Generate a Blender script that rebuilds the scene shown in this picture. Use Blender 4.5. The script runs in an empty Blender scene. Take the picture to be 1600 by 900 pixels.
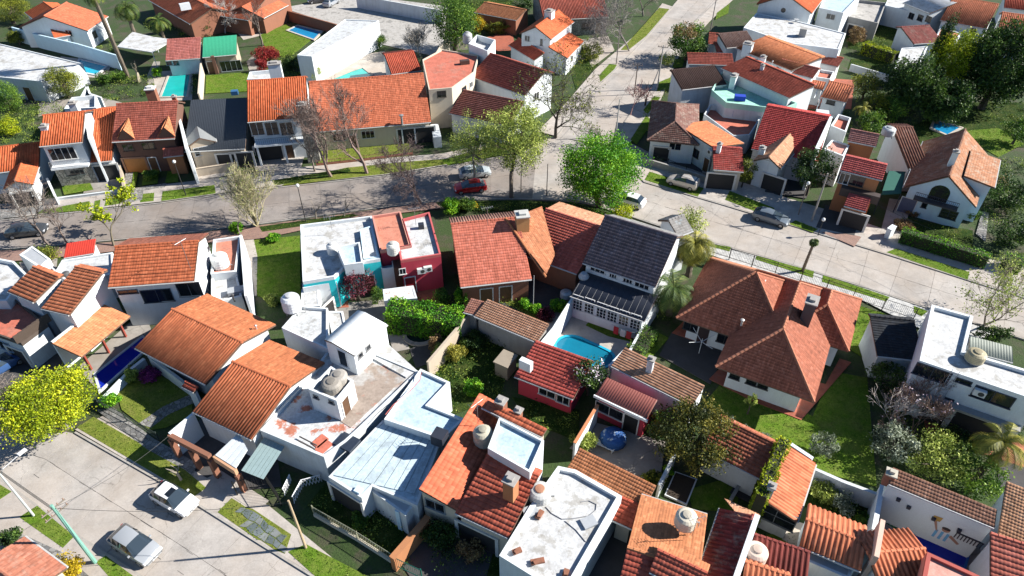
import bpy, math, random
import numpy as np
from mathutils import Vector
random.seed(7); RNG = np.random.default_rng(7)
SC = bpy.context.scene
COL = SC.collection
# ---------------------------------------------------------------- camera, sky, sun, exposure
CAM_H, FOC, DEP = 46.0, 1067.0, math.radians(40.0)
cam_d = bpy.data.cameras.new('camera'); cam = bpy.data.objects.new('camera', cam_d); COL.objects.link(cam)
cam.location = (0, 0, CAM_H); cam.rotation_euler = (math.radians(90) - DEP, 0, 0)
cam_d.sensor_width = 36.0; cam_d.lens = 36.0 * FOC / 1600.0; cam_d.clip_end = 2000.0
SC.camera = cam
SUN_EL, SUN_AZ = math.radians(33.5), math.radians(6.0)      # azimuth: angle of the sun's direction from +x towards +y
sv = Vector((math.cos(SUN_EL) * math.cos(SUN_AZ), math.cos(SUN_EL) * math.sin(SUN_AZ), math.sin(SUN_EL)))
world = bpy.data.worlds.new('World'); SC.world = world; world.use_nodes = True
wn = world.node_tree
sky = wn.nodes.new('ShaderNodeTexSky'); sky.sky_type = 'NISHITA'; sky.sun_disc = False
sky.sun_elevation = SUN_EL; sky.sun_rotation = math.radians(90) - SUN_AZ
sky.air_density = 1.0; sky.dust_density = 0.0; sky.ozone_density = 5.0
wn.links.new(sky.outputs[0], wn.nodes['Background'].inputs[0]); wn.nodes['Background'].inputs[1].default_value = 0.06
sun_d = bpy.data.lights.new('sun', 'SUN'); sun_d.energy = 5.0; sun_d.angle = math.radians(0.5); sun_d.color = (1.0, 0.955, 0.88)
sun = bpy.data.objects.new('sun', sun_d); COL.objects.link(sun); sun.rotation_euler = sv.to_track_quat('Z', 'Y').to_euler()
sun.location = sv * 200
SC.view_settings.view_transform = 'Standard'; SC.view_settings.look = 'None'
SC.view_settings.exposure = 1.0; SC.view_settings.gamma = 1.0; SC.view_settings.use_curve_mapping = False
SC.cycles.max_bounces = 4; SC.cycles.diffuse_bounces = 1; SC.cycles.glossy_bounces = 2; SC.cycles.transmission_bounces = 2
SC.cycles.transparent_max_bounces = 4

# ---------------------------------------------------------------- survey: a sighting line met with a level, in metres
SD, CD = math.sin(DEP), math.cos(DEP)
def ray(px, py):
    y = py - 450.0
    return np.array([px - 800.0, FOC * CD - y * SD, -(y * CD + FOC * SD)])
def P(px, py, h=0.0):
    r = ray(px, py); k = (CAM_H - h) / -r[2]
    return np.array([r[0] * k, r[1] * k, h])
def hit(px, py, o, n):
    r = ray(px, py); c = np.array([0, 0, CAM_H]); k = np.dot(np.asarray(o) - c, n) / np.dot(r, n)
    return c + r * k

# ---------------------------------------------------------------- materials
MATS = {}
def newmat(key):
    m = bpy.data.materials.new(key); m.use_nodes = True
    nt = m.node_tree; b = nt.nodes['Principled BSDF']
    return m, nt, b
def N(nt, t, **kw):
    n = nt.nodes.new(t)
    for k, v in kw.items():
        if isinstance(k, str) and hasattr(n, k): setattr(n, k, v)
    return n
def noise(nt, vec, scale, detail=4, rough=0.6):
    n = nt.nodes.new('ShaderNodeTexNoise'); n.inputs['Scale'].default_value = scale
    n.inputs['Detail'].default_value = detail; n.inputs['Roughness'].default_value = rough
    if vec is not None: nt.links.new(vec, n.inputs['Vector'])
    return n.outputs['Fac']
def ramp(nt, fac, pts):
    r = nt.nodes.new('ShaderNodeValToRGB'); e = r.color_ramp.elements
    while len(e) < len(pts): e.new(0.5)
    for i, (p, c) in enumerate(pts):
        e[i].position = p; e[i].color = (*c, 1) if len(c) == 3 else c
    nt.links.new(fac, r.inputs[0]); return r.outputs[0]
def mix(nt, fac, a, b, mode='MIX'):
    m = nt.nodes.new('ShaderNodeMix'); m.data_type = 'RGBA'; m.blend_type = mode
    for s, v in ((0, fac), (6, a), (7, b)):
        if isinstance(v, (int, float)): m.inputs[s].default_value = v
        elif isinstance(v, tuple): m.inputs[s].default_value = (*v[:3], 1)
        else: nt.links.new(v, m.inputs[s])
    return m.outputs[2]
def mth(nt, op, a, b=0.0):
    m = nt.nodes.new('ShaderNodeMath'); m.operation = op
    for s, v in ((0, a), (1, b)):
        if isinstance(v, (int, float)): m.inputs[s].default_value = v
        else: nt.links.new(v, m.inputs[s])
    return m.outputs[0]
def worldpos(nt):
    return nt.nodes.new('ShaderNodeNewGeometry').outputs['Position']
def bump(nt, b, h, dist, strength=0.6):
    n = nt.nodes.new('ShaderNodeBump'); n.inputs['Distance'].default_value = dist; n.inputs['Strength'].default_value = strength
    nt.links.new(h, n.inputs['Height']); nt.links.new(n.outputs[0], b.inputs['Normal'])
def cmul(c, k): return tuple(min(1.0, x * k) for x in c)
def tile(c, stain=0.45, dark=(0.045, 0.03, 0.026), moss=0.0):
    """fired clay or concrete tile: every tile its own tone, weather stains in drifts"""
    key = 'tile_%s_%s_%s' % (c, stain, moss)
    if key in MATS: return MATS[key]
    m, nt, b = newmat(key)
    uv = nt.nodes.new('ShaderNodeUVMap'); uv.uv_map = 'UVMap'
    fl = nt.nodes.new('ShaderNodeVectorMath'); fl.operation = 'FLOOR'; nt.links.new(uv.outputs[0], fl.inputs[0])
    oi = nt.nodes.new('ShaderNodeObjectInfo')
    ad = nt.nodes.new('ShaderNodeVectorMath'); ad.operation = 'ADD'; nt.links.new(fl.outputs[0], ad.inputs[0]); nt.links.new(oi.outputs['Random'], ad.inputs[1])
    wn_ = nt.nodes.new('ShaderNodeTexWhiteNoise'); wn_.noise_dimensions = '3D'; nt.links.new(ad.outputs[0], wn_.inputs[0])
    col = ramp(nt, wn_.outputs[0], [(0.0, cmul(c, 0.78)), (0.3, cmul(c, 0.95)), (0.8, cmul(c, 1.05)), (1.0, cmul((c[0] * 1.06, c[1] * 1.2, c[2] * 1.3), 1.08))])
    pos = worldpos(nt)
    n1 = noise(nt, pos, 0.55, 6, 0.7); n2 = noise(nt, pos, 3.2, 4, 0.7)
    st = ramp(nt, mth(nt, 'ADD', mth(nt, 'MULTIPLY', n1, 0.65), mth(nt, 'MULTIPLY', n2, 0.35)), [(0.42, (0, 0, 0)), (0.72, (1, 1, 1))])
    col = mix(nt, mth(nt, 'MULTIPLY', st, stain), col, dark)
    mp = nt.nodes.new('ShaderNodeMapping'); mp.inputs['Scale'].default_value = (0.9, 0.07, 1); nt.links.new(uv.outputs[0], mp.inputs[0])
    av = nt.nodes.new('ShaderNodeVectorMath'); av.operation = 'ADD'; nt.links.new(mp.outputs[0], av.inputs[0]); nt.links.new(oi.outputs['Location'], av.inputs[1])
    sk = ramp(nt, noise(nt, av.outputs[0], 1.0, 5, 0.65), [(0.36, (0.62, 0.60, 0.58)), (0.6, (1, 1, 1))])
    col = mix(nt, 0.75, col, sk, 'MULTIPLY')
    if moss > 0:
        n3 = ramp(nt, noise(nt, pos, 1.3, 7, 0.75), [(0.5, (0, 0, 0)), (0.66, (1, 1, 1))])
        col = mix(nt, mth(nt, 'MULTIPLY', n3, moss), col, (0.36, 0.33, 0.27))
    n4 = ramp(nt, noise(nt, pos, 7.0, 3, 0.6), [(0.62, (0, 0, 0)), (0.8, (1, 1, 1))])
    col = mix(nt, mth(nt, 'MULTIPLY', n4, 0.12), col, (0.5, 0.42, 0.34))
    nt.links.new(col, b.inputs['Base Color']); b.inputs['Roughness'].default_value = 0.85
    b.inputs['Specular IOR Level'].default_value = 0.25
    MATS[key] = m; return m
def plaster(c, dirt=0.35, scale=0.6, rough=0.9, streak=True):
    """painted render: blotches, run marks down the face, fine grain"""
    key = 'plaster_%s_%s_%s_%s' % (c, dirt, scale, streak)
    if key in MATS: return MATS[key]
    m, nt, b = newmat(key)
    pos = worldpos(nt)
    mp = nt.nodes.new('ShaderNodeMapping'); nt.links.new(pos, mp.inputs[0]); mp.inputs['Scale'].default_value = (2.2, 2.2, 0.25) if streak else (1, 1, 1)
    n1 = noise(nt, mp.outputs[0], 1.1, 6, 0.7); n2 = noise(nt, pos, scale, 5, 0.65)
    f = ramp(nt, mth(nt, 'ADD', mth(nt, 'MULTIPLY', n1, 0.5), mth(nt, 'MULTIPLY', n2, 0.5)), [(0.44, (0, 0, 0)), (0.7, (1, 1, 1))])
    col = mix(nt, mth(nt, 'MULTIPLY', f, dirt), c, cmul((c[0] * 0.55 + .03, c[1] * 0.52 + .03, c[2] * 0.48 + .03), 1))
    n3 = noise(nt, pos, 14.0, 3, 0.6)
    col = mix(nt, 0.12, col, ramp(nt, n3, [(0.3, (0.15, 0.15, 0.15)), (0.7, (1, 1, 1))]), 'MULTIPLY')
    nt.links.new(col, b.inputs['Base Color']); b.inputs['Roughness'].default_value = rough; b.inputs['Specular IOR Level'].default_value = 0.3
    bump(nt, b, n3, 0.01, 0.4)
    MATS[key] = m; return m
def patchy(c, c2, amount=0.5, scale=0.7, c3=None):
    """worn roof coating: a second coat or bare screed shows through in patches"""
    key = 'patchy_%s_%s_%s_%s' % (c, c2, amount, scale)
    if key in MATS: return MATS[key]
    m, nt, b = newmat(key); pos = worldpos(nt)
    n1 = noise(nt, pos, scale, 8, 0.68); n2 = noise(nt, pos, scale * 0.35, 4, 0.6)
    t = 0.72 - 0.3 * amount
    f = ramp(nt, n1, [(t - 0.03, (0, 0, 0)), (t + 0.03, (1, 1, 1))])
    col = mix(nt, f, c, c2)
    if c3: col = mix(nt, ramp(nt, n2, [(0.52, (0, 0, 0)), (0.6, (1, 1, 1))]), col, c3)
    g = ramp(nt, noise(nt, pos, 4.0, 6, 0.75), [(0.3, (0.42, 0.40, 0.37)), (0.6, (1, 1, 1))])
    col = mix(nt, 0.5, col, g, 'MULTIPLY')
    ln = ramp(nt, noise(nt, pos, 1.1, 7, 0.72), [(0.40, (0.55, 0.52, 0.48)), (0.52, (1, 1, 1))]); col = mix(nt, 0.4, col, ln, 'MULTIPLY')
    nt.links.new(col, b.inputs['Base Color']); b.inputs['Roughness'].default_value = 0.85
    bump(nt, b, n1, 0.02, 0.4)
    MATS[key] = m; return m
def plain(c, rough=0.6, metal=0.0, key=None, var=0.25, sc=3.0):
    key = key or 'plain_%s_%s_%s' % (c, rough, metal)
    if key in MATS: return MATS[key]
    m, nt, b = newmat(key); pos = worldpos(nt)
    col = mix(nt, var, c, ramp(nt, noise(nt, pos, sc, 5, 0.7), [(0.3, (0.4, 0.4, 0.4)), (0.7, (1, 1, 1))]), 'MULTIPLY')
    nt.links.new(col, b.inputs['Base Color']); b.inputs['Roughness'].default_value = rough; b.inputs['Metallic'].default_value = metal
    MATS[key] = m; return m
def glass_mat():
    if 'pane' in MATS: return MATS['pane']
    m, nt, b = newmat('pane'); b.inputs['Base Color'].default_value = (0.012, 0.016, 0.022, 1); b.inputs['Roughness'].default_value = 0.06
    b.inputs['Specular IOR Level'].default_value = 0.7
    MATS['pane'] = m; return m
def water(c, key):
    if key in MATS: return MATS[key]
    m, nt, b = newmat(key); pos = worldpos(nt)
    col = mix(nt, noise(nt, pos, 0.5, 4), c, cmul(c, 0.6))
    nt.links.new(col, b.inputs['Base Color']); b.inputs['Roughness'].default_value = 0.05; b.inputs['IOR'].default_value = 1.33
    bump(nt, b, noise(nt, pos, 3.5, 3), 0.02, 0.25)
    MATS[key] = m; return m
def leafmat(c, key=None, c2=None, trans=0.25):
    key = key or 'leaf_%s' % (c,)
    if key in MATS: return MATS[key]
    m, nt, b = newmat(key)
    at = nt.nodes.new('ShaderNodeAttribute'); at.attribute_name = 'rnd'
    c2 = c2 or (c[0] * 1.7, c[1] * 1.35, c[2] * 0.9)
    col = ramp(nt, at.outputs['Fac'], [(0.0, cmul(c, 0.5)), (0.45, c), (0.8, cmul(c2, 1.0)), (1.0, cmul(c2, 1.35))])
    nt.links.new(col, b.inputs['Base Color']); b.inputs['Roughness'].default_value = 0.6; b.inputs['Specular IOR Level'].default_value = 0.35
    tr = nt.nodes.new('ShaderNodeBsdfTranslucent'); nt.links.new(col, tr.inputs[0])
    ms = nt.nodes.new('ShaderNodeMixShader'); ms.inputs[0].default_value = trans
    nt.links.new(b.outputs[0], ms.inputs[1]); nt.links.new(tr.outputs[0], ms.inputs[2])
    nt.links.new(ms.outputs[0], nt.nodes['Material Output'].inputs[0])
    MATS[key] = m; return m
def bark(c=(0.13, 0.10, 0.08)):
    return plain(c, 0.95, 0, None, 0.6, 6.0)
def grass(c=(0.085, 0.20, 0.02), dry=0.35):
    key = 'grass_%s_%s' % (c, dry)
    if key in MATS: return MATS[key]
    m, nt, b = newmat(key); pos = worldpos(nt)
    n1 = noise(nt, pos, 0.8, 6, 0.7); n2 = noise(nt, pos, 9.0, 4, 0.7)
    col = mix(nt, ramp(nt, n1, [(0.4, (0, 0, 0)), (0.68, (1, 1, 1))]), c, tuple(a * (1 - dry) + d * dry for a, d in zip(c, (0.34, 0.29, 0.10))))
    wr = ramp(nt, noise(nt, pos, 0.45, 8, 0.75), [(0.56, (0, 0, 0)), (0.72, (1, 1, 1))]); col = mix(nt, mth(nt, 'MULTIPLY', wr, 0.6), col, (0.17, 0.13, 0.06))
    dk = ramp(nt, noise(nt, pos, 2.2, 5, 0.7), [(0.35, (0.5, 0.62, 0.5)), (0.6, (1, 1, 1))]); col = mix(nt, 0.7, col, dk, 'MULTIPLY')
    col = mix(nt, 0.75, col, ramp(nt, n2, [(0.3, (0.35, 0.4, 0.3)), (0.65, (1, 1, 1))]), 'MULTIPLY')
    nt.links.new(col, b.inputs['Base Color']); b.inputs['Roughness'].default_value = 0.95; b.inputs['Specular IOR Level'].default_value = 0.1
    bump(nt, b, n2, 0.06, 0.9)
    MATS[key] = m; return m
def concrete(c, key, crack=0.5, scale=0.5):
    if key in MATS: return MATS[key]
    m, nt, b = newmat(key); pos = worldpos(nt)
    oi = nt.nodes.new('ShaderNodeObjectInfo')
    n1 = noise(nt, pos, scale, 7, 0.7); n2 = noise(nt, pos, 8.0, 5, 0.7)
    col = mix(nt, ramp(nt, n1, [(0.35, (0, 0, 0)), (0.7, (1, 1, 1))]), cmul(c, 1.12), cmul(c, 0.7))
    col = mix(nt, 0.35, col, ramp(nt, n2, [(0.3, (0.45, 0.44, 0.42)), (0.65, (1, 1, 1))]), 'MULTIPLY')
    col = mix(nt, 0.22, col, ramp(nt, oi.outputs['Random'], [(0, (0.5, 0.5, 0.52)), (1, (1, 1, 1))]), 'MULTIPLY')
    wm = ramp(nt, noise(nt, pos, 0.16, 5, 0.6), [(0.4, (0, 0, 0)), (0.62, (1, 1, 1))]); col = mix(nt, mth(nt, 'MULTIPLY', wm, 0.45), col, (c[0] * 0.86, c[1] * 0.76, c[2] * 0.66))
    ol = ramp(nt, noise(nt, pos, 1.7, 6, 0.7), [(0.62, (0, 0, 0)), (0.74, (1, 1, 1))]); col = mix(nt, mth(nt, 'MULTIPLY', ol, 0.35), col, cmul(c, 0.4))
    vo = nt.nodes.new('ShaderNodeTexVoronoi'); vo.feature = 'DISTANCE_TO_EDGE'; vo.inputs['Scale'].default_value = 0.33
    wv = nt.nodes.new('ShaderNodeVectorMath'); wv.operation = 'ADD'; nt.links.new(pos, wv.inputs[0])
    nn = nt.nodes.new('ShaderNodeTexNoise'); nn.inputs['Scale'].default_value = 1.2; nn.inputs['Detail'].default_value = 4; nt.links.new(pos, nn.inputs['Vector']); nt.links.new(nn.outputs['Color'], wv.inputs[1])
    nt.links.new(wv.outputs[0], vo.inputs['Vector'])
    cr = ramp(nt, vo.outputs['Distance'], [(0.004, (1, 1, 1)), (0.016, (0, 0, 0))])
    gate = ramp(nt, noise(nt, pos, 0.21, 2), [(0.5, (0, 0, 0)), (0.58, (1, 1, 1))])
    col = mix(nt, mth(nt, 'MULTIPLY', mth(nt, 'MULTIPLY', cr, gate), crack), col, (0.05, 0.045, 0.04))
    nt.links.new(col, b.inputs['Base Color']); b.inputs['Roughness'].default_value = 0.9; b.inputs['Specular IOR Level'].default_value = 0.25
    bump(nt, b, n2, 0.015, 0.4)
    MATS[key] = m; return m
def paved(c, c2, key, sx=2.5, brick=False, ang=0.0, mortar=(0.12, 0.11, 0.1)):
    """small setts or patterned tiles, below the size that can be told apart one by one"""
    if key in MATS: return MATS[key]
    m, nt, b = newmat(key); pos = worldpos(nt)
    mp = nt.nodes.new('ShaderNodeMapping'); mp.inputs['Rotation'].default_value = (0, 0, -ang); nt.links.new(pos, mp.inputs[0])
    if brick:
        br = nt.nodes.new('ShaderNodeTexBrick'); br.inputs['Scale'].default_value = sx; br.inputs['Mortar Size'].default_value = 0.03
        nt.links.new(mp.outputs[0], br.inputs['Vector']); br.inputs['Color1'].default_value = (*c, 1); br.inputs['Color2'].default_value = (*c2, 1); br.inputs['Mortar'].default_value = (*mortar, 1)
        col = br.outputs['Color']
    else:
        vo = nt.nodes.new('ShaderNodeTexVoronoi'); vo.inputs['Scale'].default_value = sx; nt.links.new(mp.outputs[0], vo.inputs['Vector'])
        ve = nt.nodes.new('ShaderNodeTexVoronoi'); ve.feature = 'DISTANCE_TO_EDGE'; ve.inputs['Scale'].default_value = sx; nt.links.new(mp.outputs[0], ve.inputs['Vector'])
        sep = nt.nodes.new('ShaderNodeSeparateColor'); nt.links.new(vo.outputs['Color'], sep.inputs[0])
        col = mix(nt, sep.outputs[0], c, c2)
        col = mix(nt, ramp(nt, ve.outputs['Distance'], [(0.03, (1, 1, 1)), (0.08, (0, 0, 0))]), col, mortar)
    col = mix(nt, 0.5, col, ramp(nt, noise(nt, pos, 1.2, 6, 0.7), [(0.3, (0.45, 0.44, 0.42)), (0.65, (1, 1, 1))]), 'MULTIPLY')
    nt.links.new(col, b.inputs['Base Color']); b.inputs['Roughness'].default_value = 0.85
    MATS[key] = m; return m

# ---------------------------------------------------------------- mesh helpers
ORIGIN = {}
class MB:
    def __init__(s): s.v = []; s.f = []
    def add(s, vs, fs):
        o = len(s.v); s.v.extend([tuple(map(float, p)) for p in vs]); s.f.extend([tuple(i + o for i in q) for q in fs]); return s
    def prism(s, poly, z0, z1):
        pts = [(float(p[0]), float(p[1])) for p in poly]
        a = sum(pts[i][0] * pts[(i + 1) % len(pts)][1] - pts[(i + 1) % len(pts)][0] * pts[i][1] for i in range(len(pts)))
        if a < 0: pts.reverse()
        n = len(pts)
        vs = [(x, y, z0) for x, y in pts] + [(x, y, z1) for x, y in pts]
        return s.add(vs, [tuple(range(n - 1, -1, -1)), tuple(range(n, 2 * n))] + [(i, (i + 1) % n, n + (i + 1) % n, n + i) for i in range(n)])
    def obox(s, c, d, w, l, z0, z1):
        """box centred on c (x, y): w along unit vector d, l across"""
        d = np.array(d[:2], float); d = d / np.linalg.norm(d); n = np.array([-d[1], d[0]]); c = np.array(c[:2], float)
        return s.prism([c - d * w / 2 - n * l / 2, c + d * w / 2 - n * l / 2, c + d * w / 2 + n * l / 2, c - d * w / 2 + n * l / 2], z0, z1)
    def slab(s, pts, th):
        """polygon in space thickened downwards"""
        n = len(pts); top = [np.array(p, float) for p in pts]
        nn = newell(top)
        if nn[2] < 0: top.reverse()
        bot = [p - np.array([0, 0, th]) for p in top]
        return s.add(top + bot, [tuple(range(n)), tuple(range(2 * n - 1, n - 1, -1))] + [(n + i, n + (i + 1) % n, (i + 1) % n, i) for i in range(n)])
    def tube(s, pts, rad, n=6, cap=True):
        pts = [np.array(p, float) for p in pts]; k = len(pts)
        if not hasattr(rad, '__len__'): rad = [rad] * k
        vs = []
        for i in range(k):
            t = pts[min(i + 1, k - 1)] - pts[max(i - 1, 0)]; t = t / (np.linalg.norm(t) + 1e-9)
            a = np.cross(t, [0, 0, 1.0]) if abs(t[2]) < 0.95 else np.cross(t, [1.0, 0, 0]); a /= np.linalg.norm(a); b_ = np.cross(a, t)
            for j in range(n):
                q = 2 * math.pi * j / n
                vs.append(pts[i] + rad[i] * (math.cos(q) * a + math.sin(q) * b_))
        fs = [(i * n + j, i * n + (j + 1) % n, (i + 1) * n + (j + 1) % n, (i + 1) * n + j) for i in range(k - 1) for j in range(n)]
        fs = [f[::-1] for f in fs]
        if cap: fs += [tuple(range(n)), tuple(range(k * n - 1, (k - 1) * n - 1, -1))]
        return s.add(vs, fs)
    def lathe(s, c, prof, n=16):
        vs = []; fs = []
        for r, z in prof:
            for j in range(n):
                q = 2 * math.pi * j / n; vs.append((c[0] + r * math.cos(q), c[1] + r * math.sin(q), c[2] + z))
        k = len(prof)
        for i in range(k - 1):
            for j in range(n): fs.append((i * n + j, i * n + (j + 1) % n, (i + 1) * n + (j + 1) % n, (i + 1) * n + j))
        fs += [tuple(range(n - 1, -1, -1)), tuple(range((k - 1) * n, k * n))]
        return s.add(vs, fs)
def newell(p):
    n = np.zeros(3)
    for i in range(len(p)):
        a, b = p[i], p[(i + 1) % len(p)]
        n += np.array([(a[1] - b[1]) * (a[2] + b[2]), (a[2] - b[2]) * (a[0] + b[0]), (a[0] - b[0]) * (a[1] + b[1])])
    return n / (np.linalg.norm(n) + 1e-12)
def origin_of(p):
    while p is not None:
        if p.name in ORIGIN: return ORIGIN[p.name]
        p = p.parent
    return np.zeros(3)
def obj(name, mb, mat, parent=None, smooth=False, kind=None, at=None):
    if isinstance(mb, MB): V, F = np.array(mb.v, float).reshape(-1, 3), mb.f
    else: V, F = mb
    me = bpy.data.meshes.new(name)
    if parent is not None: o_ = origin_of(parent)
    else:
        lo, hi = V.min(0), V.max(0); o_ = np.array([(lo[0] + hi[0]) / 2, (lo[1] + hi[1]) / 2, lo[2]]) if at is None else np.array(at, float)
    V = V - o_
    if isinstance(F, np.ndarray):
        me.vertices.add(len(V)); me.vertices.foreach_set('co', V.astype(np.float32).ravel())
        k = F.shape[1]; me.loops.add(F.size); me.loops.foreach_set('vertex_index', F.astype(np.int32).ravel())
        me.polygons.add(len(F)); me.polygons.foreach_set('loop_start', np.arange(0, F.size, k, dtype=np.int32))
        me.update(calc_edges=True)
    else:
        me.from_pydata([tuple(p) for p in V], [], F); me.update()
    if smooth: me.polygons.foreach_set('use_smooth', np.ones(len(me.polygons), bool))
    if mat is not None: me.materials.append(mat)
    o = bpy.data.objects.new(name, me); COL.objects.link(o)
    if parent is not None: o.parent = parent
    else: o.location = o_; ORIGIN[o.name] = o_
    if kind: o['kind'] = kind
    return o
def tag(o, label, cat, group=None):
    o['label'] = label; o['category'] = cat
    if group: o['group'] = group
    return o
def thing(name, label, cat, at, group=None):
    o = bpy.data.objects.new(name, None); COL.objects.link(o); o.empty_display_size = 0.5
    at = np.array([at[0], at[1], at[2] if len(at) > 2 else 0.0], float); o.location = at; ORIGIN[o.name] = at
    return tag(o, label, cat, group)
def copy_thing(src, loc, rz=0.0, label=None, sc=1.0):
    r = src.copy(); COL.objects.link(r); r.location = loc; r.rotation_euler = (0, 0, rz); r.scale = (sc, sc, sc); ORIGIN[r.name] = np.array(loc, float)
    if label: r['label'] = label
    for c in src.children:
        k = c.copy(); COL.objects.link(k); k.parent = r
        for g in c.children:
            q = g.copy(); COL.objects.link(q); q.parent = k
    return r
def inset(poly, d):
    pts = [np.array(p[:2], float) for p in poly]
    a = sum(pts[i][0] * pts[(i + 1) % len(pts)][1] - pts[(i + 1) % len(pts)][0] * pts[i][1] for i in range(len(pts)))
    sg = 1.0 if a > 0 else -1.0
    n = len(pts); out = []
    for i in range(n):
        e0 = pts[i] - pts[i - 1]; e1 = pts[(i + 1) % n] - pts[i]
        e0 /= np.linalg.norm(e0); e1 /= np.linalg.norm(e1)
        n0 = sg * np.array([-e0[1], e0[0]]); n1 = sg * np.array([-e1[1], e1[0]])
        b = n0 + n1; b /= max(1e-6, np.dot(b, n0)); L = np.linalg.norm(b)
        if L > 2.5: b *= 2.5 / L
        out.append(pts[i] + b * d)
    return out

# ---------------------------------------------------------------- roofs
#             column width, wave height, course height, step, points per column, flat-topped wave
STY = {'barrel': (0.28, 0.13, 99.0, 0.0, 4), 'wide': (0.33, 0.14, 99.0, 0.0, 4), 'french': (0.24, 0.018, 0.34, 0.04, 3), 'bold': (0.24, 0.018, 0.36, 0.065, 3),
       'fine': (0.20, 0.025, 0.27, 0.022, 3), 'shingle': (0.30, 0.006, 0.26, 0.03, 1), 'metal': (0.22, 0.03, 9.0, 0.0, 4), 'sheet': (1.0, 0.0, 99.0, 0.0, 1)}
def tiles(T, pts, style, mat, lift=0.03, name='roof_tiles'):
    cw, amp, rh, step, m = STY[style]
    p = [np.array(q, float) for q in pts]; n = newell(p)
    if n[2] < 0: n = -n; p.reverse()
    up = np.array([0, 0, 1.0]) - n * n[2]
    if np.linalg.norm(up) < 1e-4: up = np.array([0, 1.0, 0])
    up /= np.linalg.norm(up); sd = np.cross(up, n); o = p[0]
    S = np.array([np.dot(q - o, sd) for q in p]); Tt = np.array([np.dot(q - o, up) for q in p]); Hh = [np.dot(q - o, n) for q in p]
    off = float(np.mean(Hh)); t0, t1 = Tt.min(), Tt.max(); s00 = S.min()
    rows = max(1, int(round((t1 - t0) / rh)))
    if rh > 50 and len(p) == 3: rows = 12
    rr = (t1 - t0) / rows
    def span(t):
        xs = []
        for i in range(len(p)):
            a, b_ = Tt[i], Tt[(i + 1) % len(p)]
            if abs(a - b_) < 1e-6:
                if abs(a - t) < 1e-3: xs += [S[i], S[(i + 1) % len(p)]]
                continue
            u = (t - a) / (b_ - a)
            if -1e-6 <= u <= 1 + 1e-6: xs.append(S[i] + u * (S[(i + 1) % len(p)] - S[i]))
        return (min(xs), max(xs)) if xs else (0.0, 0.0)
    VV, FF, UV = [], [], []; base = 0
    for k in range(rows):
        ta, tb = t0 + k * rr, t0 + (k + 1) * rr
        la, ha = span(ta + 1e-4); lb, hb = span(tb - 1e-4)
        lo, hi = min(la, lb), max(ha, hb)
        if hi - lo < 0.02: continue
        j0 = int(math.floor((lo - s00) / cw * m)); j1 = int(math.ceil((hi - s00) / cw * m))
        if amp == 0: j0, j1 = 0, 1
        j = np.arange(j0, j1 + 1); s = s00 + j * cw / m
        if amp == 0: s = np.array([lo, hi])
        ph = (j % m) / max(m, 1)
        if m >= 3: w = amp * np.abs(np.sin(math.pi * (ph + 0.0))) if m == 4 else amp * np.array([0.0, 1.0, 0.8])[j % 3]
        else: w = amp * (j % 2)
        jig = ((np.sin(np.floor(j / max(m, 1)) * 12.9898 + k * 78.233) * 43758.5453) % 1.0) * 0.012 if style != 'sheet' and style != 'metal' else 0.0
        nn = len(s)
        for (t, lo_, hi_, dz, vv) in ((ta, la, ha, step, k + 0.04), (tb, lb, hb, 0.0, k + 0.96 if rows > 1 else (t1 - t0) / 0.42)):
            sc = np.clip(s, lo_, hi_); z = lift + w + dz + jig
            VV.append(o + off * n + np.outer(sc, sd) + t * up + np.outer(z * np.ones(nn), n))
            UV.append(np.stack([(sc - s00) / cw + 0.001, np.full(nn, vv)], 1))
        q = np.arange(nn - 1)
        FF.append(np.stack([base + q, base + q + 1, base + nn + q + 1, base + nn + q], 1))
        # riser: the exposed lower edge of the course
        sc = np.clip(s, la, ha)
        VV.append(o + off * n + np.outer(sc, sd) + ta * up + np.outer((lift - 0.03) * np.ones(nn), n)); UV.append(np.stack([(sc - s00) / cw + 0.001, np.full(nn, k + 0.02)], 1))
        FF.append(np.stack([base + 2 * nn + q, base + 2 * nn + q + 1, base + q + 1, base + q], 1))
        base += 3 * nn
    V = np.concatenate(VV); F = np.concatenate(FF); U = np.concatenate(UV)
    ob = obj(name, (V, F), mat, T, kind='stuff' if style not in ('sheet',) else None)
    uvl = ob.data.uv_layers.new(name='UVMap'); uvl.data.foreach_set('uv', U[F.ravel()].astype(np.float32).ravel())
    return ob
def ridge(T, a, b, mat, r=0.13, name='ridge_cap'):
    a, b = np.array(a, float), np.array(b, float); L = np.linalg.norm(b - a); k = max(2, int(L / 0.4))
    pts, rad = [], []
    for i in range(k):
        pts += [a + (b - a) * (i / k), a + (b - a) * ((i + 0.97) / k)]; rad += [r * 1.15, r * 0.9]
    ob = obj(name, MB().tube(pts, rad, 7), mat, T)
    uvl = ob.data.uv_layers.new(name='UVMap')
    return ob
class Fr:
    """local frame of a roofed block: s along the eave, n from eave to ridge"""
    def __init__(s, o, d, n): s.o, s.d, s.n = np.array(o[:2], float), np.array(d[:2], float), np.array(n[:2], float)
    def at(s, a, b, z): q = s.o + s.d * a + s.n * b; return np.array([q[0], q[1], z])
class Face:
    def __init__(s, a, b, outward):
        s.a = np.array(a, float)[:2]; b = np.array(b, float)[:2]; s.L = np.linalg.norm(b - s.a); s.d = (b - s.a) / s.L
        n = np.array([-s.d[1], s.d[0]]); s.n = n if np.dot(n, np.array(outward)[:2]) > 0 else -n
    def pick(s, px, py):
        q = hit(px, py, [s.a[0], s.a[1], 0], [s.n[0], s.n[1], 0]); return float(np.dot(q[:2] - s.a, s.d)), float(q[2])
    def at(s, t, z, out=0.0): q = s.a + s.d * t + s.n * out; return np.array([q[0], q[1], z])
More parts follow.
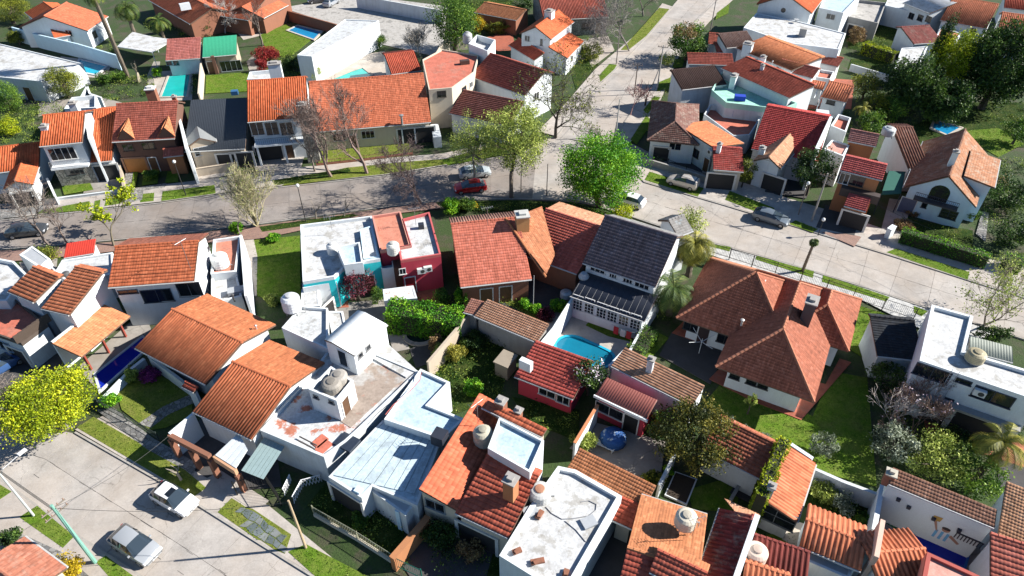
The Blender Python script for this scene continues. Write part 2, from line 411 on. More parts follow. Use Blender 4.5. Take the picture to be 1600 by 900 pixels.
def gable(T, E1, E2, R1, R2, ze, pitch, style, mat, wall, back=1.0, over=0.3, base=0.0, backmat=None, backstyle=None, caps=True, walls=True, hipE=0.0, verge=0.25):
    e1, e2 = P(*E1, ze), P(*E2, ze); d = (e2 - e1)[:2]; L = np.linalg.norm(d); d /= L
    nrm = np.array([-d[1], d[0]]); zr = ze + 1.0
    for _ in range(40):
        r1, r2 = P(*R1, zr), P(*R2, zr)
        w = 0.5 * (np.dot((r1 - e1)[:2], nrm) + np.dot((r2 - e1)[:2], nrm))
        zn = ze + abs(w) * math.tan(math.radians(pitch)); zr = 0.6 * zr + 0.4 * zn
    r1, r2 = P(*R1, zr), P(*R2, zr)
    if w < 0: nrm = -nrm; w = -w
    s0 = 0.5 * np.dot((r1 - e1)[:2], d); s1 = 0.5 * (L + np.dot((r2 - e1)[:2], d))
    f = Fr(e1, d, nrm); W = w * (1 + back); zb = zr - (zr - ze) * back
    obj('roof_deck', MB().slab([f.at(s0, 0, ze), f.at(s1, 0, ze), f.at(s1, w, zr), f.at(s0, w, zr)], 0.14), plain((0.16, 0.10, 0.07), 0.9), T)
    tiles(T, [f.at(s0, 0, ze), f.at(s1, 0, ze), f.at(s1, w, zr), f.at(s0, w, zr)], style, mat)
    if back > 0.02:
        obj('roof_deck', MB().slab([f.at(s0, w + .002, zr), f.at(s1, w + .002, zr), f.at(s1, W, zb), f.at(s0, W, zb)], 0.14), plain((0.16, 0.10, 0.07), 0.9), T)
        tiles(T, [f.at(s1, W, zb), f.at(s0, W, zb), f.at(s0, w, zr), f.at(s1, w, zr)], backstyle or style, backmat or mat)
    if caps and style != 'sheet': ridge(T, f.at(s0 - .02, w, zr + .05), f.at(s1 + .02, w, zr + .05), mat)
    if walls: obj('gutter', MB().tube([f.at(s0 + .02, -.07, ze - .03), f.at(s1 - .02, -.07, ze - .03)], .07, 6), plain((.52, .52, .51), .5), T)
    f.s0, f.s1, f.w, f.W, f.ze, f.zr, f.zb = s0, s1, w, W, ze, zr, zb
    tp = (zr - ze) / max(w, 1e-3)
    a, b = s0 + verge, s1 - verge; n0, n1 = min(over, w * .4), W - (over if back > 0.02 else 0.03)
    def hz(n): return (ze + tp * n if n <= w else zr - tp * (n - w)) - 0.13
    if walls:
        prof = [(n0, base), (n1, base), (n1, hz(n1)), (n0, hz(n0))] if n1 <= w else [(n0, base), (n1, base), (n1, hz(n1)), (w, hz(w)), (n0, hz(n0))]
        k = len(prof); vs = [f.at(a, n, z) for n, z in prof] + [f.at(b, n, z) for n, z in prof]
        mb = MB().add(vs, [tuple(range(k)), tuple(range(2 * k - 1, k - 1, -1))] + [(i, k + i, k + (i + 1) % k, (i + 1) % k) for i in range(k)])
        V = np.array(mb.v); 
        o = obj('walls', mb, wall, T); fixn(o)
    f.front = Face(f.at(a, n0, 0), f.at(b, n0, 0), -nrm); f.backf = Face(f.at(a, n1, 0), f.at(b, n1, 0), nrm)
    f.e0 = Face(f.at(a, n0, 0), f.at(a, n1, 0), -d); f.e1 = Face(f.at(b, n0, 0), f.at(b, n1, 0), d)
    return f
import bmesh
def fixn(o):
    bm = bmesh.new(); bm.from_mesh(o.data); bmesh.ops.recalc_face_normals(bm, faces=bm.faces); bm.to_mesh(o.data); bm.free()
def hip(T, picks, ang, ze, pitch, style, mat, wall, over=0.5, base=0.0, walls=True, capmat=None):
    """equal-pitch hipped roof over the rectangle (turned by ang) that the picked eave points span"""
    a = math.radians(ang); d = np.array([math.cos(a), math.sin(a)]); n = np.array([-d[1], d[0]])
    q = [P(*p, ze)[:2] for p in picks]; u = [np.dot(p, d) for p in q]; v = [np.dot(p, n) for p in q]
    u0, u1, v0, v1 = min(u), max(u), min(v), max(v); f = Fr((0, 0), d, n); W = min(u1 - u0, v1 - v0) / 2; zr = ze + W * math.tan(math.radians(pitch))
    if u1 - u0 >= v1 - v0: ra, rb = (u0 + W, (v0 + v1) / 2), (u1 - W, (v0 + v1) / 2)
    else: ra, rb = ((u0 + u1) / 2, v0 + W), ((u0 + u1) / 2, v1 - W)
    A, B, C, D = [f.at(*p, ze) for p in ((u0, v0), (u1, v0), (u1, v1), (u0, v1))]; RA, RB = f.at(*ra, zr), f.at(*rb, zr)
    if u1 - u0 >= v1 - v0: pl = [[A, B, RB, RA], [B, C, RB], [C, D, RA, RB], [D, A, RA]]; hp = [(A, RA), (D, RA), (B, RB), (C, RB)]
    else: pl = [[A, B, RA], [B, C, RB, RA], [C, D, RB], [D, A, RA, RB]]; hp = [(A, RA), (B, RA), (C, RB), (D, RB)]
    for p in pl:
        obj('roof_deck', MB().slab(p, 0.12), plain((0.16, 0.10, 0.07), 0.9), T); tiles(T, p, style, mat)
    for x, y in hp: ridge(T, x + np.array([0, 0, .04]), y + np.array([0, 0, .05]), capmat or mat, 0.12, 'hip_cap')
    if np.linalg.norm(RB - RA) > 0.3: ridge(T, RA + np.array([0, 0, .05]), RB + np.array([0, 0, .05]), capmat or mat)
    f.u0, f.u1, f.v0, f.v1, f.zr = u0, u1, v0, v1, zr
    w_ = [f.at(u0 + over, v0 + over, 0), f.at(u1 - over, v0 + over, 0), f.at(u1 - over, v1 - over, 0), f.at(u0 + over, v1 - over, 0)]
    if walls: obj('walls', MB().prism(w_, base, ze - 0.02), wall, T)
    f.front = Face(w_[0], w_[1], -n); f.right = Face(w_[1], w_[2], d); f.left = Face(w_[3], w_[0], -d); f.rear = Face(w_[2], w_[3], n)
    return f
def flat(T, picks, z, wall, floor, par=0.35, parw=0.2, base=0.0, coping=None, raw=None):
    poly = [P(*p, z) for p in picks] if raw is None else raw
    pts = [q[:2] for q in poly]
    obj('walls', MB().prism(pts, base, z - par - 0.03), wall, T)
    if par > 0.02:
        inn = inset(pts, parw); mb = MB(); k = len(pts)
        o = [np.array([*p, 0]) for p in pts]; i_ = [np.array([*p, 0]) for p in inn]
        zz = lambda q, h: (q[0], q[1], h)
        for i in range(k):
            j = (i + 1) % k
            mb.add([zz(o[i], z - par - .03), zz(o[j], z - par - .03), zz(o[j], z), zz(o[i], z), zz(i_[i], z - par - .03), zz(i_[j], z - par - .03), zz(i_[j], z), zz(i_[i], z)],
                   [(0, 1, 2, 3), (3, 2, 6, 7), (7, 6, 5, 4)])
        ob = obj('parapet', mb, coping or wall, T); fixn(ob)
        obj('roof_surface', MB().prism(inset(pts, parw - 0.01), z - par - 0.03, z - par), floor, T)
    else:
        obj('roof_surface', MB().prism(inset(pts, -0.08), z - 0.03, z + 0.02), floor, T)
    c = np.mean(pts, 0)
    fc = []
    for i in range(len(pts)):
        a, b = np.array(pts[i]), np.array(pts[(i + 1) % len(pts)]); m_ = (a + b) / 2
        e = b - a; nn = np.array([-e[1], e[0]]); tst = m_ + nn / np.linalg.norm(nn) * 0.05
        ins = inside(tst, pts)
        fc.append(Face(a, b, -nn if ins else nn))
    return fc
def inside(q, pts):
    r = False; j = len(pts) - 1
    for i in range(len(pts)):
        if (pts[i][1] > q[1]) != (pts[j][1] > q[1]) and q[0] < (pts[j][0] - pts[i][0]) * (q[1] - pts[i][1]) / (pts[j][1] - pts[i][1] + 1e-12) + pts[i][0]: r = not r
        j = i
    return r
# ---------------------------------------------------------------- wall pieces
def fbox(mb, F, t, z, w, h, o0, o1):
    a = F.at(t - w / 2, 0, o0)[:2]; b = F.at(t + w / 2, 0, o0)[:2]; c = F.at(t + w / 2, 0, o1)[:2]; d = F.at(t - w / 2, 0, o1)[:2]
    return mb.prism([a, b, c, d], z - h / 2, z + h / 2)
WHITE_TRIM = (0.75, 0.75, 0.73)
def window(T, F, px, py, w=1.2, h=1.1, frame=WHITE_TRIM, mull=1, bars=0, name='window', pick=None):
    t, z = F.pick(px, py) if pick is None else pick
    fr = MB(); e = 0.07
    fbox(fr, F, t, z + h / 2 - e / 2, w, e, 0.0, 0.06); fbox(fr, F, t - w / 2 + e / 2, z, e, h - 2 * e, 0.0, 0.06); fbox(fr, F, t + w / 2 - e / 2, z, e, h - 2 * e, 0.0, 0.06)
    fbox(fr, F, t, z - h / 2 + e / 2, w + 0.12, e, 0.0, 0.12)
    for i in range(mull): fbox(fr, F, t - w / 2 + w * (i + 1) / (mull + 1), z, 0.05, h - 2 * e, 0.0, 0.05)
    for i in range(bars): fbox(fr, F, t, z - h / 2 + h * (i + 1) / (bars + 1), w - 2 * e, 0.04, 0.0, 0.045)
    o = obj(name, fr, plain(frame, 0.5), T)
    obj('pane', fbox(MB(), F, t, z, w - 2 * e, h - 2 * e, 0.0, 0.02), glass_mat(), o)
    return o
def door(T, F, px, py, w=0.95, h=2.05, c=(0.12, 0.06, 0.03), name='door', base=0.0):
    t, z = F.pick(px, py)
    o = obj(name, fbox(MB(), F, t, base + h / 2, w, h, 0.0, 0.035), plain(c, 0.5, 0, None, 0.3, 2), T)
    fr = MB(); fbox(fr, F, t, base + h + 0.05, w + 0.2, 0.1, 0, 0.07); fbox(fr, F, t - w / 2 - .05, base + h / 2, 0.1, h, 0, 0.07); fbox(fr, F, t + w / 2 + .05, base + h / 2, 0.1, h, 0, 0.07)
    obj('frame', fr, plain(WHITE_TRIM, 0.5), o)
    return o
def opening(T, F, px, py, w, h, name='garage_opening', base=0.0, rim=(0.7, 0.68, 0.64)):
    t, z = F.pick(px, py)
    o = obj(name, fbox(MB(), F, t, base + h / 2, w, h, 0.0, 0.03), plain((0.03, 0.028, 0.028), 0.8), T)  # dark panel on the solid wall, shade of the inside painted as colour
    fr = MB(); fbox(fr, F, t, base + h + 0.1, w + 0.5, 0.2, 0, 0.12); fbox(fr, F, t - w / 2 - .125, base + h / 2, 0.25, h, 0, 0.12); fbox(fr, F, t + w / 2 + .125, base + h / 2, 0.25, h, 0, 0.12)
    obj('surround', fr, plain(rim, 0.7), o)
    return o
def chimney(T, px, py, ztop, zbase, w, mat, l=None, cap=(0.35, 0.33, 0.31), ang=-29):
    c = P(px, py, ztop); a = math.radians(ang); d = (math.cos(a), math.sin(a)); l = l or w
    o = obj('chimney', MB().obox(c, d, w, l, zbase, ztop - 0.12), mat, T)
    mb = MB().obox(c, d, w + 0.16, l + 0.16, ztop - 0.118, ztop); mb.obox(c, d, w * .55, l * .55, ztop, ztop + 0.22)
    obj('cap', mb, plain(cap, 0.85), o)
    return o
def vent(T, px, py, z, h=0.6, r=0.06, c=(0.5, 0.5, 0.5)):
    b = P(px, py, z); mb = MB().tube([b - np.array([0, 0, .4]), b + np.array([0, 0, h])], r, 7); mb.lathe(b + np.array([0, 0, h]), [(r * 2, -.02), (r * 2.1, .06), (r * .5, .14)], 8)
    return obj('vent_pipe', mb, plain(c, 0.5, 0.3), T)
def antenna(px, py, z, label, h=2.2, ang=0.3):
    b = P(px, py, z); T = thing('antenna', label, 'antenna', b)
    obj('mast', MB().tube([b, b + np.array([0, 0, h])], 0.025, 5), plain((0.4, 0.4, 0.4), 0.4, 0.8), T)
    d = np.array([math.cos(ang), math.sin(ang), 0]); n = np.array([-d[1], d[0], 0]); t = b + np.array([0, 0, h - .05]); mb = MB().tube([t - d * .6, t + d * .6], 0.018, 4)
    for i in range(6): q = t + d * (-.55 + i * .22); mb.tube([q - n * (.42 - .04 * i), q + n * (.42 - .04 * i)], 0.012, 4)
    obj('elements', mb, plain((0.5, 0.5, 0.5), 0.4, 0.8), T); return T
def tank(px, py, z, r, h, c, label, legs=0.0, lid=None, name='water_tank'):
    """roof cistern: ribbed drum, domed shoulder, screw lid"""
    b = P(px, py, z); T = thing(name, label, 'water tank', b, 'roof water tanks')
    z0 = legs
    if legs > 0:
        mb = MB()
        for i in range(4):
            q = math.pi / 4 + i * math.pi / 2; mb.tube([b + np.array([math.cos(q) * r * .8, math.sin(q) * r * .8, 0]), b + np.array([math.cos(q) * r * .8, math.sin(q) * r * .8, legs])], 0.05, 5)
        mb.lathe(b, [(r * .98, legs - .06), (r * .98, legs)], 14)
        obj('stand', mb, plain((0.3, 0.3, 0.3), 0.6), T)
    prof = [(r * .96, z0)]
    for i in range(4):
        za = z0 + h * .75 * (i + .15) / 4; zb = z0 + h * .75 * (i + .85) / 4
        prof += [(r, za), (r, zb), (r * .965, zb + h * .02)]
    prof += [(r * .97, z0 + h * .78), (r * .75, z0 + h * .9), (r * .45, z0 + h * .95)]
    obj('drum', MB().lathe(b, prof, 20), plain(c, 0.55, 0, None, 0.35, 2.5), T, smooth=False)
    obj('lid', MB().lathe(b, [(r * .44, z0 + h * .95), (r * .46, z0 + h * 1.0), (r * .4, z0 + h * 1.03), (r * .1, z0 + h * 1.06)], 14), plain(lid or cmul(c, .7), 0.5), T)
    obj('outlet_pipe', MB().tube([b + np.array([r * .9, 0, z0 + .15]), b + np.array([r + .25, 0, z0 + .15]), b + np.array([r + .25, 0, 0])], 0.035, 5), plain((0.5, 0.5, 0.5), 0.4, 0.3), T)
    return T
def aircon(T, F, px, py):
    t, z = F.pick(px, py)
    o = obj('air_conditioner', fbox(MB(), F, t, z, 0.85, 0.6, 0.05, 0.38), plain((0.7, 0.7, 0.68), 0.5), T)
    c = F.at(t - .1, z, 0.39); mb = MB(); n3 = np.array([F.n[0], F.n[1], 0]); d3 = np.array([F.d[0], F.d[1], 0])
    pts = [c + d3 * .22 * math.cos(q) + np.array([0, 0, .22 * math.sin(q)]) for q in np.linspace(0, 2 * math.pi, 13)[:-1]]
    mb.add(pts, [tuple(range(12))]); obj('fan_grille', mb, plain((0.05, 0.05, 0.05), 0.6), o); return o
# ---------------------------------------------------------------- ground pieces
def struct(o): o['kind'] = 'structure'; return o
LAWNS = []; NPATCH = [0]
def patch(name, picks, z, mat, lawn=0, raw=None, th=None, parent=None):
    NPATCH[0] += 1; z += (NPATCH[0] % 9) * 0.0009
    pts = [P(*p, z)[:2] for p in picks] if raw is None else raw
    o = obj(name, MB().prism(pts, (z - 0.05) if th is None else z - th, z), mat, parent)
    if parent is None: struct(o)
    if lawn: LAWNS.append((pts, z, lawn))
    return o
def stones(par, picks, z, cell, ang, mat, name='paving_stone', gap=.03, jit=.24):
    """irregular flagstones, each its own piece, laid over a patch of ground"""
    pts = [P(*p, z)[:2] for p in picks]; a = math.radians(ang); d = np.array([math.cos(a), math.sin(a)]); n = np.array([-d[1], d[0]]); o = np.mean(pts, 0); k = int(8 / cell) + 2; g = {}
    def q(i, j):
        if (i, j) not in g: g[i, j] = o + d * (i + RNG.uniform(-jit, jit)) * cell + n * (j + RNG.uniform(-jit, jit)) * cell
        return g[i, j]
    for i in range(-k, k):
        for j in range(-k, k):
            c = [q(i, j), q(i + 1, j), q(i + 1, j + 1), q(i, j + 1)]
            if all(inside(x, pts) for x in c) or inside(np.mean(c, 0), inset(pts, .25)): obj(name, MB().prism(inset(c, gap), z - .02, z + .02 + .012 * RNG.uniform()), mat, par)
def strip(mb, path, w, z0, z1):
    for i in range(len(path) - 1):
        a, b = np.array(path[i][:2]), np.array(path[i + 1][:2]); L = np.linalg.norm(b - a)
        if L < 1e-3: continue
        mb.obox((a + b) / 2, b - a, L + (0.0 if i == 0 else 0.0), w + 0.002 * i, z0, z1)
    return mb
def kerb(name, picks, z=0.14):
    return struct(obj(name, strip(MB(), [P(*p, z) for p in picks], 0.16, -0.02, z), concrete((0.42, 0.40, 0.37), 'kerb_stone', 0.2, 1.5)))
def garden_wall(label, picks, h, mat, th=0.18, z=None, name='garden_wall', cat='wall', base=0.0, coping=None):
    """picks sit on the wall's top"""
    z = h if z is None else z
    path = [P(*p, z) for p in picks]; c = np.mean(path, 0)
    T = thing(name, label, cat, (c[0], c[1], 0))
    obj('wall_panel', strip(MB(), path, th, base, z - 0.06), mat, T); obj('coping', strip(MB(), path, th + 0.08, z - 0.06, z), coping or mat, T)
    return T
def fence(label, picks, h, c=(0.04, 0.04, 0.04), gap=0.16, name='fence', low=0.35, wallmat=None, post=2.2):
    path = [P(*p, 0) for p in picks]; m_ = np.mean(path, 0); T = thing(name, label, 'fence', (m_[0], m_[1], 0))
    if wallmat: obj('plinth', strip(MB(), path, 0.2, 0, low), wallmat, T)
    M = plain(c, 0.5, 0.4); rails = MB(); bars = MB()
    for i in range(len(path) - 1):
        a, b = path[i], path[i + 1]; L = np.linalg.norm(b - a); k = max(1, int(L / gap))
        for zz in (low + .08, h - .08): rails.tube([a + [0, 0, zz], b + [0, 0, zz]], 0.03, 4)
        for j in range(k + 1): q = a + (b - a) * j / k; bars.tube([q + [0, 0, low], q + [0, 0, h]], 0.014, 4)
        kp = max(1, int(L / post))
        for j in range(kp + 1):
            q = a + (b - a) * j / kp; obj('post', MB().obox(q, b - a, 0.08, 0.08, 0, h + .08), M, T)
    obj('rails', rails, M, T); obj('bars', bars, M, T, kind='stuff')
    return T
def pool(label, picks, wmat, coping, z=0.17, deck=None, rim=0.35, curve=0):
    pts = [P(*p, z)[:2] for p in picks]
    for _ in range(curve): pts = [x for i in range(len(pts)) for x in (pts[i] * .75 + pts[(i + 1) % len(pts)] * .25, pts[i] * .25 + pts[(i + 1) % len(pts)] * .75)]
    if deck is not None:
        o2 = inset(pts, -rim - .45); struct(obj('pool_deck', MB().prism(o2, .02, .095), deck))
    c = np.mean(pts, 0); T = thing('swimming_pool', label, 'pool', (c[0], c[1], 0))
    out = inset(pts, -rim); mb = MB(); k = len(pts)
    for i in range(k):
        j = (i + 1) % k; mb.prism([pts[i], pts[j], out[j], out[i]], 0.0, z + 0.03)
    obj('coping', mb, coping, T); obj('water', MB().prism(inset(pts, -0.02), 0.0, z - 0.06), wmat, T)
    return T
# ---------------------------------------------------------------- plants
def leafcloud(C, size, rnd, flat_=0.0, aspect=0.6):
    n = len(C); a = RNG.normal(size=(n, 3)); a[:, 2] *= (1 - flat_); a /= np.linalg.norm(a, axis=1)[:, None]
    b = RNG.normal(size=(n, 3)); b -= a * np.sum(a * b, 1)[:, None]; b /= np.linalg.norm(b, axis=1)[:, None]
    s = (size * RNG.uniform(0.6, 1.3, n))[:, None]; a = a * s; b = b * s * aspect
    V = np.stack([C - a * .5, C + b * .5, C + a * .5, C - b * .5], 1).reshape(-1, 3)
    return V, np.arange(4 * n).reshape(n, 4), np.repeat(rnd, 4)
def leafobj(name, C, size, rnd, mat, parent, flat_=0.0, aspect=0.6, kind=None):
    V, F, R = leafcloud(np.asarray(C), size, np.asarray(rnd), flat_, aspect)
    o = obj(name, (V, F), mat, parent, kind=kind)
    at = o.data.attributes.new('rnd', 'FLOAT', 'POINT'); at.data.foreach_set('value', R.astype(np.float32))
    return o
def crown_pts(c, rx, rz, n, K, tight=0.26, ry=None, shell=0.55, dome=0.0):
    ry = ry or rx
    d = RNG.normal(size=(K, 3)); d /= np.linalg.norm(d, axis=1)[:, None]
    if dome: d[:, 2] = np.abs(d[:, 2]) * dome + d[:, 2] * (1 - dome)
    r = RNG.uniform(shell ** 3, 1.0, K) ** (1 / 3.0) * RNG.uniform(0.78, 1.08, K)
    cc = d * r[:, None] * np.array([rx, ry, rz]) * (1 - tight * .5)
    idx = RNG.integers(0, K, n); cr = RNG.uniform(0.1, 0.85, K)
    e = RNG.normal(size=(n, 3)); e /= np.linalg.norm(e, axis=1)[:, None]; e *= (RNG.uniform(0, 1, n) ** 0.45)[:, None]
    sc = RNG.uniform(0.7, 1.25, K)[idx][:, None]
    C = np.array(c) + cc[idx] + e * sc * np.array([rx, ry, rz]) * tight * 1.25
    rnd = np.clip(cr[idx] + RNG.normal(0, 0.16, n), 0, 1)
    return C, rnd, np.array(c) + cc
def tree(label, px, py, zc, rx, rz, mat, n=3500, leaf=0.28, K=60, name='tree', cat='tree', group=None, limbs=8, tr=None, ry=None, barkc=(0.11, 0.085, 0.065), tight=0.26, shell=0.55, aspect=0.6, dome=0.0, base=None):
    c = P(px, py, zc); b = np.array([c[0], c[1], 0.0]) if base is None else P(*base, 0)
    T = thing(name, label, cat, b, group)
    C, rnd, cl = crown_pts(c, rx, rz, n, K, tight, ry, shell, dome); C[:, 2] = np.maximum(C[:, 2], 0.08)
    leafobj('crown', C, leaf, rnd, mat, T, aspect=aspect)
    tr = tr or max(0.07, rx * 0.07); mb = MB(); z1 = max(0.3, zc - rz * .45); top = c.copy(); top[2] = z1; mid = (b + top) / 2 + np.array([RNG.normal(0, .05), RNG.normal(0, .05), 0]) * rx
    mb.tube([b, mid, top], [tr * 1.3, tr, tr * .8], 7)
    for q in cl[RNG.permutation(len(cl))[:limbs]]:
        m_ = (top + q) / 2 + np.array([0, 0, -.05 * rx]); mb.tube([top, m_, q], [tr * .55, tr * .35, tr * .1], 5)
    obj('trunk', mb, bark(barkc), T)
    return T
def branch(mb, p, d, L, r, lev, sp, tips, up):
    k = 3; pts = [p]; rad = [r]; q = p.copy(); dd = d.copy()
    for i in range(k):
        dd = dd + RNG.normal(0, 0.13, 3) + np.array([0, 0, up * 0.06]); dd /= np.linalg.norm(dd); q = q + dd * L / k; pts.append(q.copy()); rad.append(r * (1 - .45 * (i + 1) / k))
    mb.tube(pts, rad, 5 if lev > 2 else (4 if lev > 1 else 3), cap=False)
    if lev == 0: tips.append(q); return
    m = 3 if lev > 2 else RNG.integers(2, 5)
    for j in range(m):
        at = pts[RNG.integers(1, k + 1)] if j else q
        e = RNG.normal(size=3); e -= dd * np.dot(e, dd); e /= np.linalg.norm(e); a = sp * RNG.uniform(.6, 1.25)
        nd = dd * math.cos(a) + e * math.sin(a); nd[2] += up * .15; nd /= np.linalg.norm(nd)
        branch(mb, np.array(at), nd, L * RNG.uniform(.62, .85), max(r * .52, .017), lev - 1, sp, tips, up)
def baretree(label, base, h, c=(0.2, 0.16, 0.13), lev=5, leaf=None, nleaf=0, leafsize=.16, sp=0.55, name='bare_tree', up=0.6, r=None, stems=1, cat='tree', spread=0.15):
    b = P(*base, 0.1); T = thing(name, label, cat, b); mb = MB(); tips = []
    for i in range(stems):
        d = np.array([RNG.normal(0, spread * (1 if stems == 1 else 2.4)), RNG.normal(0, spread * (1 if stems == 1 else 2.4)), 1.0]); d /= np.linalg.norm(d)
        branch(mb, b.copy(), d, h * .36, (r or h * .022) * (1 if stems == 1 else .6), lev, sp, tips, up)
    obj('branches', mb, bark(c), T)
    if leaf is not None:
        tp = np.array(tips); idx = RNG.integers(0, len(tp), nleaf); C = tp[idx] + RNG.normal(0, .22, (nleaf, 3)) * h * .12
        leafobj('foliage', C, leafsize, np.clip(RNG.normal(.5, .2, nleaf), 0, 1), leaf, T)
    return T
def palm(label, px, py, h, fl, nf, mat, base=None, tr=0.2, name='palm_tree', droop=1.0, skirt=0):
    top = P(px, py, h); b = np.array([top[0], top[1], 0.0]) if base is None else P(*base, 0)
    T = thing(name, label, 'palm tree', b)
    mid = (b + top) / 2; mid[:2] += RNG.normal(0, .08, 2); k = 14; pts = []; rad = []
    for i in range(k + 1): u = i / k; pts.append((1 - u) ** 2 * b + 2 * u * (1 - u) * mid + u * u * top); rad.append(tr * (1.25 - .35 * u) * (1.06 if i % 2 else .96))
    obj('trunk', MB().tube(pts, rad, 8), bark((0.2, 0.16, 0.12)), T)
    VV = []; FF = []; RR = []; rb = MB(); o = 0
    for i in range(nf + skirt):
        az = i * 2.39996 + RNG.uniform(-.2, .2); el = (RNG.uniform(-.25, 1.25) if i < nf else RNG.uniform(-1.3, -.8)); d = np.array([math.cos(az), math.sin(az), 0]); L = fl * RNG.uniform(.8, 1.1); sdv = np.array([-d[1], d[0], 0])
        q = top.copy(); e = el; seg = 12; line = [q.copy()]; rr = RNG.uniform(.15, .8)
        for j in range(seg):
            q = q + (d * math.cos(e) + np.array([0, 0, math.sin(e)])) * L / seg; e -= (.16 + .05 * j / seg) * droop; line.append(q.copy())
        rb.tube(line[::3], [.035, .03, .02, .014, .01][:len(line[::3])], 3, cap=False)
        for j in range(1, seg + 1):
            for s in (-1, 1):
                for hh in (0, .5):
                    p0 = line[j] * (1 - hh) + line[j - 1] * hh; t = line[j] - line[j - 1]; t /= np.linalg.norm(t)
                    ll = L * .26 * math.sin(math.pi * (.12 + .8 * j / seg)) + .08; tip = p0 + (sdv * s * .75 + t * .55 + np.array([0, 0, -.35])) * ll; wv = t * .045
                    VV += [p0 - wv, p0 + wv, tip]; FF.append((o, o + 1, o + 2)); RR += [np.clip(rr + RNG.normal(0, .12), 0, 1)] * 3; o += 3
    obj('frond_stalks', rb, bark((0.16, 0.17, 0.06)), T)
    ob = obj('fronds', (np.array(VV), np.array(FF)), mat, T); at = ob.data.attributes.new('rnd', 'FLOAT', 'POINT'); at.data.foreach_set('value', np.array(RR, np.float32))
    return T
def hedge(label, picks, w, h, mat, n=None, leaf=0.16, name='hedge', cat='hedge', z=None):
    path = [P(*p, h if z is None else z) for p in picks]; c = np.mean(path, 0); T = thing(name, label, cat, (c[0], c[1], 0)); C = []
    core = MB()
    for i in range(len(path) - 1):
        a, b = path[i][:2], path[i + 1][:2]; L = np.linalg.norm(b - a); d = (b - a) / L; nn = np.array([-d[1], d[0]])
        k = int((n or 260) * L * max(.4, (w + 2 * h) / 3)); u = RNG.uniform(-.1, L + .1, k); per = w + 2 * h; t = RNG.uniform(0, per, k)
        off = np.where(t < h, -w / 2, np.where(t < h + w, t - h - w / 2, w / 2)); zz = np.where(t < h, t, np.where(t < h + w, h, per - t))
        bulge = .10 * np.sin(u * 2.1 + i) + RNG.normal(0, .07, k)
        off = off + np.sign(off) * bulge; zz = zz + bulge * (t > h) * (t < h + w)
        C.append(np.stack([a[0] + d[0] * u + nn[0] * off, a[1] + d[1] * u + nn[1] * off, np.maximum(zz, .05)], 1))
        core.obox((a + b) / 2, b - a, L - .05, max(.1, w - .12), 0, h - .1)
    C = np.concatenate(C); rnd = np.clip(.45 + .25 * np.sin(C[:, 0] * 1.7 + C[:, 1] * 2.3) + RNG.normal(0, .18, len(C)), 0, 1)
    obj('branches', core, bark((0.03, 0.035, 0.015)), T); leafobj('foliage', C, leaf, rnd, mat, T)
    return T
def bush(label, px, py, r, h, mat, n=700, leaf=.16, name='shrub', cat='shrub', group=None, K=22, z0=0.0):
    return tree(label, px, py, h * .55, r, h * .5, mat, n, leaf, K, name, cat, group, limbs=5, tr=.05, tight=.34, shell=.3)
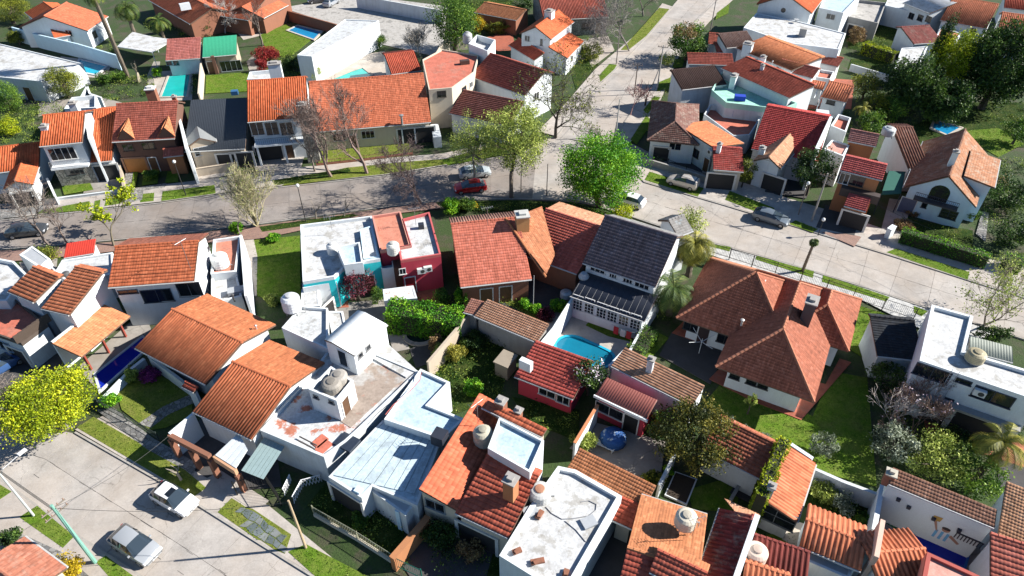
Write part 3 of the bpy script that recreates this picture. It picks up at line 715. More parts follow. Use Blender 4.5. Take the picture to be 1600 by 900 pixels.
# ---------------------------------------------------------------- vehicles, poles
def car(px, py, ang, col, label, L=4.0, W=1.72, Hh=1.48, van=0.0, sunroof=False, roofrack=False, z=0.03):
    c = P(px, py, z); T = thing('car', label, 'car', c); a = math.radians(ang); d = np.array([math.cos(a), math.sin(a), 0]); n = np.array([-d[1], d[0], 0])
    k = Hh / 1.48
    st = [(-.5, .80, .34, .78, .80, .55), (-.475, .93, .22, .92 + van * .1, .95 + van * .35, .66), (-.43, 1, .2, .97, 1.10 + van * .26, .68), (-.31 - van * .08, 1, .2, .98, 1.40, .64), (-.12, 1, .2, .98, 1.46, .66), (.04, 1, .2, .97, 1.38, .62), (.27, 1, .2, .93, .96, .70), (.36, .99, .2, .86, .90, .70), (.455, .93, .22, .74, .79, .62), (.497, .78, .34, .60, .63, .52)]
    R = []
    for x, wf, zl, zb, zr, wr in st:
        hw = W / 2 * wf; zr *= k; zb *= k if zb > .9 else 1; zr = max(zr, zb + .012)
        side = [(hw * .86, zl), (hw, zl + .18), (hw, zb - .13), (hw * .95, zb), (W * wr * .5 * 1.06, zr - .05 if zr - zb > .12 else zb + .006), (W * wr * .5 * .78, zr)]
        ring = side + [(-y, zz) for y, zz in reversed(side)]
        R.append([c + d * x * L + n * y + np.array([0, 0, zz]) for y, zz in ring])
    V = [p for r_ in R for p in r_]; m = 12; body, glass = [], []
    for i in range(len(R) - 1):
        for j in range(m):
            q = (i * m + j, i * m + (j + 1) % m, (i + 1) * m + (j + 1) % m, (i + 1) * m + j)
            sidew = j in (3, 7); top = j in (3, 4, 5, 6, 7)
            (glass if (i in (3, 4) and sidew) or (i in (2, 5) and top) else body).append(q)
    body += [tuple(range(m)), tuple(range(len(V) - 1, len(V) - m - 1, -1))]
    V = np.array(V); cn = V.mean(0)
    key = 'paint_%s' % (col,)
    if key not in MATS:
        mt, nt, b = newmat(key); b.inputs['Base Color'].default_value = (*col, 1); b.inputs['Roughness'].default_value = 0.28; b.inputs['Metallic'].default_value = 0.25 if max(col) < .6 else 0.0
        b.inputs['Coat Weight'].default_value = 0.6; MATS[key] = mt
    def sub(name, F, mat, par=T, sm=False):
        o = obj(name, (V, F), mat, par, smooth=sm); bm = bmesh.new(); bm.from_mesh(o.data)
        bmesh.ops.delete(bm, geom=[v for v in bm.verts if not v.link_faces], context='VERTS'); bmesh.ops.recalc_face_normals(bm, faces=bm.faces); bm.to_mesh(o.data); bm.free(); return o
    bo = sub('body', body, MATS[key], sm=True); bv = bo.modifiers.new('bevel', 'BEVEL'); bv.width = 0.05; bv.segments = 2; bv.limit_method = 'ANGLE'; bv.angle_limit = math.radians(22); bo.data.set_sharp_from_angle(angle=math.radians(50))
    if 'car_glass' not in MATS:
        mt, nt, b = newmat('car_glass'); b.inputs['Base Color'].default_value = (.035, .05, .065, 1); b.inputs['Roughness'].default_value = .04; b.inputs['Specular IOR Level'].default_value = 1.0; MATS['car_glass'] = mt
    sub('windows', glass, MATS['car_glass'])
    bk = plain((0.015, 0.015, 0.015), .6); pil = MB()
    for s in (-1, 1):
        for xx in (-.13,):
            p0 = c + d * xx * L + n * s * (W / 2 * .955) + np.array([0, 0, .97 * k]); p1 = c + d * xx * L + n * s * (W * .71 * .53) + np.array([0, 0, 1.43 * k]); pil.tube([p0, p1], .035, 4)
    obj('door_pillars', pil, bk, T)
    for x in (-.315, .32):
        for s in (-1, 1):
            q = c + d * x * L + n * s * (W / 2 - .10) + np.array([0, 0, .31]); w_ = obj('wheel', MB().tube([q - n * s * .1, q + n * s * .105], .31, 14), bk, T)
            obj('rim', MB().tube([q + n * s * .09, q + n * s * .12], [.2, .17], 10), plain((.45, .45, .46), .35, .8), w_)
    for s in (-1, 1):
        q = c + d * L * .468 + n * s * W * .36; obj('headlight', MB().obox(q, d, .16, .34, .6, .73), plain((.75, .77, .8), .1), T)
        q = c + d * L * -.482 + n * s * W * .34; obj('tail_light', MB().obox(q, d, .1, .2, .72, .92), plain((.35, .01, .01), .2), T)
        q = c + d * L * .17 + n * s * (W / 2 + .06); obj('mirror', MB().obox(q, d, .1, .16, .93 * k, 1.05 * k), MATS[key], T)
    obj('bumper', MB().obox(c + d * L * .487, d, .05, W * .72, .36, .5), bk, T)
    obj('number_plate', MB().obox(c + d * L * .507, d, .02, .42, .42, .53), plain((.6, .6, .6), .4), T)
    if sunroof: obj('sunroof', MB().obox(c + d * L * -.055, d, .72, W * .44, 1.36 * k, 1.47 * k), glass_mat(), T)
    if roofrack:
        for s in (-1, 1): obj('roof_rail', MB().tube([c + d * L * -.3 + n * s * W * .29 + np.array([0, 0, 1.49 * k]), c + d * L * .02 + n * s * W * .29 + np.array([0, 0, 1.49 * k])], .025, 5), bk, T)
    return T
def pole(label, base, h, c=(0.42, 0.40, 0.37), r=0.13, arms=1, armang=60, name='utility_pole', lamp=None, arm_len=1.6):
    b = P(*base, 0.1); T = thing(name, label, 'pole' if lamp is None else 'street lamp', b); t = b + np.array([0, 0, h])
    obj('shaft', MB().tube([b, b + (t - b) * .5, t], [r, r * .85, r * .65], 9), plain(c, .8), T)
    a = math.radians(armang); d = np.array([math.cos(a), math.sin(a), 0])
    for i in range(arms):
        q = t - np.array([0, 0, .35 + .55 * i]); obj('crossarm', MB().tube([q - d * .8, q + d * .8], .05, 5), plain((.2, .17, .14), .8), T)
        for s in (-.7, -.3, .3, .7): obj('insulator', MB().lathe(q + d * s + np.array([0, 0, .04]), [(.03, 0), (.05, .06), (.03, .12), (.045, .16), (.02, .2)], 7), plain((.3, .2, .15), .3), T)
    if lamp == 'arm':
        e = t + d * arm_len + np.array([0, 0, .25]); obj('lamp_arm', MB().tube([t - np.array([0, 0, .3]), t + d * .3 + np.array([0, 0, .1]), e], .035, 5), plain((.5, .5, .5), .4, .5), T)
        obj('lamp_head', MB().obox(e, d, .6, .26, e[2] - .06, e[2] + .08), plain((.7, .7, .7), .4), T)
    if lamp == 'globe':
        obj('lamp_globe', MB().lathe(t, [(.06, 0), (.16, .06), (.21, .2), (.16, .36), (.05, .42)], 12), plain((.82, .82, .8), .3), T, smooth=True)
    return T
def cable(label, a, b, sag=0.5, r=0.016, group='overhead cables'):
    a, b = np.array(a, float), np.array(b, float); pts = []
    for i in range(13): u = i / 12; q = a + (b - a) * u; q[2] -= 4 * sag * u * (1 - u); pts.append(q)
    return tag(obj('overhead_cable', MB().tube(pts, r, 4), plain((.03, .03, .03), .6), at=pts[6]), label, 'cable', group)
# ---------------------------------------------------------------- palette
WH = plaster((0.76, 0.80, 0.82), .35); WH2 = plaster((0.66, 0.70, 0.72), .6); CREAM = plaster((0.66, 0.58, 0.46), .35); BEIGE = plaster((0.48, 0.40, 0.31), .4)
GREYW = plaster((0.38, 0.37, 0.35), .6); BRICK = plaster((0.30, 0.13, 0.08), .5, 2.0); BROWN = plaster((0.17, 0.09, 0.065), .4); CRIM = plaster((0.52, 0.05, 0.08), .35)
TEAL = plaster((0.03, 0.60, 0.66), .3); LBLUE = plaster((0.60, 0.78, 0.88), .25); PINK = plaster((0.62, 0.27, 0.21), .3); MINT = plaster((0.42, 0.72, 0.60), .3); OCHRE = plaster((0.46, 0.20, 0.09), .4)
MURAL = plaster((0.70, 0.80, 0.80), .15); STONE = paved((0.42, 0.40, 0.36), (0.24, 0.22, 0.2), 'stone_facing', 2.2)
ORA = tile((0.57, 0.135, 0.05), .2); ORB = tile((0.52, 0.175, 0.075), .25); TAN = tile((0.56, 0.22, 0.10), .25); TAN2 = tile((0.58, 0.30, 0.18), .3)
RED = tile((0.50, 0.10, 0.055), .35); REDP = tile((0.54, 0.15, 0.10), .35); REDD = tile((0.30, 0.06, 0.05), .5); BRN = tile((0.25, 0.09, 0.06), .6, moss=.25); WINE = tile((0.30, 0.05, 0.045), .5, moss=.5)
DRK = tile((0.10, 0.07, 0.065), .5); PLUM = tile((0.15, 0.12, 0.135), .25); SLATE = tile((0.035, 0.04, 0.048), .3); MOSS = tile((0.42, 0.19, 0.10), .45, moss=.75); GREYT = tile((0.30, 0.29, 0.28), .35); STRP = tile((0.62, 0.20, 0.10), .15)
MRED = plain((0.55, 0.05, 0.03), .45, 0, None, .2); MGREEN = plain((0.05, 0.36, 0.20), .45, 0, None, .2); MDARK = plain((0.03, 0.035, 0.05), .5); MWHITE = plain((0.68, 0.72, 0.74), .5); MGREY = plain((0.42, 0.44, 0.46), .5)
FWHITE = patchy((0.60, 0.61, 0.615), (0.45, 0.44, 0.415), .55, .8); FDIRTY = patchy((0.62, 0.64, 0.65), (0.50, 0.18, 0.11), .5, .6, (0.34, 0.28, 0.23)); FTERRA = patchy((0.58, 0.17, 0.11), (0.52, 0.20, 0.14), .5, .6)
FGREY = patchy((0.58, 0.60, 0.61), (0.42, 0.42, 0.41), .45, .7); FMEMB = patchy((0.52, 0.635, 0.70), (0.44, 0.54, 0.60), .4, 1.2); FSALM = patchy((0.62, 0.24, 0.16), (0.55, 0.26, 0.19), .4, .5); FBLUE = patchy((0.50, 0.66, 0.76), (0.42, 0.55, 0.64), .4, .9)
FMINT = patchy((0.36, 0.70, 0.56), (0.5, 0.74, 0.65), .4, .8); FPINK = patchy((0.66, 0.33, 0.27), (0.60, 0.30, 0.24), .4, .6); FCONC = patchy((0.46, 0.44, 0.41), (0.30, 0.29, 0.27), .5, .6)
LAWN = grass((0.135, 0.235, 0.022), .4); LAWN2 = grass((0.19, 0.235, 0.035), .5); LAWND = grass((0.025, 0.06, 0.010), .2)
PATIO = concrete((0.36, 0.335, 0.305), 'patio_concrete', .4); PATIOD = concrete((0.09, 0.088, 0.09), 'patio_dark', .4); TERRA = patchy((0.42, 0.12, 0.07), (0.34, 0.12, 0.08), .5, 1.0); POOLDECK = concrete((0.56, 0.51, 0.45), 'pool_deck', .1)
SETTS = paved((0.34, 0.33, 0.31), (0.16, 0.16, 0.16), 'grey_setts', 2.6); CHECK = paved((0.66, 0.65, 0.62), (0.36, 0.36, 0.36), 'checker_tiles', 1.6, True, math.radians(-31), (.5, .5, .48)); PAVE = concrete((0.50, 0.46, 0.42), 'pavement_concrete', .5, .9); REDPAVE = paved((0.42, 0.24, 0.18), (0.34, 0.2, 0.16), 'red_pavers', 2.4, True, math.radians(12))
SLATEP = paved((0.22, 0.26, 0.27), (0.11, 0.14, 0.15), 'slate_paving', 0.9)
# ---------------------------------------------------------------- ground and streets
soil = newmat('garden_soil')
def soil_mat():
    m, nt, b = soil; pos = worldpos(nt)
    c = mix(nt, ramp(nt, noise(nt, pos, .35, 7, .7), [(.36, (0, 0, 0)), (.52, (1, 1, 1))]), (0.085, 0.075, 0.048), (0.042, 0.078, 0.016))
    c = mix(nt, .7, c, ramp(nt, noise(nt, pos, 6.0, 5, .7), [(.3, (.35, .35, .35)), (.65, (1, 1, 1))]), 'MULTIPLY')
    nt.links.new(c, b.inputs['Base Color']); b.inputs['Roughness'].default_value = .95; bump(nt, b, noise(nt, pos, 6.0, 5, .7), .08, .8); return m
struct(obj('ground', MB().add([(-900, -300, -.02), (900, -300, -.02), (900, 1500, -.02), (-900, 1500, -.02)], [(0, 1, 2, 3)]), soil_mat()))
ROADC = concrete((0.47, 0.435, 0.40), 'road_concrete', .3, .35)
def resample(picks, n):
    pts = [P(*p, 0.03)[:2] for p in picks]; L = [0]
    for i in range(len(pts) - 1): L.append(L[-1] + np.linalg.norm(pts[i + 1] - pts[i]))
    out = []
    for k in range(n + 1):
        t = L[-1] * k / n; i = max(j for j in range(len(L) - 1) if L[j] <= t + 1e-9); out.append(pts[i] + (pts[i + 1] - pts[i]) * ((t - L[i]) / max(1e-6, L[i + 1] - L[i])))
    return out
ROADD = concrete((0.30, 0.27, 0.25), 'road_concrete_grey', .3, .35)
def road(name, left, right, n, lanes=2, mat=None):
    a = resample(left, n); br = resample(right, 400); b = []; last = 0
    for i, q in enumerate(a):      # joints run square across the carriageway
        d = [np.linalg.norm(x - q) for x in br]; k = max(last + (3 if i else 0), int(np.argmin(d))); k = min(k, 400 - 3 * (n - i)); last = k; b.append(br[k])
    R = struct(obj(name, MB().prism(inset(a + b[::-1], -.05), -.015, .005), plain((.16, .145, .13), .95)))
    for i in range(n):
        for k in range(lanes):
            u0, u1 = k / lanes, (k + 1) / lanes
            q = [a[i] * (1 - u0) + b[i] * u0, a[i + 1] * (1 - u0) + b[i + 1] * u0, a[i + 1] * (1 - u1) + b[i + 1] * u1, a[i] * (1 - u1) + b[i] * u1]
            obj('concrete_slab', MB().prism(inset(q, .012), .0, .03 + .003 * ((i * 7 + k * 3) % 3)), mat or ROADC, R)
    for u in (.5, .27, .74):        # poured tar along the joints, broken and wandering
        mb = MB()
        for i in range(n):
            for j in range(6):
                if RNG.uniform() < (.45 if u == .5 else .93): continue
                w0, w1 = (i + j / 6), (i + (j + 1) / 6); f = lambda w: (a[min(int(w), n - 1)] * (1 - (w - min(int(w), n - 1))) + a[min(int(w), n - 1) + 1] * (w - min(int(w), n - 1))) * (1 - u) + (b[min(int(w), n - 1)] * (1 - (w - min(int(w), n - 1))) + b[min(int(w), n - 1) + 1] * (w - min(int(w), n - 1))) * u
                p0, p1 = f(w0), f(w1)
                if np.linalg.norm(p1 - p0) > .05: mb.obox((p0 + p1) / 2 + RNG.normal(0, .035, 2), p1 - p0, np.linalg.norm(p1 - p0) + .06, RNG.uniform(.02, .045), .02, .0395 + .0004 * ((i * 6 + j) % 3))
        if mb.v: obj('tar_seam', mb, plain((.12, .11, .10), .8), R, kind='stuff')
    return R
road('road', [(-60, 645), (117, 676), (260, 758), (400, 846), (500, 908), (640, 1000)], [(-170, 690), (0, 747), (122, 836), (240, 912), (360, 1000), (470, 1090)], 12)
road('road', [(-120, 358), (62, 338), (250, 318), (400, 297), (607, 275), (690, 262), (790, 244), (840, 228)], [(-160, 398), (60, 384), (250, 367), (407, 348), (560, 327), (700, 311), (800, 309), (900, 313)], 20, mat=ROADD)
road('road', [(868, 214), (905, 170), (937, 133), (960, 111), (1012, 57), (1050, 12), (1085, -30), (1110, -60)], [(958, 235), (975, 192), (1000, 158), (1020, 134), (1040, 84), (1090, 32), (1127, -4), (1160, -40)], 16)
struct(obj('road', MB().prism([P(*q, .03) for q in ((836, 227), (868, 213), (958, 234), (966, 250), (1008, 284), (990, 338), (948, 327), (904, 316), (815, 311))], -.01, .026), ROADC))
road('road', [(1007, 285), (1132, 321), (1210, 345), (1384, 397), (1535, 445), (1760, 515)], [(945, 326), (990, 338), (1097, 374), (1200, 402), (1357, 449), (1422, 471), (1700, 560)], 15)
kerb('kerb', [(117, 675), (260, 757), (400, 845), (500, 907)]); kerb('kerb', [(0, 748), (122, 837), (240, 913)])
kerb('kerb', [(-120, 357), (62, 337), (250, 317), (400, 296), (607, 274), (690, 261), (790, 243), (870, 212), (905, 169), (937, 132), (960, 110), (1012, 56), (1050, 11), (1085, -31)])
kerb('kerb', [(-160, 399), (60, 385), (250, 368), (407, 349), (560, 328), (700, 312), (800, 310), (905, 313), (990, 339), (1097, 375), (1200, 403), (1357, 450), (1422, 472), (1700, 561)])
kerb('kerb', [(1127, -5), (1090, 31), (1041, 83), (1021, 133), (1001, 157), (976, 191), (960, 232), (1007, 284), (1132, 320), (1384, 396), (1535, 444), (1760, 514)])
# pavements and verges (picked on the ground)
patch('pavement', [(117, 671), (160, 650), (320, 745), (420, 790), (560, 905), (640, 1000), (505, 907), (400, 843), (260, 755)], .13, PAVE)
patch('verge', [(120, 668), (146, 651), (235, 702), (275, 722), (322, 762), (300, 778), (262, 752)], .145, LAWN2, 9)
patch('verge', [(340, 800), (362, 778), (420, 815), (440, 850), (402, 843)], .145, LAWN2, 9)
flag = [(352, 798), (372, 788), (395, 795), (455, 835), (445, 865), (428, 858), (385, 828)]
FLAGM = [concrete(c_, 'flagstone_%d' % i_, .1, 1.1) for i_, c_ in enumerate(((.17, .20, .21), (.13, .16, .165), (.22, .24, .24)))]
fp = patch('pavement', flag, .147, LAWN2, 4)
stones(fp, flag, .15, .62, -31, FLAGM[0])
for i_, k_ in enumerate(fp.children): k_.data.materials[0] = FLAGM[i_ % 3]
sp = patch('pavement', [(322, 748), (345, 735), (420, 782), (400, 800)], .146, PAVE); stones(sp, [(322, 748), (345, 735), (420, 782), (400, 800)], .147, .9, -30, PAVE, 'pavement_slab', .012, .0)
patch('verge', [(450, 862), (478, 850), (570, 898), (620, 930), (520, 925)], .145, LAWN, 14)
patch('pavement', [(-120, 720), (0, 750), (122, 839), (240, 915), (150, 960), (-150, 900)], .13, PAVE)
patch('verge', [(-20, 768), (0, 757), (18, 768), (-15, 790)], .145, LAWN, 12)
patch('verge', [(30, 808), (58, 790), (116, 838), (98, 856)], .145, LAWN, 14); patch('verge', [(150, 878), (165, 868), (215, 905), (180, 912)], .145, LAWN, 14)
patch('pavement', [(0, 852), (25, 830), (95, 862), (145, 905), (100, 915), (60, 865)], .146, SETTS)
patch('pavement', [(-120, 354), (62, 335), (250, 315), (400, 294), (607, 272), (690, 259), (760, 246), (760, 225), (690, 240), (560, 250), (400, 270), (250, 289), (62, 312), (-120, 332)], .13, PAVE)
patch('pavement', [(-10, 322), (70, 312), (80, 330), (0, 342)], .143, SETTS); patch('pavement', [(188, 298), (225, 292), (222, 312), (192, 319)], .143, SETTS); patch('pavement', [(220, 292), (260, 286), (258, 292), (222, 298)], .143, SETTS)
for q in ([(66, 328), (140, 314), (138, 328), (58, 334)], [(148, 314), (157, 312), (155, 325), (146, 326)], [(166, 310), (188, 307), (188, 318), (163, 322)], [(220, 303), (241, 301), (240, 314), (219, 316)], [(254, 299), (335, 289), (337, 302), (252, 314)]):
    patch('verge', q, .145, LAWN, 10)
patch('verge', [(450, 284), (540, 262), (640, 252), (700, 248), (740, 240), (700, 256), (607, 271), (440, 290)], .145, LAWN2, 8); patch('verge', [(690, 250), (740, 236), (800, 225), (790, 240), (700, 258)], .145, LAWN, 12)
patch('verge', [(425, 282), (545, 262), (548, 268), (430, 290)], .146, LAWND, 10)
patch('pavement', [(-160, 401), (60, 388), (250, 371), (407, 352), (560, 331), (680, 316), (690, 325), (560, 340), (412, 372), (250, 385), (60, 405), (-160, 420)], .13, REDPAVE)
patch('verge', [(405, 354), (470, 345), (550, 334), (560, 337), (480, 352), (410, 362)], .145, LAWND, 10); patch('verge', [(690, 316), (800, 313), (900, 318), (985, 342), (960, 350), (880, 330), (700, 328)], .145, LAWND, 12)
patch('pavement', [(985, 342), (1097, 377), (1200, 405), (1357, 452), (1422, 474), (1560, 520), (1500, 540), (1420, 505), (1350, 470), (1250, 445), (1130, 405), (1040, 372)], .13, CHECK)
patch('verge', [(1100, 379), (1142, 386), (1140, 393), (1103, 383)], .145, LAWN, 12); patch('verge', [(1182, 400), (1272, 424), (1270, 434), (1180, 405)], .145, LAWN, 12); patch('verge', [(1286, 430), (1352, 451), (1390, 464), (1385, 471), (1284, 440)], .145, LAWN, 12); patch('verge', [(1428, 478), (1450, 486), (1440, 494), (1428, 488)], .145, LAWN, 12)
patch('pavement', [(955, 238), (1007, 283), (1132, 319), (1384, 395), (1535, 443), (1760, 513), (1800, 480), (1600, 418), (1440, 378), (1300, 330), (1150, 285), (1040, 252), (990, 225)], .13, PAVE)
patch('verge', [(1007, 281), (1015, 268), (1100, 294), (1090, 307)], .145, LAWN, 14); patch('verge', [(1133, 312), (1140, 298), (1210, 325), (1205, 340)], .145, LAWN, 12); patch('verge', [(1233, 350), (1243, 344), (1278, 358), (1270, 363)], .145, LAWN, 12); patch('verge', [(1385, 394), (1400, 388), (1515, 425), (1512, 437)], .145, LAWN, 12)
patch('pavement', [(1282, 362), (1330, 366), (1346, 370), (1335, 385)], .145, REDPAVE)
patch('pavement', [(1127, -5), (1090, 29), (1041, 81), (1021, 131), (1001, 155), (976, 189), (962, 228), (985, 222), (1012, 195), (1035, 150), (1062, 85), (1110, 32), (1150, -5)], .13, PAVE)
for q in ([(1030, 128), (1055, 118), (1045, 138), (1026, 143)], [(1005, 172), (1022, 150), (1032, 152), (1012, 178)], [(1055, 92), (1070, 92), (1066, 104), (1050, 106)], [(1120, 20), (1140, 5), (1138, 20), (1118, 30)], [(985, 218), (1010, 180), (1020, 190), (995, 225)]): patch('verge', q, .145, LAWN, 12)
patch('pavement', [(868, 212), (905, 168), (937, 131), (960, 109), (1012, 55), (1050, 10), (1035, 5), (1000, 48), (930, 108), (885, 160), (840, 205)], .13, PAVE)
patch('verge', [(938, 128), (960, 108), (964, 101), (952, 100), (936, 118)], .145, LAWN, 14); patch('verge', [(982, 78), (1010, 56), (1046, 14), (1030, 12), (996, 50), (970, 78)], .145, LAWN2, 8)
# gardens, patios, yards
patch('lawn', [(395, 375), (468, 368), (470, 470), (450, 478), (402, 462)], .05, LAWN, 10); patch('garden_path', [(378, 368), (396, 372), (402, 400), (401, 462), (383, 465)], .06, POOLDECK)
patch('lawn', [(100, 304), (96, 289), (140, 284), (146, 296)], .16, LAWN, 10); patch('lawn', [(208, 268), (216, 266), (212, 290), (206, 291)], .15, LAWN, 10); patch('lawn', [(224, 270), (248, 268), (246, 286), (222, 289)], .15, LAWN, 10); patch('lawn', [(262, 268), (280, 266), (278, 284), (258, 285)], .15, LAWN, 10)
patch('garden_path', [(196, 270), (208, 267), (204, 292), (194, 293)], .14, SETTS); patch('patio', [(145, 250), (185, 250), (190, 295), (130, 302), (136, 285)], .12, PATIO); patch('patio', [(300, 258), (368, 252), (366, 272), (305, 282)], .14, PAVE); patch('driveway', [(388, 232), (480, 228), (470, 262), (400, 268)], .13, PAVE)
patch('lawn', [(495, 228), (640, 212), (640, 245), (498, 258)], .12, LAWN2, 8)
patch('lawn', [(405, 55), (446, 38), (486, 62), (452, 90), (420, 84)], .08, LAWN, 10); patch('lawn', [(322, 118), (394, 112), (396, 142), (321, 146)], .08, LAWN, 12); patch('car_park', [(440, 12), (560, -8), (700, 10), (690, 90), (600, 70), (510, 34)], .06, FCONC)
patch('patio', [(238, 112), (302, 108), (300, 156), (246, 158)], .04, POOLDECK); patch('patio', [(495, 95), (600, 80), (640, 118), (500, 132)], .04, POOLDECK)
patch('patio', [(95, 88), (175, 98), (165, 122), (90, 118)], .04, POOLDECK)
patch('lawn', [(180, 605), (215, 570), (300, 610), (300, 650), (258, 668), (232, 672), (190, 640)], .06, LAWN2, 10); patch('garden_path', [(216, 662), (255, 635), (300, 615), (305, 628), (262, 648), (236, 668)], .09, SETTS)
patch('pavement', [(150, 640), (178, 637), (240, 685), (310, 725), (300, 740), (230, 702)], .15, SETTS)
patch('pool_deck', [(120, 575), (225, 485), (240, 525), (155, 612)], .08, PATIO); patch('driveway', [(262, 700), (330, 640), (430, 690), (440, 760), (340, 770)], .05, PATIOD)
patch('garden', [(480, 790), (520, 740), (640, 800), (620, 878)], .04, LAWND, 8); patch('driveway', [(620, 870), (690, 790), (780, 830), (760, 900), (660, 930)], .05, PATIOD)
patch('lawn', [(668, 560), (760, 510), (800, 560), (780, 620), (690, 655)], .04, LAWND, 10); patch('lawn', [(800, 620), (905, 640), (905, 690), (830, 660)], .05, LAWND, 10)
patch('pool_deck', [(832, 530), (870, 485), (1000, 530), (965, 575), (900, 570)], .06, POOLDECK); patch('lawn', [(915, 508), (930, 492), (1000, 520), (990, 535), (950, 525)], .09, LAWN, 10)
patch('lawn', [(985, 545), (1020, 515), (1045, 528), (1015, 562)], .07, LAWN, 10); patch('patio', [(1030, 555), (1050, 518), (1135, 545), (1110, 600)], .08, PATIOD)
patch('lawn', [(1100, 630), (1130, 595), (1270, 650), (1300, 580), (1355, 590), (1370, 760), (1290, 740), (1200, 690)], .06, LAWN, 10); patch('lawn', [(1320, 540), (1345, 478), (1382, 490), (1350, 560)], .08, LAWN, 10)
patch('terrace', [(1108, 592), (1140, 560), (1290, 600), (1312, 560), (1330, 566), (1252, 656), (1180, 628)], .12, TERRA); patch('terrace', [(1050, 520), (1070, 500), (1148, 535), (1132, 548)], .12, TERRA)
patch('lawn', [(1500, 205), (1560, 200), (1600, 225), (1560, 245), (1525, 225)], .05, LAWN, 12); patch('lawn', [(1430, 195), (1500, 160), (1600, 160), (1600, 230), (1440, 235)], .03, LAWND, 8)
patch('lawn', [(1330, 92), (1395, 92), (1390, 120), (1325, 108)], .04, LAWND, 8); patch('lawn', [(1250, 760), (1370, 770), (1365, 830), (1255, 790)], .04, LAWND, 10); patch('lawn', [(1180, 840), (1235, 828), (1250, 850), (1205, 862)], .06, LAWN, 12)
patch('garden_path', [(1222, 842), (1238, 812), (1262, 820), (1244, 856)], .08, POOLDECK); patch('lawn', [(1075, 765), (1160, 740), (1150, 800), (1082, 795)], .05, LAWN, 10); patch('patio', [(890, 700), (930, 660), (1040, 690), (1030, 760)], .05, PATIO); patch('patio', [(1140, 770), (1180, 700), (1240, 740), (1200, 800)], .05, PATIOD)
patch('patio', [(1376, 830), (1385, 790), (1545, 850), (1530, 905), (1440, 880)], .06, PATIO); patch('artificial_turf', [(1370, 808), (1388, 788), (1420, 808), (1408, 832)], .09, plain((.02, .16, .05), .9))
patch('patio', [(1100, 262), (1160, 285), (1210, 300), (1200, 320), (1090, 285)], .14, PAVE); patch('front_garden', [(1010, 245), (1050, 232), (1120, 262), (1100, 282), (1012, 262)], .1, PATIOD)
patch('patio', [(1390, 310), (1425, 315), (1410, 370), (1375, 365)], .14, PAVE); patch('lawn', [(1410, 340), (1520, 360), (1520, 400), (1400, 370)], .1, LAWND, 10); patch('garden_path', [(1525, 365), (1535, 330), (1545, 332), (1540, 378)], .13, SETTS)
patch('patio', [(600, 440), (690, 432), (690, 468), (600, 470)], .05, TERRA); patch('patio', [(500, 455), (540, 450), (545, 480), (505, 482)], .05, TERRA); patch('patio', [(720, 445), (850, 435), (900, 470), (830, 500), (740, 470)], .04, PATIOD); patch('lawn', [(775, 465), (800, 460), (850, 488), (840, 500)], .07, LAWN2, 10)

patch('patio', [(60, 160), (150, 150), (190, 160), (175, 172), (60, 182)], .02, PATIO); patch('patio', [(0, 135), (60, 132), (70, 160), (0, 168)], .02, PATIOD); patch('garden_path', [(230, 118), (240, 96), (250, 96), (244, 150), (232, 150)], .03, PATIO); patch('patio', [(385, 96), (398, 84), (412, 110), (392, 118)], .03, PATIO)
patch('patio', [(372, 52), (405, 46), (420, 52), (380, 62)], .03, PAVE); patch('patio', [(745, 62), (800, 48), (806, 78), (770, 80)], .03, TERRA); patch('driveway', [(700, 172), (745, 150), (760, 200), (712, 226)], .04, PATIO); patch('patio', [(888, 98), (915, 70), (935, 100), (900, 140)], .04, LAWND, 6); patch('driveway', [(905, 62), (950, 56), (960, 78), (925, 105)], .05, PAVE)
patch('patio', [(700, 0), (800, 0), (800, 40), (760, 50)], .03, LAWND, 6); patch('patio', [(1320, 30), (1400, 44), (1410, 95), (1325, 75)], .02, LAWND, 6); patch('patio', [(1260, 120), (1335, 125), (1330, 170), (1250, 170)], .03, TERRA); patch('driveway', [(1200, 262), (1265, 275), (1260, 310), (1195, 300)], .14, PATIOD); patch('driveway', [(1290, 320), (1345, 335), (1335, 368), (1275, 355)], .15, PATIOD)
patch('patio', [(455, 480), (600, 468), (640, 500), (520, 500)], .03, PATIO); patch('garden_path', [(590, 470), (606, 468), (640, 545), (615, 550)], .04, PATIO); patch('patio', [(640, 545), (700, 520), (690, 560), (650, 575)], .03, PATIOD); patch('patio', [(1350, 560), (1440, 575), (1435, 640), (1380, 620)], .03, PATIO); patch('terrace', [(1440, 640), (1600, 690), (1600, 730), (1450, 680)], .06, TERRA); patch('driveway', [(1560, 690), (1610, 700), (1610, 770), (1560, 760)], .05, PATIOD)
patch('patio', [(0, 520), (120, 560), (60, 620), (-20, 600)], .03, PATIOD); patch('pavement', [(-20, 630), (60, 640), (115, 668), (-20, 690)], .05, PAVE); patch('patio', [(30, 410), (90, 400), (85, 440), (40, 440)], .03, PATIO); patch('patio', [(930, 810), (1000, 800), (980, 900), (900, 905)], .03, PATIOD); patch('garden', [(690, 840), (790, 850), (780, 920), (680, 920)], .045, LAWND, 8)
# ---------------------------------------------------------------- houses
def house(label, px, py, name='house', cat='house'): return thing(name, label, cat, P(px, py, 0))
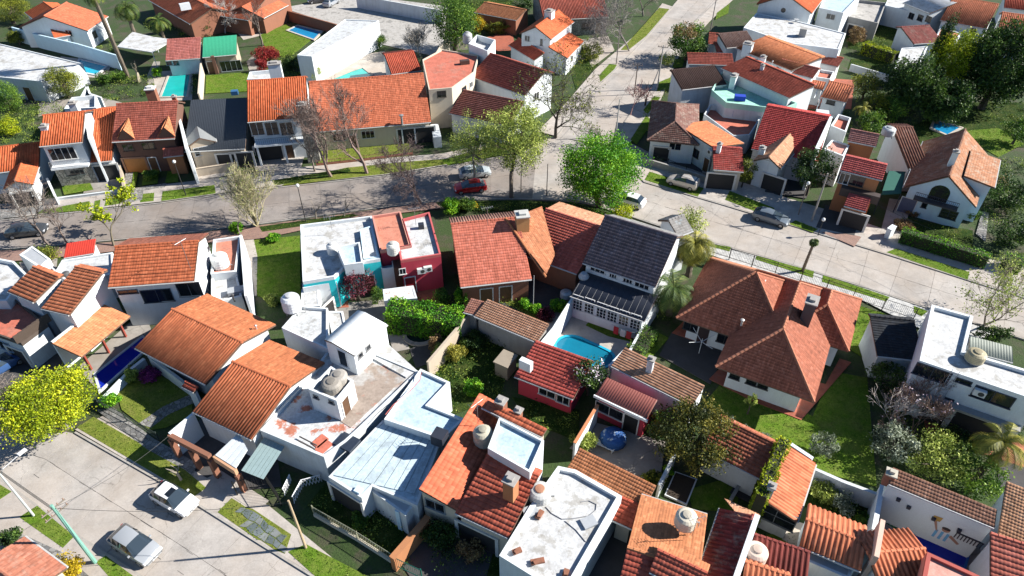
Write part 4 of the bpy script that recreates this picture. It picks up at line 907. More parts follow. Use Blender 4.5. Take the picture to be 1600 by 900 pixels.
# --- row along the upper street, from the left edge
T = house('orange tiled house cut by the left edge, small white gabled front wing', 30, 300)
gable(T, (-50, 276), (60, 262), (-48, 236), (64, 223), 3.0, 24, 'barrel', ORA, WH, .8)
g = gable(T, (62, 256), (52, 287), (37, 254), (21, 285), 3.0, 26, 'fine', ORA, WH, 1.0)
opening(T, g.e1, 37, 305, 2.2, 2.1); window(T, g.e1, 52, 300, .5, 1.0)
T = house('white two-storey house with stone lower front, balcony and striped orange roof', 100, 275)
g = gable(T, (62, 229), (130, 222), (67, 180), (131, 176), 5.9, 22, 'barrel', ORA, WH, .6)
g.front and window(T, g.front, 98, 240, 3.0, 1.7, mull=3)
obj('balcony_slab', fbox(MB(), g.front, g.front.L * .5, 2.95, g.front.L * .98, .22, 0, .9), WH, T)
rb = MB()
for i in range(24): q = g.front.at(g.front.L * (i + .5) / 24, 3.06, .82); rb.tube([q, q + np.array([0, 0, .9])], .018, 4)
rb.tube([g.front.at(.1, 3.96, .82), g.front.at(g.front.L - .1, 3.96, .82)], .03, 5); obj('balcony_railing', rb, plain((.5, .5, .5), .4, .5), T)
obj('stone_facing', fbox(MB(), g.front, g.front.L * .5, 1.4, g.front.L * .98, 2.8, 0.0, .06), STONE, T); window(T, Face(g.front.at(0, 0, .06), g.front.at(g.front.L, 0, .06), g.front.n), 116, 267, 2.2, 1.3, (.1, .12, .12), mull=3)
g2 = gable(T, (146, 254), (183, 250), (138, 173), (175, 170), 2.9, 20, 'barrel', ORA, WH, .35)
opening(T, g2.front, 165, 268, 3.0, 2.2, 'carport_opening'); g3 = P(138, 200, 6.4)
obj('parapet_wall', strip(MB(), [P(132, 172, 6.3), P(139, 216, 6.3)], .25, 0, 6.3), WH, T); chimney(T, 68, 196, 7.4, 5, .8, WH, ang=12); chimney(T, 113, 160, 7.2, 4, .9, WH, ang=12)
flat(T, [(100, 170), (112, 152), (150, 148), (150, 168)], 4.5, WH, FWHITE, .6)
T = house('brown brick house with two small pointed dormers on its red roof', 225, 262)
g = gable(T, (174, 222), (281, 216), (181, 166), (272, 156), 4.7, 28, 'french', tile((0.40, 0.11, 0.075), .35), BROWN, .45)
for px, py in ((196, 214), (262, 206)):
    a, b = P(px - 1, py - 18, 6.2), P(px, py, 5.2); dd = g.n; mb = MB(); f0 = g.at(0, 0, 0); s = float(np.dot(b[:2] - g.o, g.d)); w_ = 1.05
    A, B, C_, D_ = g.at(s - w_, .15, 4.8), g.at(s + w_, .15, 4.8), g.at(s, .05, 6.35), g.at(s, g.w * .58, 6.45)
    L_, R_ = g.at(s - w_, g.w * .22, 5.2), g.at(s + w_, g.w * .22, 5.2)
    o = obj('dormer', mb.add([A, B, C_], [(0, 1, 2)]), BROWN, T); tiles(T, [g.at(s - w_, .05, 4.95), C_, D_], 'fine', TAN, name='dormer_tiles'); tiles(T, [g.at(s + w_, .05, 4.95), D_, C_], 'fine', TAN, name='dormer_tiles')
chimney(T, 234, 137, 7.2, 3.5, 1.2, BRICK, cap=(.6, .6, .58), ang=12); chimney(T, 271, 150, 7.3, 4, .5, BRICK, ang=12)
gd_ = opening(T, g.front, 212, 256, 2.6, 2.1, 'garage_door', rim=(.3, .16, .1)); gd_.data.materials[0] = plain((.42, .17, .04), .5)
window(T, g.front, 200, 231, 1.3, 1.0, (.08, .05, .04)); window(T, g.front, 232, 228, 1.6, 1.0, (.08, .05, .04)); door(T, g.front, 240, 255)
gable(T, (252, 246), (289, 242), (258, 233), (284, 231), 2.8, 24, 'fine', REDP, OCHRE, .9)
T = house('single-storey house with black slate roof and a gabled grey front dormer', 340, 240)
g = gable(T, (291, 237), (390, 232), (293, 160), (384, 150), 2.9, 25, 'metal', plain((.055, .065, .08), .5, .2), BEIGE, .4, backmat=plain((.20, .21, .22), .5), caps=False)
g2 = gable(T, (331, 198), (338, 223), (311, 188), (306, 215), 3.7, 27, 'metal', plain((.22, .23, .235), .5), BEIGE, 1.0, caps=False); window(T, g2.e1, 315, 236, 1.8, 1.2, (.5, .52, .55), 2, 2)
opening(T, g.front, 352, 242, 2.2, 2.1); opening(T, g.front, 377, 240, 2.6, 2.2); obj('party_wall', strip(MB(), [P(272, 150, 5.2), P(291, 232, 5.2)], .3, 0, 5.2), WH, T); obj('skylight', MB().obox(P(366, 142, 6.2), (1, .2), .9, .7, 5.7, 6.25), plain((.05, .15, .3), .1), T)
T = house('white two-storey house with long balcony and bright striped orange roof', 435, 245)
g = gable(T, (388, 191), (482, 183), (384, 129), (479, 119), 5.9, 23, 'barrel', ORA, WH, .35)
for px in (402, 425, 448): window(T, g.front, px, 201, 1.7, 1.9, mull=1)
fl = g.front.L; obj('balcony_slab', fbox(MB(), g.front, fl * .48, 2.95, fl * .95, .25, 0, 1.5), WH, T); rb = MB()
for i in range(26): q = g.front.at(fl * (.02 + .92 * (i + .5) / 26), 3.07, 1.42); rb.tube([q, q + np.array([0, 0, .85])], .016, 4)
rb.tube([g.front.at(.1, 3.95, 1.42), g.front.at(fl * .95, 3.95, 1.42)], .03, 5); obj('balcony_railing', rb, plain((.05, .08, .12), .4, .5), T); opening(T, g.front, 420, 236, 3.4, 2.2); door(T, g.front, 452, 232)
for t in (.03, .5, .95): obj('column', fbox(MB(), g.front, fl * t + .1, 1.42, .25, 2.82, 1.2, 1.45), WH, T)
obj('stone_pier', MB().obox(P(476, 176, 7.0), (1, .2), 1.6, 1.0, 0, 7.2), STONE, T); chimney(T, 471, 162, 8.0, 5, 1.1, STONE, ang=12); chimney(T, 428, 98, 8.2, 4, 1.7, WH, 1.2, ang=12)
flat(T, [(386, 124), (390, 112), (432, 108), (438, 122)], 5.2, WH, FWHITE, .5)
T = house('long low house with a broad bright red-orange tiled roof behind bare trees', 580, 215)
g = gable(T, (487, 207), (674, 191), (482, 131), (661, 113), 3.1, 22, 'french', tile((0.60, 0.17, 0.085), .25), CREAM, .25)
opening(T, g.front, 650, 205, 5.0, 2.3, 'porch_opening'); window(T, g.front, 530, 214, 1.8, 1.2, mull=2); window(T, g.front, 575, 210, 1.8, 1.2, mull=2); door(T, g.front, 552, 216)
for px in (628, 648): obj('porch_post', fbox(MB(), g.front, g.front.pick(px, 205)[0], 1.2, .18, 2.4, .05, .22), WH, T)
vent(T, 628, 190, 3.6, .9, .16, (.3, .3, .3)); obj('outdoor_stair', MB().obox(P(681, 205, 1.5), (.2, -1), 4.0, 1.1, 0, 1.6), WH2, T); gable(T, (622, 115), (660, 110), (590, 88), (646, 80), 3.0, 14, 'barrel', RED, WH2, .5)
T = house('beige two-storey block with terracotta roof terrace beside the long red roof', 700, 165)
fc = flat(T, [(660, 93), (690, 77), (748, 86), (741, 112), (706, 137), (670, 140)], 6.0, CREAM, FTERRA, .2, .15)
window(T, fc[4], 690, 147, 1.3, 1.0, (.08, .07, .06)); window(T, fc[3], 725, 140, 1.2, .9, (.08, .07, .06)); window(T, fc[3], 736, 132, .9, .9)
obj('roof_lantern', MB().obox(P(726, 96, 6.2), (1, .3), 1.4, .7, 5.8, 6.4), plain((.08, .05, .04), .5), T); flat(T, [(732, 68), (745, 54), (774, 62), (762, 80)], 7.2, WH, FWHITE, .9, .15)
T = house('house with rust-red roof and white gable end by the side street', 800, 150)
g = gable(T, (742, 122), (828, 152), (756, 82), (846, 108), 4.6, 24, 'bold', tile((0.42, 0.10, 0.07), .45), WH, .5); window(T, g.e1, 838, 150, 1.2, 1.2)
gable(T, (705, 178), (800, 198), (722, 140), (815, 160), 3.0, 18, 'bold', tile((0.26, 0.09, 0.07), .5), WH2, .0)
T = house('white house with bright orange gable and stepped lower orange roof by the side street', 860, 90)
g = gable(T, (862, 61), (896, 35), (838, 43), (872, 15), 5.6, 28, 'fine', ORA, WH, 1.0); window(T, g.e0, 846, 66, .4, 1.1, (.1, .1, .1), 0); window(T, g.e0, 824, 60, 1.0, 1.0)
g2 = gable(T, (885, 93), (911, 66), (859, 72), (887, 47), 3.0, 22, 'fine', ORA, WH, 0); gable(T, (799, 73), (835, 95), (808, 57), (847, 83), 3.0, 22, 'fine', RED, WH, 0)
chimney(T, 859, 16, 8.2, 5, 1.3, WH, ang=60); window(T, g2.front, 893, 92, 1.2, 1.1)
T = house('red roofed house with pale stone front at the top of the side street', 915, 50)
g = gable(T, (846, 32), (946, 27), (840, -22), (942, -26), 3.2, 22, 'barrel', tile((0.46, 0.12, 0.08), .4), STONE, .5); window(T, g.front, 917, 40, 2.0, 1.2, (.08, .08, .08), 2); door(T, g.front, 935, 44, 1.2, 2.2, (.4, .3, .2))
T = house('white house with broad orange roof behind the tall palm', 110, 55)
g = gable(T, (131, 52), (160, 32), (77, 22), (112, -2), 3.2, 20, 'fine', tile((0.55, 0.14, 0.07), .3), WH, .8); window(T, g.front, 148, 54, 1.2, 1.2, (.1, .1, .1)); window(T, g.e0, 108, 52, 1.2, 1.2)
gable(T, (93, 58), (121, 53), (68, 42), (88, 30), 2.5, 18, 'fine', ORA, WH, 0); gable(T, (42, 22), (60, 36), (60, 2), (84, 10), 2.8, 16, 'fine', ORA, WH, .6)
T = house('sprawling house with several wide orange roofs at the top left', 330, 30)
for q in (((232, 0), (296, 37), (268, -22), (330, 14)), ((325, 22), (402, 34), (322, -20), (410, -12)), ((402, 34), (443, 12), (385, 6), (428, -12))):
    gable(T, *q, 3.0, 20, 'fine', tile((0.55, 0.15, 0.07), .35), BRICK, .9)
obj('roof_light', MB().obox(P(288, 6, 5.2), (.8, .5), 1.8, .9, 4.2, 5.3), plain((.75, .77, .8), .2), T)
T = house('small pool house with rose-red tiles and white front beside the green roof', 285, 105, 'pool_house')
g = gable(T, (256, 95), (314, 91), (262, 66), (314, 56), 2.8, 22, 'bold', tile((0.52, 0.17, 0.14), .25), WH, .15)
for px in (264, 275): window(T, g.front, px, 98, .9, .9, (.2, .25, .3))
T = house('small grey garden house with green metal roof and glass doors', 345, 110, 'garden_house')
g = gable(T, (315, 90), (371, 85), (320, 54), (368, 60), 2.9, 12, 'metal', MGREEN, BEIGE, 0, caps=False); window(T, g.front, 361, 103, 3.4, 1.8, (.3, .35, .36), 3); door(T, g.front, 331, 106, 1.2, 2.0, (.08, .04, .03)); obj('pier', fbox(MB(), g.front, g.front.pick(337, 104)[0], 1.5, .5, 3.0, 0, .5), BROWN, T)
T = house('long white building with low white roof at the left edge beside a pool', 60, 120, 'outbuilding')
fc = flat(T, [(-60, 54), (129, 99), (64, 127), (-60, 114)], 3.4, WH2, FWHITE, .12, .2); window(T, fc[1], 98, 122, 2.0, 1.4, (.2, .2, .2)); door(T, fc[2], 40, 136, 1.2, 2.1)
T = house('white wedge-shaped building with pale flat roof beside the car park', 530, 80, 'outbuilding')
flat(T, [(464, 86), (539, 30), (592, 32), (487, 88)], 4.6, WH, FGREY, .15, .15)
T = house('white awning roof on thin posts behind the garden palms', 225, 75, 'pergola', 'pergola')
pp = [P(*q, 2.7) for q in ((183, 73), (207, 50), (240, 58), (272, 62), (238, 82))]; obj('canopy', MB().prism(pp, 2.62, 2.74), FWHITE, T)
for q in pp: obj('post', MB().tube([(q[0], q[1], 0), (q[0], q[1], 2.62)], .05, 6), WH, T)
T = house('long low terracotta shed at the top edge right of the big dark tree', 780, 30, 'shed', 'shed')
gable(T, (744, 20), (812, 33), (752, 4), (818, 14), 2.9, 12, 'fine', TAN, BRICK, .4)
# --- upper right block
T = house('white gable house with one round window at the top edge', 1235, 40)
g = gable(T, (1270, 19), (1285, -1), (1229, -6), (1246, -26), 6.0, 26, 'barrel', ORA, WH, 1.0)
t, z = g.e0.pick(1224, 16); c = g.e0.at(t, z, .03); n3 = [c + .42 * (math.cos(q) * np.array([*g.e0.d, 0]) + math.sin(q) * np.array([0, 0, 1])) for q in np.linspace(0, 2 * math.pi, 17)[:-1]]
obj('round_window', MB().add(n3, [tuple(range(16))]), glass_mat(), T)
T = house('long white flat-roofed house below the round-window gable', 1250, 85)
fc = flat(T, [(1162, 43), (1182, 20), (1247, 33), (1322, 52), (1311, 77), (1240, 68), (1195, 54)], 4.8, WH, FWHITE, .12, .25)
window(T, fc[4], 1237, 72, .6, .5, (.1, .1, .1), 0); door(T, fc[4], 1286, 85, 1.2, 2.1, (.02, .02, .02)); obj('roof_tank_box', MB().obox(P(1256, 45, 5.9), (.9, -.4), 1.1, 1.1, 4.6, 6.0), GREYW, T); obj('satellite_dish', MB().lathe(P(1244, 33, 5.0), [(.1, 0), (.35, .15), (.45, .32)], 12), MGREY, T)
T = house('white terraced house with pale blue balcony beside the round-window gable', 1305, 25)
fc = flat(T, [(1280, 12), (1292, -14), (1345, -8), (1318, 20)], 5.5, WH, FBLUE, .3); window(T, fc[3], 1298, 26, 1.6, 1.0)
T = house('unfinished grey concrete house shell next to the blue balcony', 1345, 40)
fc = flat(T, [(1310, 22), (1330, -2), (1385, 4), (1372, 36)], 3.4, GREYW, FCONC, .5); opening(T, fc[3], 1338, 36, 2.4, 2.1)
T = house('white house with big pale metal roof at the top right', 1430, 30)
g = gable(T, (1425, 10), (1468, 27), (1432, -16), (1484, -2), 4.6, 12, 'sheet', FWHITE, WH, .8, caps=False); flat(T, [(1383, 8), (1392, -12), (1430, -8), (1425, 18)], 3.6, WH, FWHITE, .2)
for px, py in ((1424, 25), (1438, 28), (1451, 30)): window(T, g.front, px, py, 1.2, 1.1, (.1, .1, .1))
T = house('white house with striped orange roof, second from the top right corner', 1510, 50)
g = gable(T, (1471, 32), (1541, 45), (1486, -4), (1562, 6), 3.8, 20, 'barrel', STRP, WH, .8); window(T, g.front, 1520, 50, 1.0, 1.3, (.1, .1, .2)); door(T, g.front, 1495, 48, 1.0, 2.0, (.1, .15, .3))
T = house('house with striped orange roof at the top right corner', 1590, 70)
gable(T, (1556, 54), (1650, 68), (1567, 20), (1660, 32), 3.8, 20, 'barrel', STRP, WH, .5); gable(T, (1568, 12), (1650, 22), (1572, -10), (1655, 0), 3.6, 18, 'barrel', RED, WH, .5)
T = house('dark red roofed annex with low white shed roof behind the tall cypress', 1430, 85)
gable(T, (1412, 70), (1458, 67), (1424, 42), (1467, 39), 3.2, 16, 'french', tile((0.26, 0.07, 0.06), .5, moss=.3), WH, .3); flat(T, [(1409, 75), (1450, 72), (1430, 112), (1396, 112)], 2.9, WH, FWHITE, .15)
flat(T, [(1458, 68), (1470, 42), (1502, 52), (1490, 70)], 2.8, WH, FTERRA, .15)
T = house('house with layered orange and ribbed roofs and white chimneys by the side street', 1200, 100)
gable(T, (1166, 82), (1252, 117), (1182, 50), (1264, 86), 4.6, 4, 'barrel', ORB, WH, .15); gable(T, (1126, 76), (1166, 72), (1131, 53), (1181, 48), 4.2, 18, 'barrel', tile((0.20, 0.12, 0.10), .5), WH, .2)
gable(T, (1106, 69), (1142, 72), (1108, 51), (1136, 55), 3.2, 18, 'bold', REDP, WH, .3); gable(T, (1113, 82), (1136, 82), (1121, 64), (1146, 70), 3.0, 18, 'bold', REDP, WH, .3)
g = gable(T, (1221, 110), (1272, 123), (1211, 92), (1279, 106), 4.0, 18, 'bold', REDP, WH, .4); chimney(T, 1170, 67, 6.0, 4, 1.4, WH, ang=-29); chimney(T, 1193, 88, 6.2, 4, .8, WH, ang=-29); vent(T, 1206, 101, 5.2, .5)
T = house('big rust-red roof with long chimney shadow beside the mint terrace', 1200, 140)
g = gable(T, (1137, 111), (1246, 159), (1155, 85), (1260, 128), 5.2, 6, 'french', tile((0.50, 0.11, 0.065), .5), WH, .12); chimney(T, 1192, 101, 6.4, 5, .5, WH, ang=-29); chimney(T, 1148, 117, 5.6, 3, .8, WH, 1.3, ang=-29)
gable(T, (1070, 100), (1138, 102), (1079, 85), (1152, 84), 4.2, 18, 'french', tile((0.34, 0.08, 0.055), .5), WH, .2); fc = flat(T, [(1112, 140), (1128, 112), (1150, 118), (1246, 161), (1222, 170), (1135, 160)], 4.4, WH2, FMINT, .8, .15, coping=MINT)
tag(obj('clothes', MB().obox(P(1157, 149, 4.3), (1, -.2), 1.5, .9, 3.61, 4.3), plain((.01, .05, .45), .8), at=P(1157, 149, 3.7)), 'dark blue cloth drying on the mint green terrace', 'laundry')
T = house('house with plain dark brown roof and white side wall facing the side street', 1085, 150)
g = gable(T, (1044, 143), (1112, 135), (1069, 108), (1139, 101), 4.2, 16, 'barrel', tile((0.075, 0.042, 0.035), .3), WH2, .1)
T = house('small white outbuilding with striped orange roof half in shadow', 1305, 165, 'outbuilding')
g = gable(T, (1284, 152), (1325, 161), (1294, 127), (1331, 135), 2.9, 14, 'wide', STRP, WH, 0); window(T, g.front, 1298, 160, 1.2, .7, (.05, .05, .05)); gable(T, (1260, 136), (1286, 141), (1264, 125), (1290, 130), 2.7, 10, 'wide', STRP, WH, 0)
T = house('small red tiled porch roof behind the white flat-roofed house', 1292, 105, 'outbuilding')
gable(T, (1275, 97), (1311, 105), (1280, 84), (1317, 90), 2.8, 14, 'bold', REDP, WH, 0); flat(T, [(1280, 108), (1304, 112), (1298, 124), (1274, 120)], 2.6, WH, FTERRA, .4)
T = house('corner house with dark mossy hip roof and sunny orange roof, two wall air conditioners', 1080, 240)
f1 = hip(T, [(1011, 219), (1076, 209), (1092, 164), (1035, 172)], -12, 3.2, 22, 'french', tile((0.20, 0.10, 0.08), .5, moss=.5), WH); g = gable(T, (1089, 180), (1147, 215), (1072, 205), (1132, 240), 3.2, 8, 'fine', ORB, WH2, 0, caps=False); g.front = g.backf
aircon(T, g.front, 1080, 227); aircon(T, g.front, 1112, 237); window(T, g.front, 1085, 238, 1.8, 1.2, (.06, .05, .05)); door(T, g.front, 1105, 250); chimney(T, 1125, 224, 5.0, 3.5, .5, WH); opening(T, f1.front, 1034, 232, 2.0, 2.1, 'porch_opening'); window(T, f1.front, 1055, 228, 1.6, 1.2)
flat(T, [(1100, 178), (1110, 163), (1196, 172), (1172, 210), (1146, 212)], 2.9, WH2, FTERRA, .8, .15)
T = house('cream garage with dark red roof between the corner house and the red striped roof', 1135, 280, 'garage', 'garage')
g = gable(T, (1102, 264), (1151, 268), (1126, 234), (1170, 231), 3.0, 13, 'french', tile((0.42, 0.07, 0.055), .4, moss=.15), CREAM, .2); opening(T, g.front, 1126, 280, 3.2, 2.3)
T = house('house with large striped raspberry-red roof and pointed pink front gable', 1225, 255)
g = gable(T, (1170, 232), (1278, 254), (1202, 164), (1297, 186), 3.4, 14, 'bold', tile((0.50, 0.07, 0.06), .2), WH, .2); g2 = gable(T, (1249, 230), (1222, 261), (1230, 206), (1206, 251), 3.6, 30, 'fine', TAN2, WH, 1.0); chimney(T, 1192, 230, 4.9, 4, .7, WH); opening(T, g2.e1, 1212, 270, 2.6, 2.2)
obj('party_wall', strip(MB(), [P(1299, 182, 6.0), P(1276, 232, 6.0)], .35, 0, 6.0), WH, T)
T = house('brick-red two-storey house with white framed window, upper balcony and striped roofs', 1345, 310)
g = gable(T, (1312, 266), (1378, 282), (1321, 246), (1387, 258), 5.6, 12, 'bold', tile((0.44, 0.09, 0.08), .25), OCHRE, .3); g2 = gable(T, (1320, 322), (1353, 331), (1326, 299), (1363, 305), 2.9, 12, 'bold', tile((0.44, 0.09, 0.08), .25), OCHRE, 0)
window(T, g.front, 1319, 279, 1.1, 1.4); obj('balcony', fbox(MB(), g.front, g.front.pick(1348, 290)[0], 3.3, 4.2, 1.0, .02, .9), plain((.06, .045, .04), .6), T); opening(T, g2.front, 1335, 338, 2.6, 2.2); window(T, g.front, 1340, 280, 1.6, 1.8, (.1, .08, .07))
gable(T, (1322, 220), (1367, 229), (1331, 203), (1376, 212), 5.0, 18, 'french', tile((0.34, 0.15, 0.13), .4), OCHRE, .5); flat(T, [(1288, 232), (1300, 218), (1328, 226), (1318, 244)], 4.4, WH, FPINK, .15); flat(T, [(1298, 196), (1310, 178), (1330, 184), (1322, 206)], 3.6, WH, FTERRA, .5)
T = house('blue-shaded white chalet with steep brown mossy roof and arched balcony window', 1465, 335)
g = gable(T, (1409, 300), (1441, 226), (1487, 269), (1508, 197), 3.4, 36, 'fine', tile((0.30, 0.13, 0.08), .55, moss=.45), LBLUE, 1.0, backmat=MOSS, over=.6); F = g.e0  # LBLUE puts the blue shade of the white walls into their colour
gd = gable(T, (1553, 296), (1562, 252), (1506, 272), (1519, 232), 5.0, 8, 'fine', MOSS, LBLUE, 0, caps=False); gable(T, (1397, 263), (1429, 264), (1415, 199), (1450, 200), 3.4, 14, 'wide', tile((0.22, 0.09, 0.06), .5, moss=.2), WH, .2)
t, z = F.pick(1468, 303); c3 = lambda a, b, o=.03: F.at(t + a, z + b, o); pts = [c3(1.0 * math.cos(q), .2 + .9 * math.sin(q)) for q in np.linspace(0, math.pi, 13)] + [c3(-1.0, -.9), c3(1.0, -.9)]
obj('arched_window', MB().add(pts, [tuple(range(len(pts)))]), glass_mat(), T); bl = obj('balcony', fbox(MB(), F, t, z - 1.0, 4.6, .15, .02, 1.0), plain((.05, .05, .06), .6), T); rr = MB()
for i in range(24): q = F.at(t - 2.25 + 4.5 * i / 23, z - .93, .95); rr.tube([q, q + np.array([0, 0, .9])], .02, 4)
for zz in (0, .88): rr.tube([F.at(t - 2.25, z - .93 + zz, .95), F.at(t + 2.25, z - .93 + zz, .95)], .035, 4)
obj('railing', rr, plain((.04, .04, .05), .6), bl); window(T, F, 1482, 335, 1.8, 1.2, (.04, .05, .08), 1, 2); window(T, F, 1444, 321, .6, .7, (.04, .05, .08), 0); door(T, F, 1416, 324, 1.6, 2.1, (.12, .14, .22)); chimney(T, 1495, 236, 7.9, 6, .6, MURAL)
T = house('dark green canvas canopy stretched between the red house and the chalet', 1397, 290, 'canopy', 'canopy')
pp = [P(*q, 2.8) for q in ((1389, 267), (1415, 268), (1408, 302), (1377, 304))]; obj('canvas', MB().prism(pp, 2.72, 2.8), plain((.01, .10, .075), .8), T)
for q in pp: obj('post', MB().tube([(q[0], q[1], 0), (q[0], q[1], 2.72)], .05, 6), MDARK, T)
# --- middle band, from the left
T = house('big orange tiled two-storey house with tall white gable wall facing right', 250, 470)
g = gable(T, (174, 449), (306, 439), (174, 389), (309, 375), 5.4, 22, 'bold', tile((0.55, 0.15, 0.065), .25), WH, .72, over=.5, backmat=tile((0.46, 0.16, 0.10), .5))
window(T, g.front, 246, 462, 2.8, 1.6, (.04, .06, .09)); window(T, g.front, 296, 452, 2.2, 1.7, (.04, .06, .09)); window(T, g.front, 200, 456, 1.8, .5, (.04, .06, .09)); window(T, g.e1, 325, 388, .5, .5, (.2, .2, .2), 0)
flat(T, [(333, 374), (376, 368), (369, 424), (329, 428)], 3.5, WH, FSALM, .35, .2); fc = flat(T, [(330, 430), (369, 425), (378, 462), (330, 475)], 2.9, WH, FWHITE, .3, .2); obj('side_wall', strip(MB(), [P(376, 367, 3.8), (P(384, 462, 3.8))], .25, 0, 3.8), WH, T)
gable(T, (95, 404), (144, 396), (109, 379), (152, 374), 3.0, 7, 'metal', MRED, WH, 0, caps=False); fc = flat(T, [(84, 428), (97, 406), (176, 394), (178, 428), (108, 440)], 3.0, WH, FGREY, .2, .2)
tag(obj('rooftop_grille', MB().obox(P(369, 453, 3.0), (.9, .3), 1.6, .9, 2.7, 3.1), MGREY, at=P(369, 453, 2.7)), 'grey ventilation box on the white roof beside the lawn', 'vent box')
T = house('house with boldly striped orange roofs and a red roof terrace at the left edge', 60, 520)
S5 = tile((0.58, 0.19, 0.09), .3)
gable(T, (16, 457), (52, 472), (51, 415), (92, 435), 5.2, 14, 'bold', S5, WH, .15); g = gable(T, (64, 482), (107, 492), (123, 414), (158, 430), 5.0, 14, 'bold', S5, WH, .12)
fc = flat(T, [(-40, 492), (18, 462), (73, 506), (33, 536), (-40, 510)], 3.3, WH2, FTERRA, .35, .15, coping=plain((.10, .075, .06), .7)); window(T, fc[3], 8, 540, 1.6, 1.2, (.3, .4, .5)); opening(T, fc[3], 25, 548, 2.0, 2.0)
flat(T, [(-40, 420), (-20, 400), (22, 408), (42, 428), (10, 470), (-40, 470)], 4.0, WH, FWHITE, .4); flat(T, [(30, 398), (50, 384), (78, 404), (62, 418)], 3.0, WH, MGREY, .05)
for i in range(6):
    q = P(36 + i * 7.2, 532 - i * 5.2, 3.3); obj('railing_panel', MB().obox(q, (.55, .84), 1.05, .06, 3.3, 4.2), plain((.09, .065, .05), .6), T)
T = house('open veranda with tan tiled roof and red posts beside the deep blue pool', 150, 545, 'veranda', 'veranda')
g = gable(T, (121, 563), (215, 485), (88, 532), (150, 485), 2.6, 10, 'fine', TAN, WH, 0, walls=False)
for px, py in ((190, 513), (163, 538), (135, 564)): q = P(px, py, 1.2); obj('post', MB().obox(q, (1, 0), .2, .2, 0, 2.75), plain((.30, .06, .04), .6), T)
obj('rear_wall', strip(MB(), [g.at(g.s0, g.w, 0), g.at(g.s1, g.w, 0)], .2, 0, 3.4), WH, T)
T = house('orange house with wide striped roof above the shaded small lawn', 290, 580)
g = gable(T, (214, 545), (320, 600), (268, 481), (379, 538), 3.2, 14, 'barrel', tile((0.52, 0.155, 0.068), .25), WH, .85, over=.8, backmat=ORB, backstyle='fine'); window(T, g.front, 262, 578, 1.8, 1.2); vent(T, 402, 517, 3.6, .6); vent(T, 365, 466, 3.4, .4, .08, (.1, .1, .1)); gable(T, (285, 604), (303, 613), (290, 597), (310, 606), 2.6, 16, 'bold', RED, WH, 0)
obj('party_wall', strip(MB(), [P(379, 543, 4.4), P(312, 640, 3.2)], .3, 0, 3.3), WH, T)
PIERB = plaster((.27, .12, .075), .5, 2.0)
T = house('orange striped roof house with open brick-framed carport by the lower street', 370, 700)
g = gable(T, (299, 642), (385, 683), (367, 565), (460, 610), 3.4, 14, 'barrel', tile((0.52, 0.155, 0.068), .25), WH, .85, backmat=ORB, backstyle='fine')
mb = strip(MB(), [P(264, 678, 2.8), P(327, 711, 2.8)], .35, 2.3, 2.8); obj('carport_beam', mb, PIERB, T)
for px, py in ((264, 680), (296, 697), (326, 712)): q = P(px, py, 2.8); obj('brick_pier', MB().obox(q, (.87, -.5), .4, .4, 0, 2.3), PIERB, T)
obj('side_wall', strip(MB(), [P(264, 677, 2.9), P(302, 645, 2.9)], .2, 0, 2.9), WH, T)
for i in range(4):
    u = i / 4; a = np.array([336 + 33 * u, 711 + 23 * u * .9]); b = np.array([373 + 14 * u, 676 + 27 * u]); a2 = np.array([336 + 33 * (u + .235), 711 + 23 * (u + .235) * .9]); b2 = np.array([373 + 14 * (u + .235), 676 + 27 * (u + .235)])
    obj('roof_panel', MB().slab([P(*a, 2.85), P(*a2, 2.85), P(*b2, 3.1), P(*b, 3.1)], .06), MWHITE, T)
obj('fascia', strip(MB(), [P(334, 712, 2.8), P(368, 734, 2.8)], .25, 2.2, 2.8), plaster((.60, .34, .2), .3), T); q = P(368, 734, 2.8); obj('brick_pier', MB().obox(q, (.87, -.5), .4, .4, 0, 2.2), PIERB, T)
for i in range(6):
    u, v = i / 6, (i + .9) / 6; obj('polycarbonate_sheet', MB().slab([P(377 + 35 * u, 735 + 14 * u, 2.5), P(377 + 35 * v, 735 + 14 * v, 2.5), P(413 + 32 * v, 683 + 15 * v, 2.7), P(413 + 32 * u, 683 + 15 * u, 2.7)], .03), plain((.30, .40, .40), .3), T)
T = house('white flat-roofed house with flaking red coating and rooftop stair block', 540, 640)
fc = flat(T, [(406, 672), (468, 604), (512, 548), (560, 540), (655, 580), (560, 672), (540, 690), (506, 714)], 3.4, WH2, FDIRTY, .25, .2)
b4 = flat(T, [(482, 608), (517, 572), (552, 594), (526, 626)], 5.6, WH, FWHITE, .4, .18, base=3.1); door(T, b4[2], 540, 632, .8, 1.8, base=3.15); window(T, b4[3], 518, 628, .5, .4, (.2, .2, .2), 0); window(T, b4[3], 494, 620, .5, .4, (.2, .2, .2), 0)
g = gable(T, (552, 557), (604, 508), (523, 535), (568, 486), 5.6, 8, 'sheet', MWHITE, WH, .35, caps=False, over=.1, verge=.05, base=3.0); window(T, g.e0, 536, 560, 1.0, 1.9, (.7, .75, .8), 0); window(T, g.front, 563, 555, .6, .6, (.3, .3, .3), 0); window(T, g.front, 575, 543, .6, .6, (.3, .3, .3), 0)
flat(T, [(440, 512), (470, 478), (512, 481), (512, 545)], 3.9, WH, FGREY, .3, .15); flat(T, [(512, 486), (536, 486), (540, 505), (518, 520)], 3.2, WH, FWHITE, .1); obj('skylight_pit', MB().obox(P(542, 690, 3.3), (.9, -.5), 1.6, 1.3, 3.1, 3.32), plain((.03, .04, .06), .3), T)
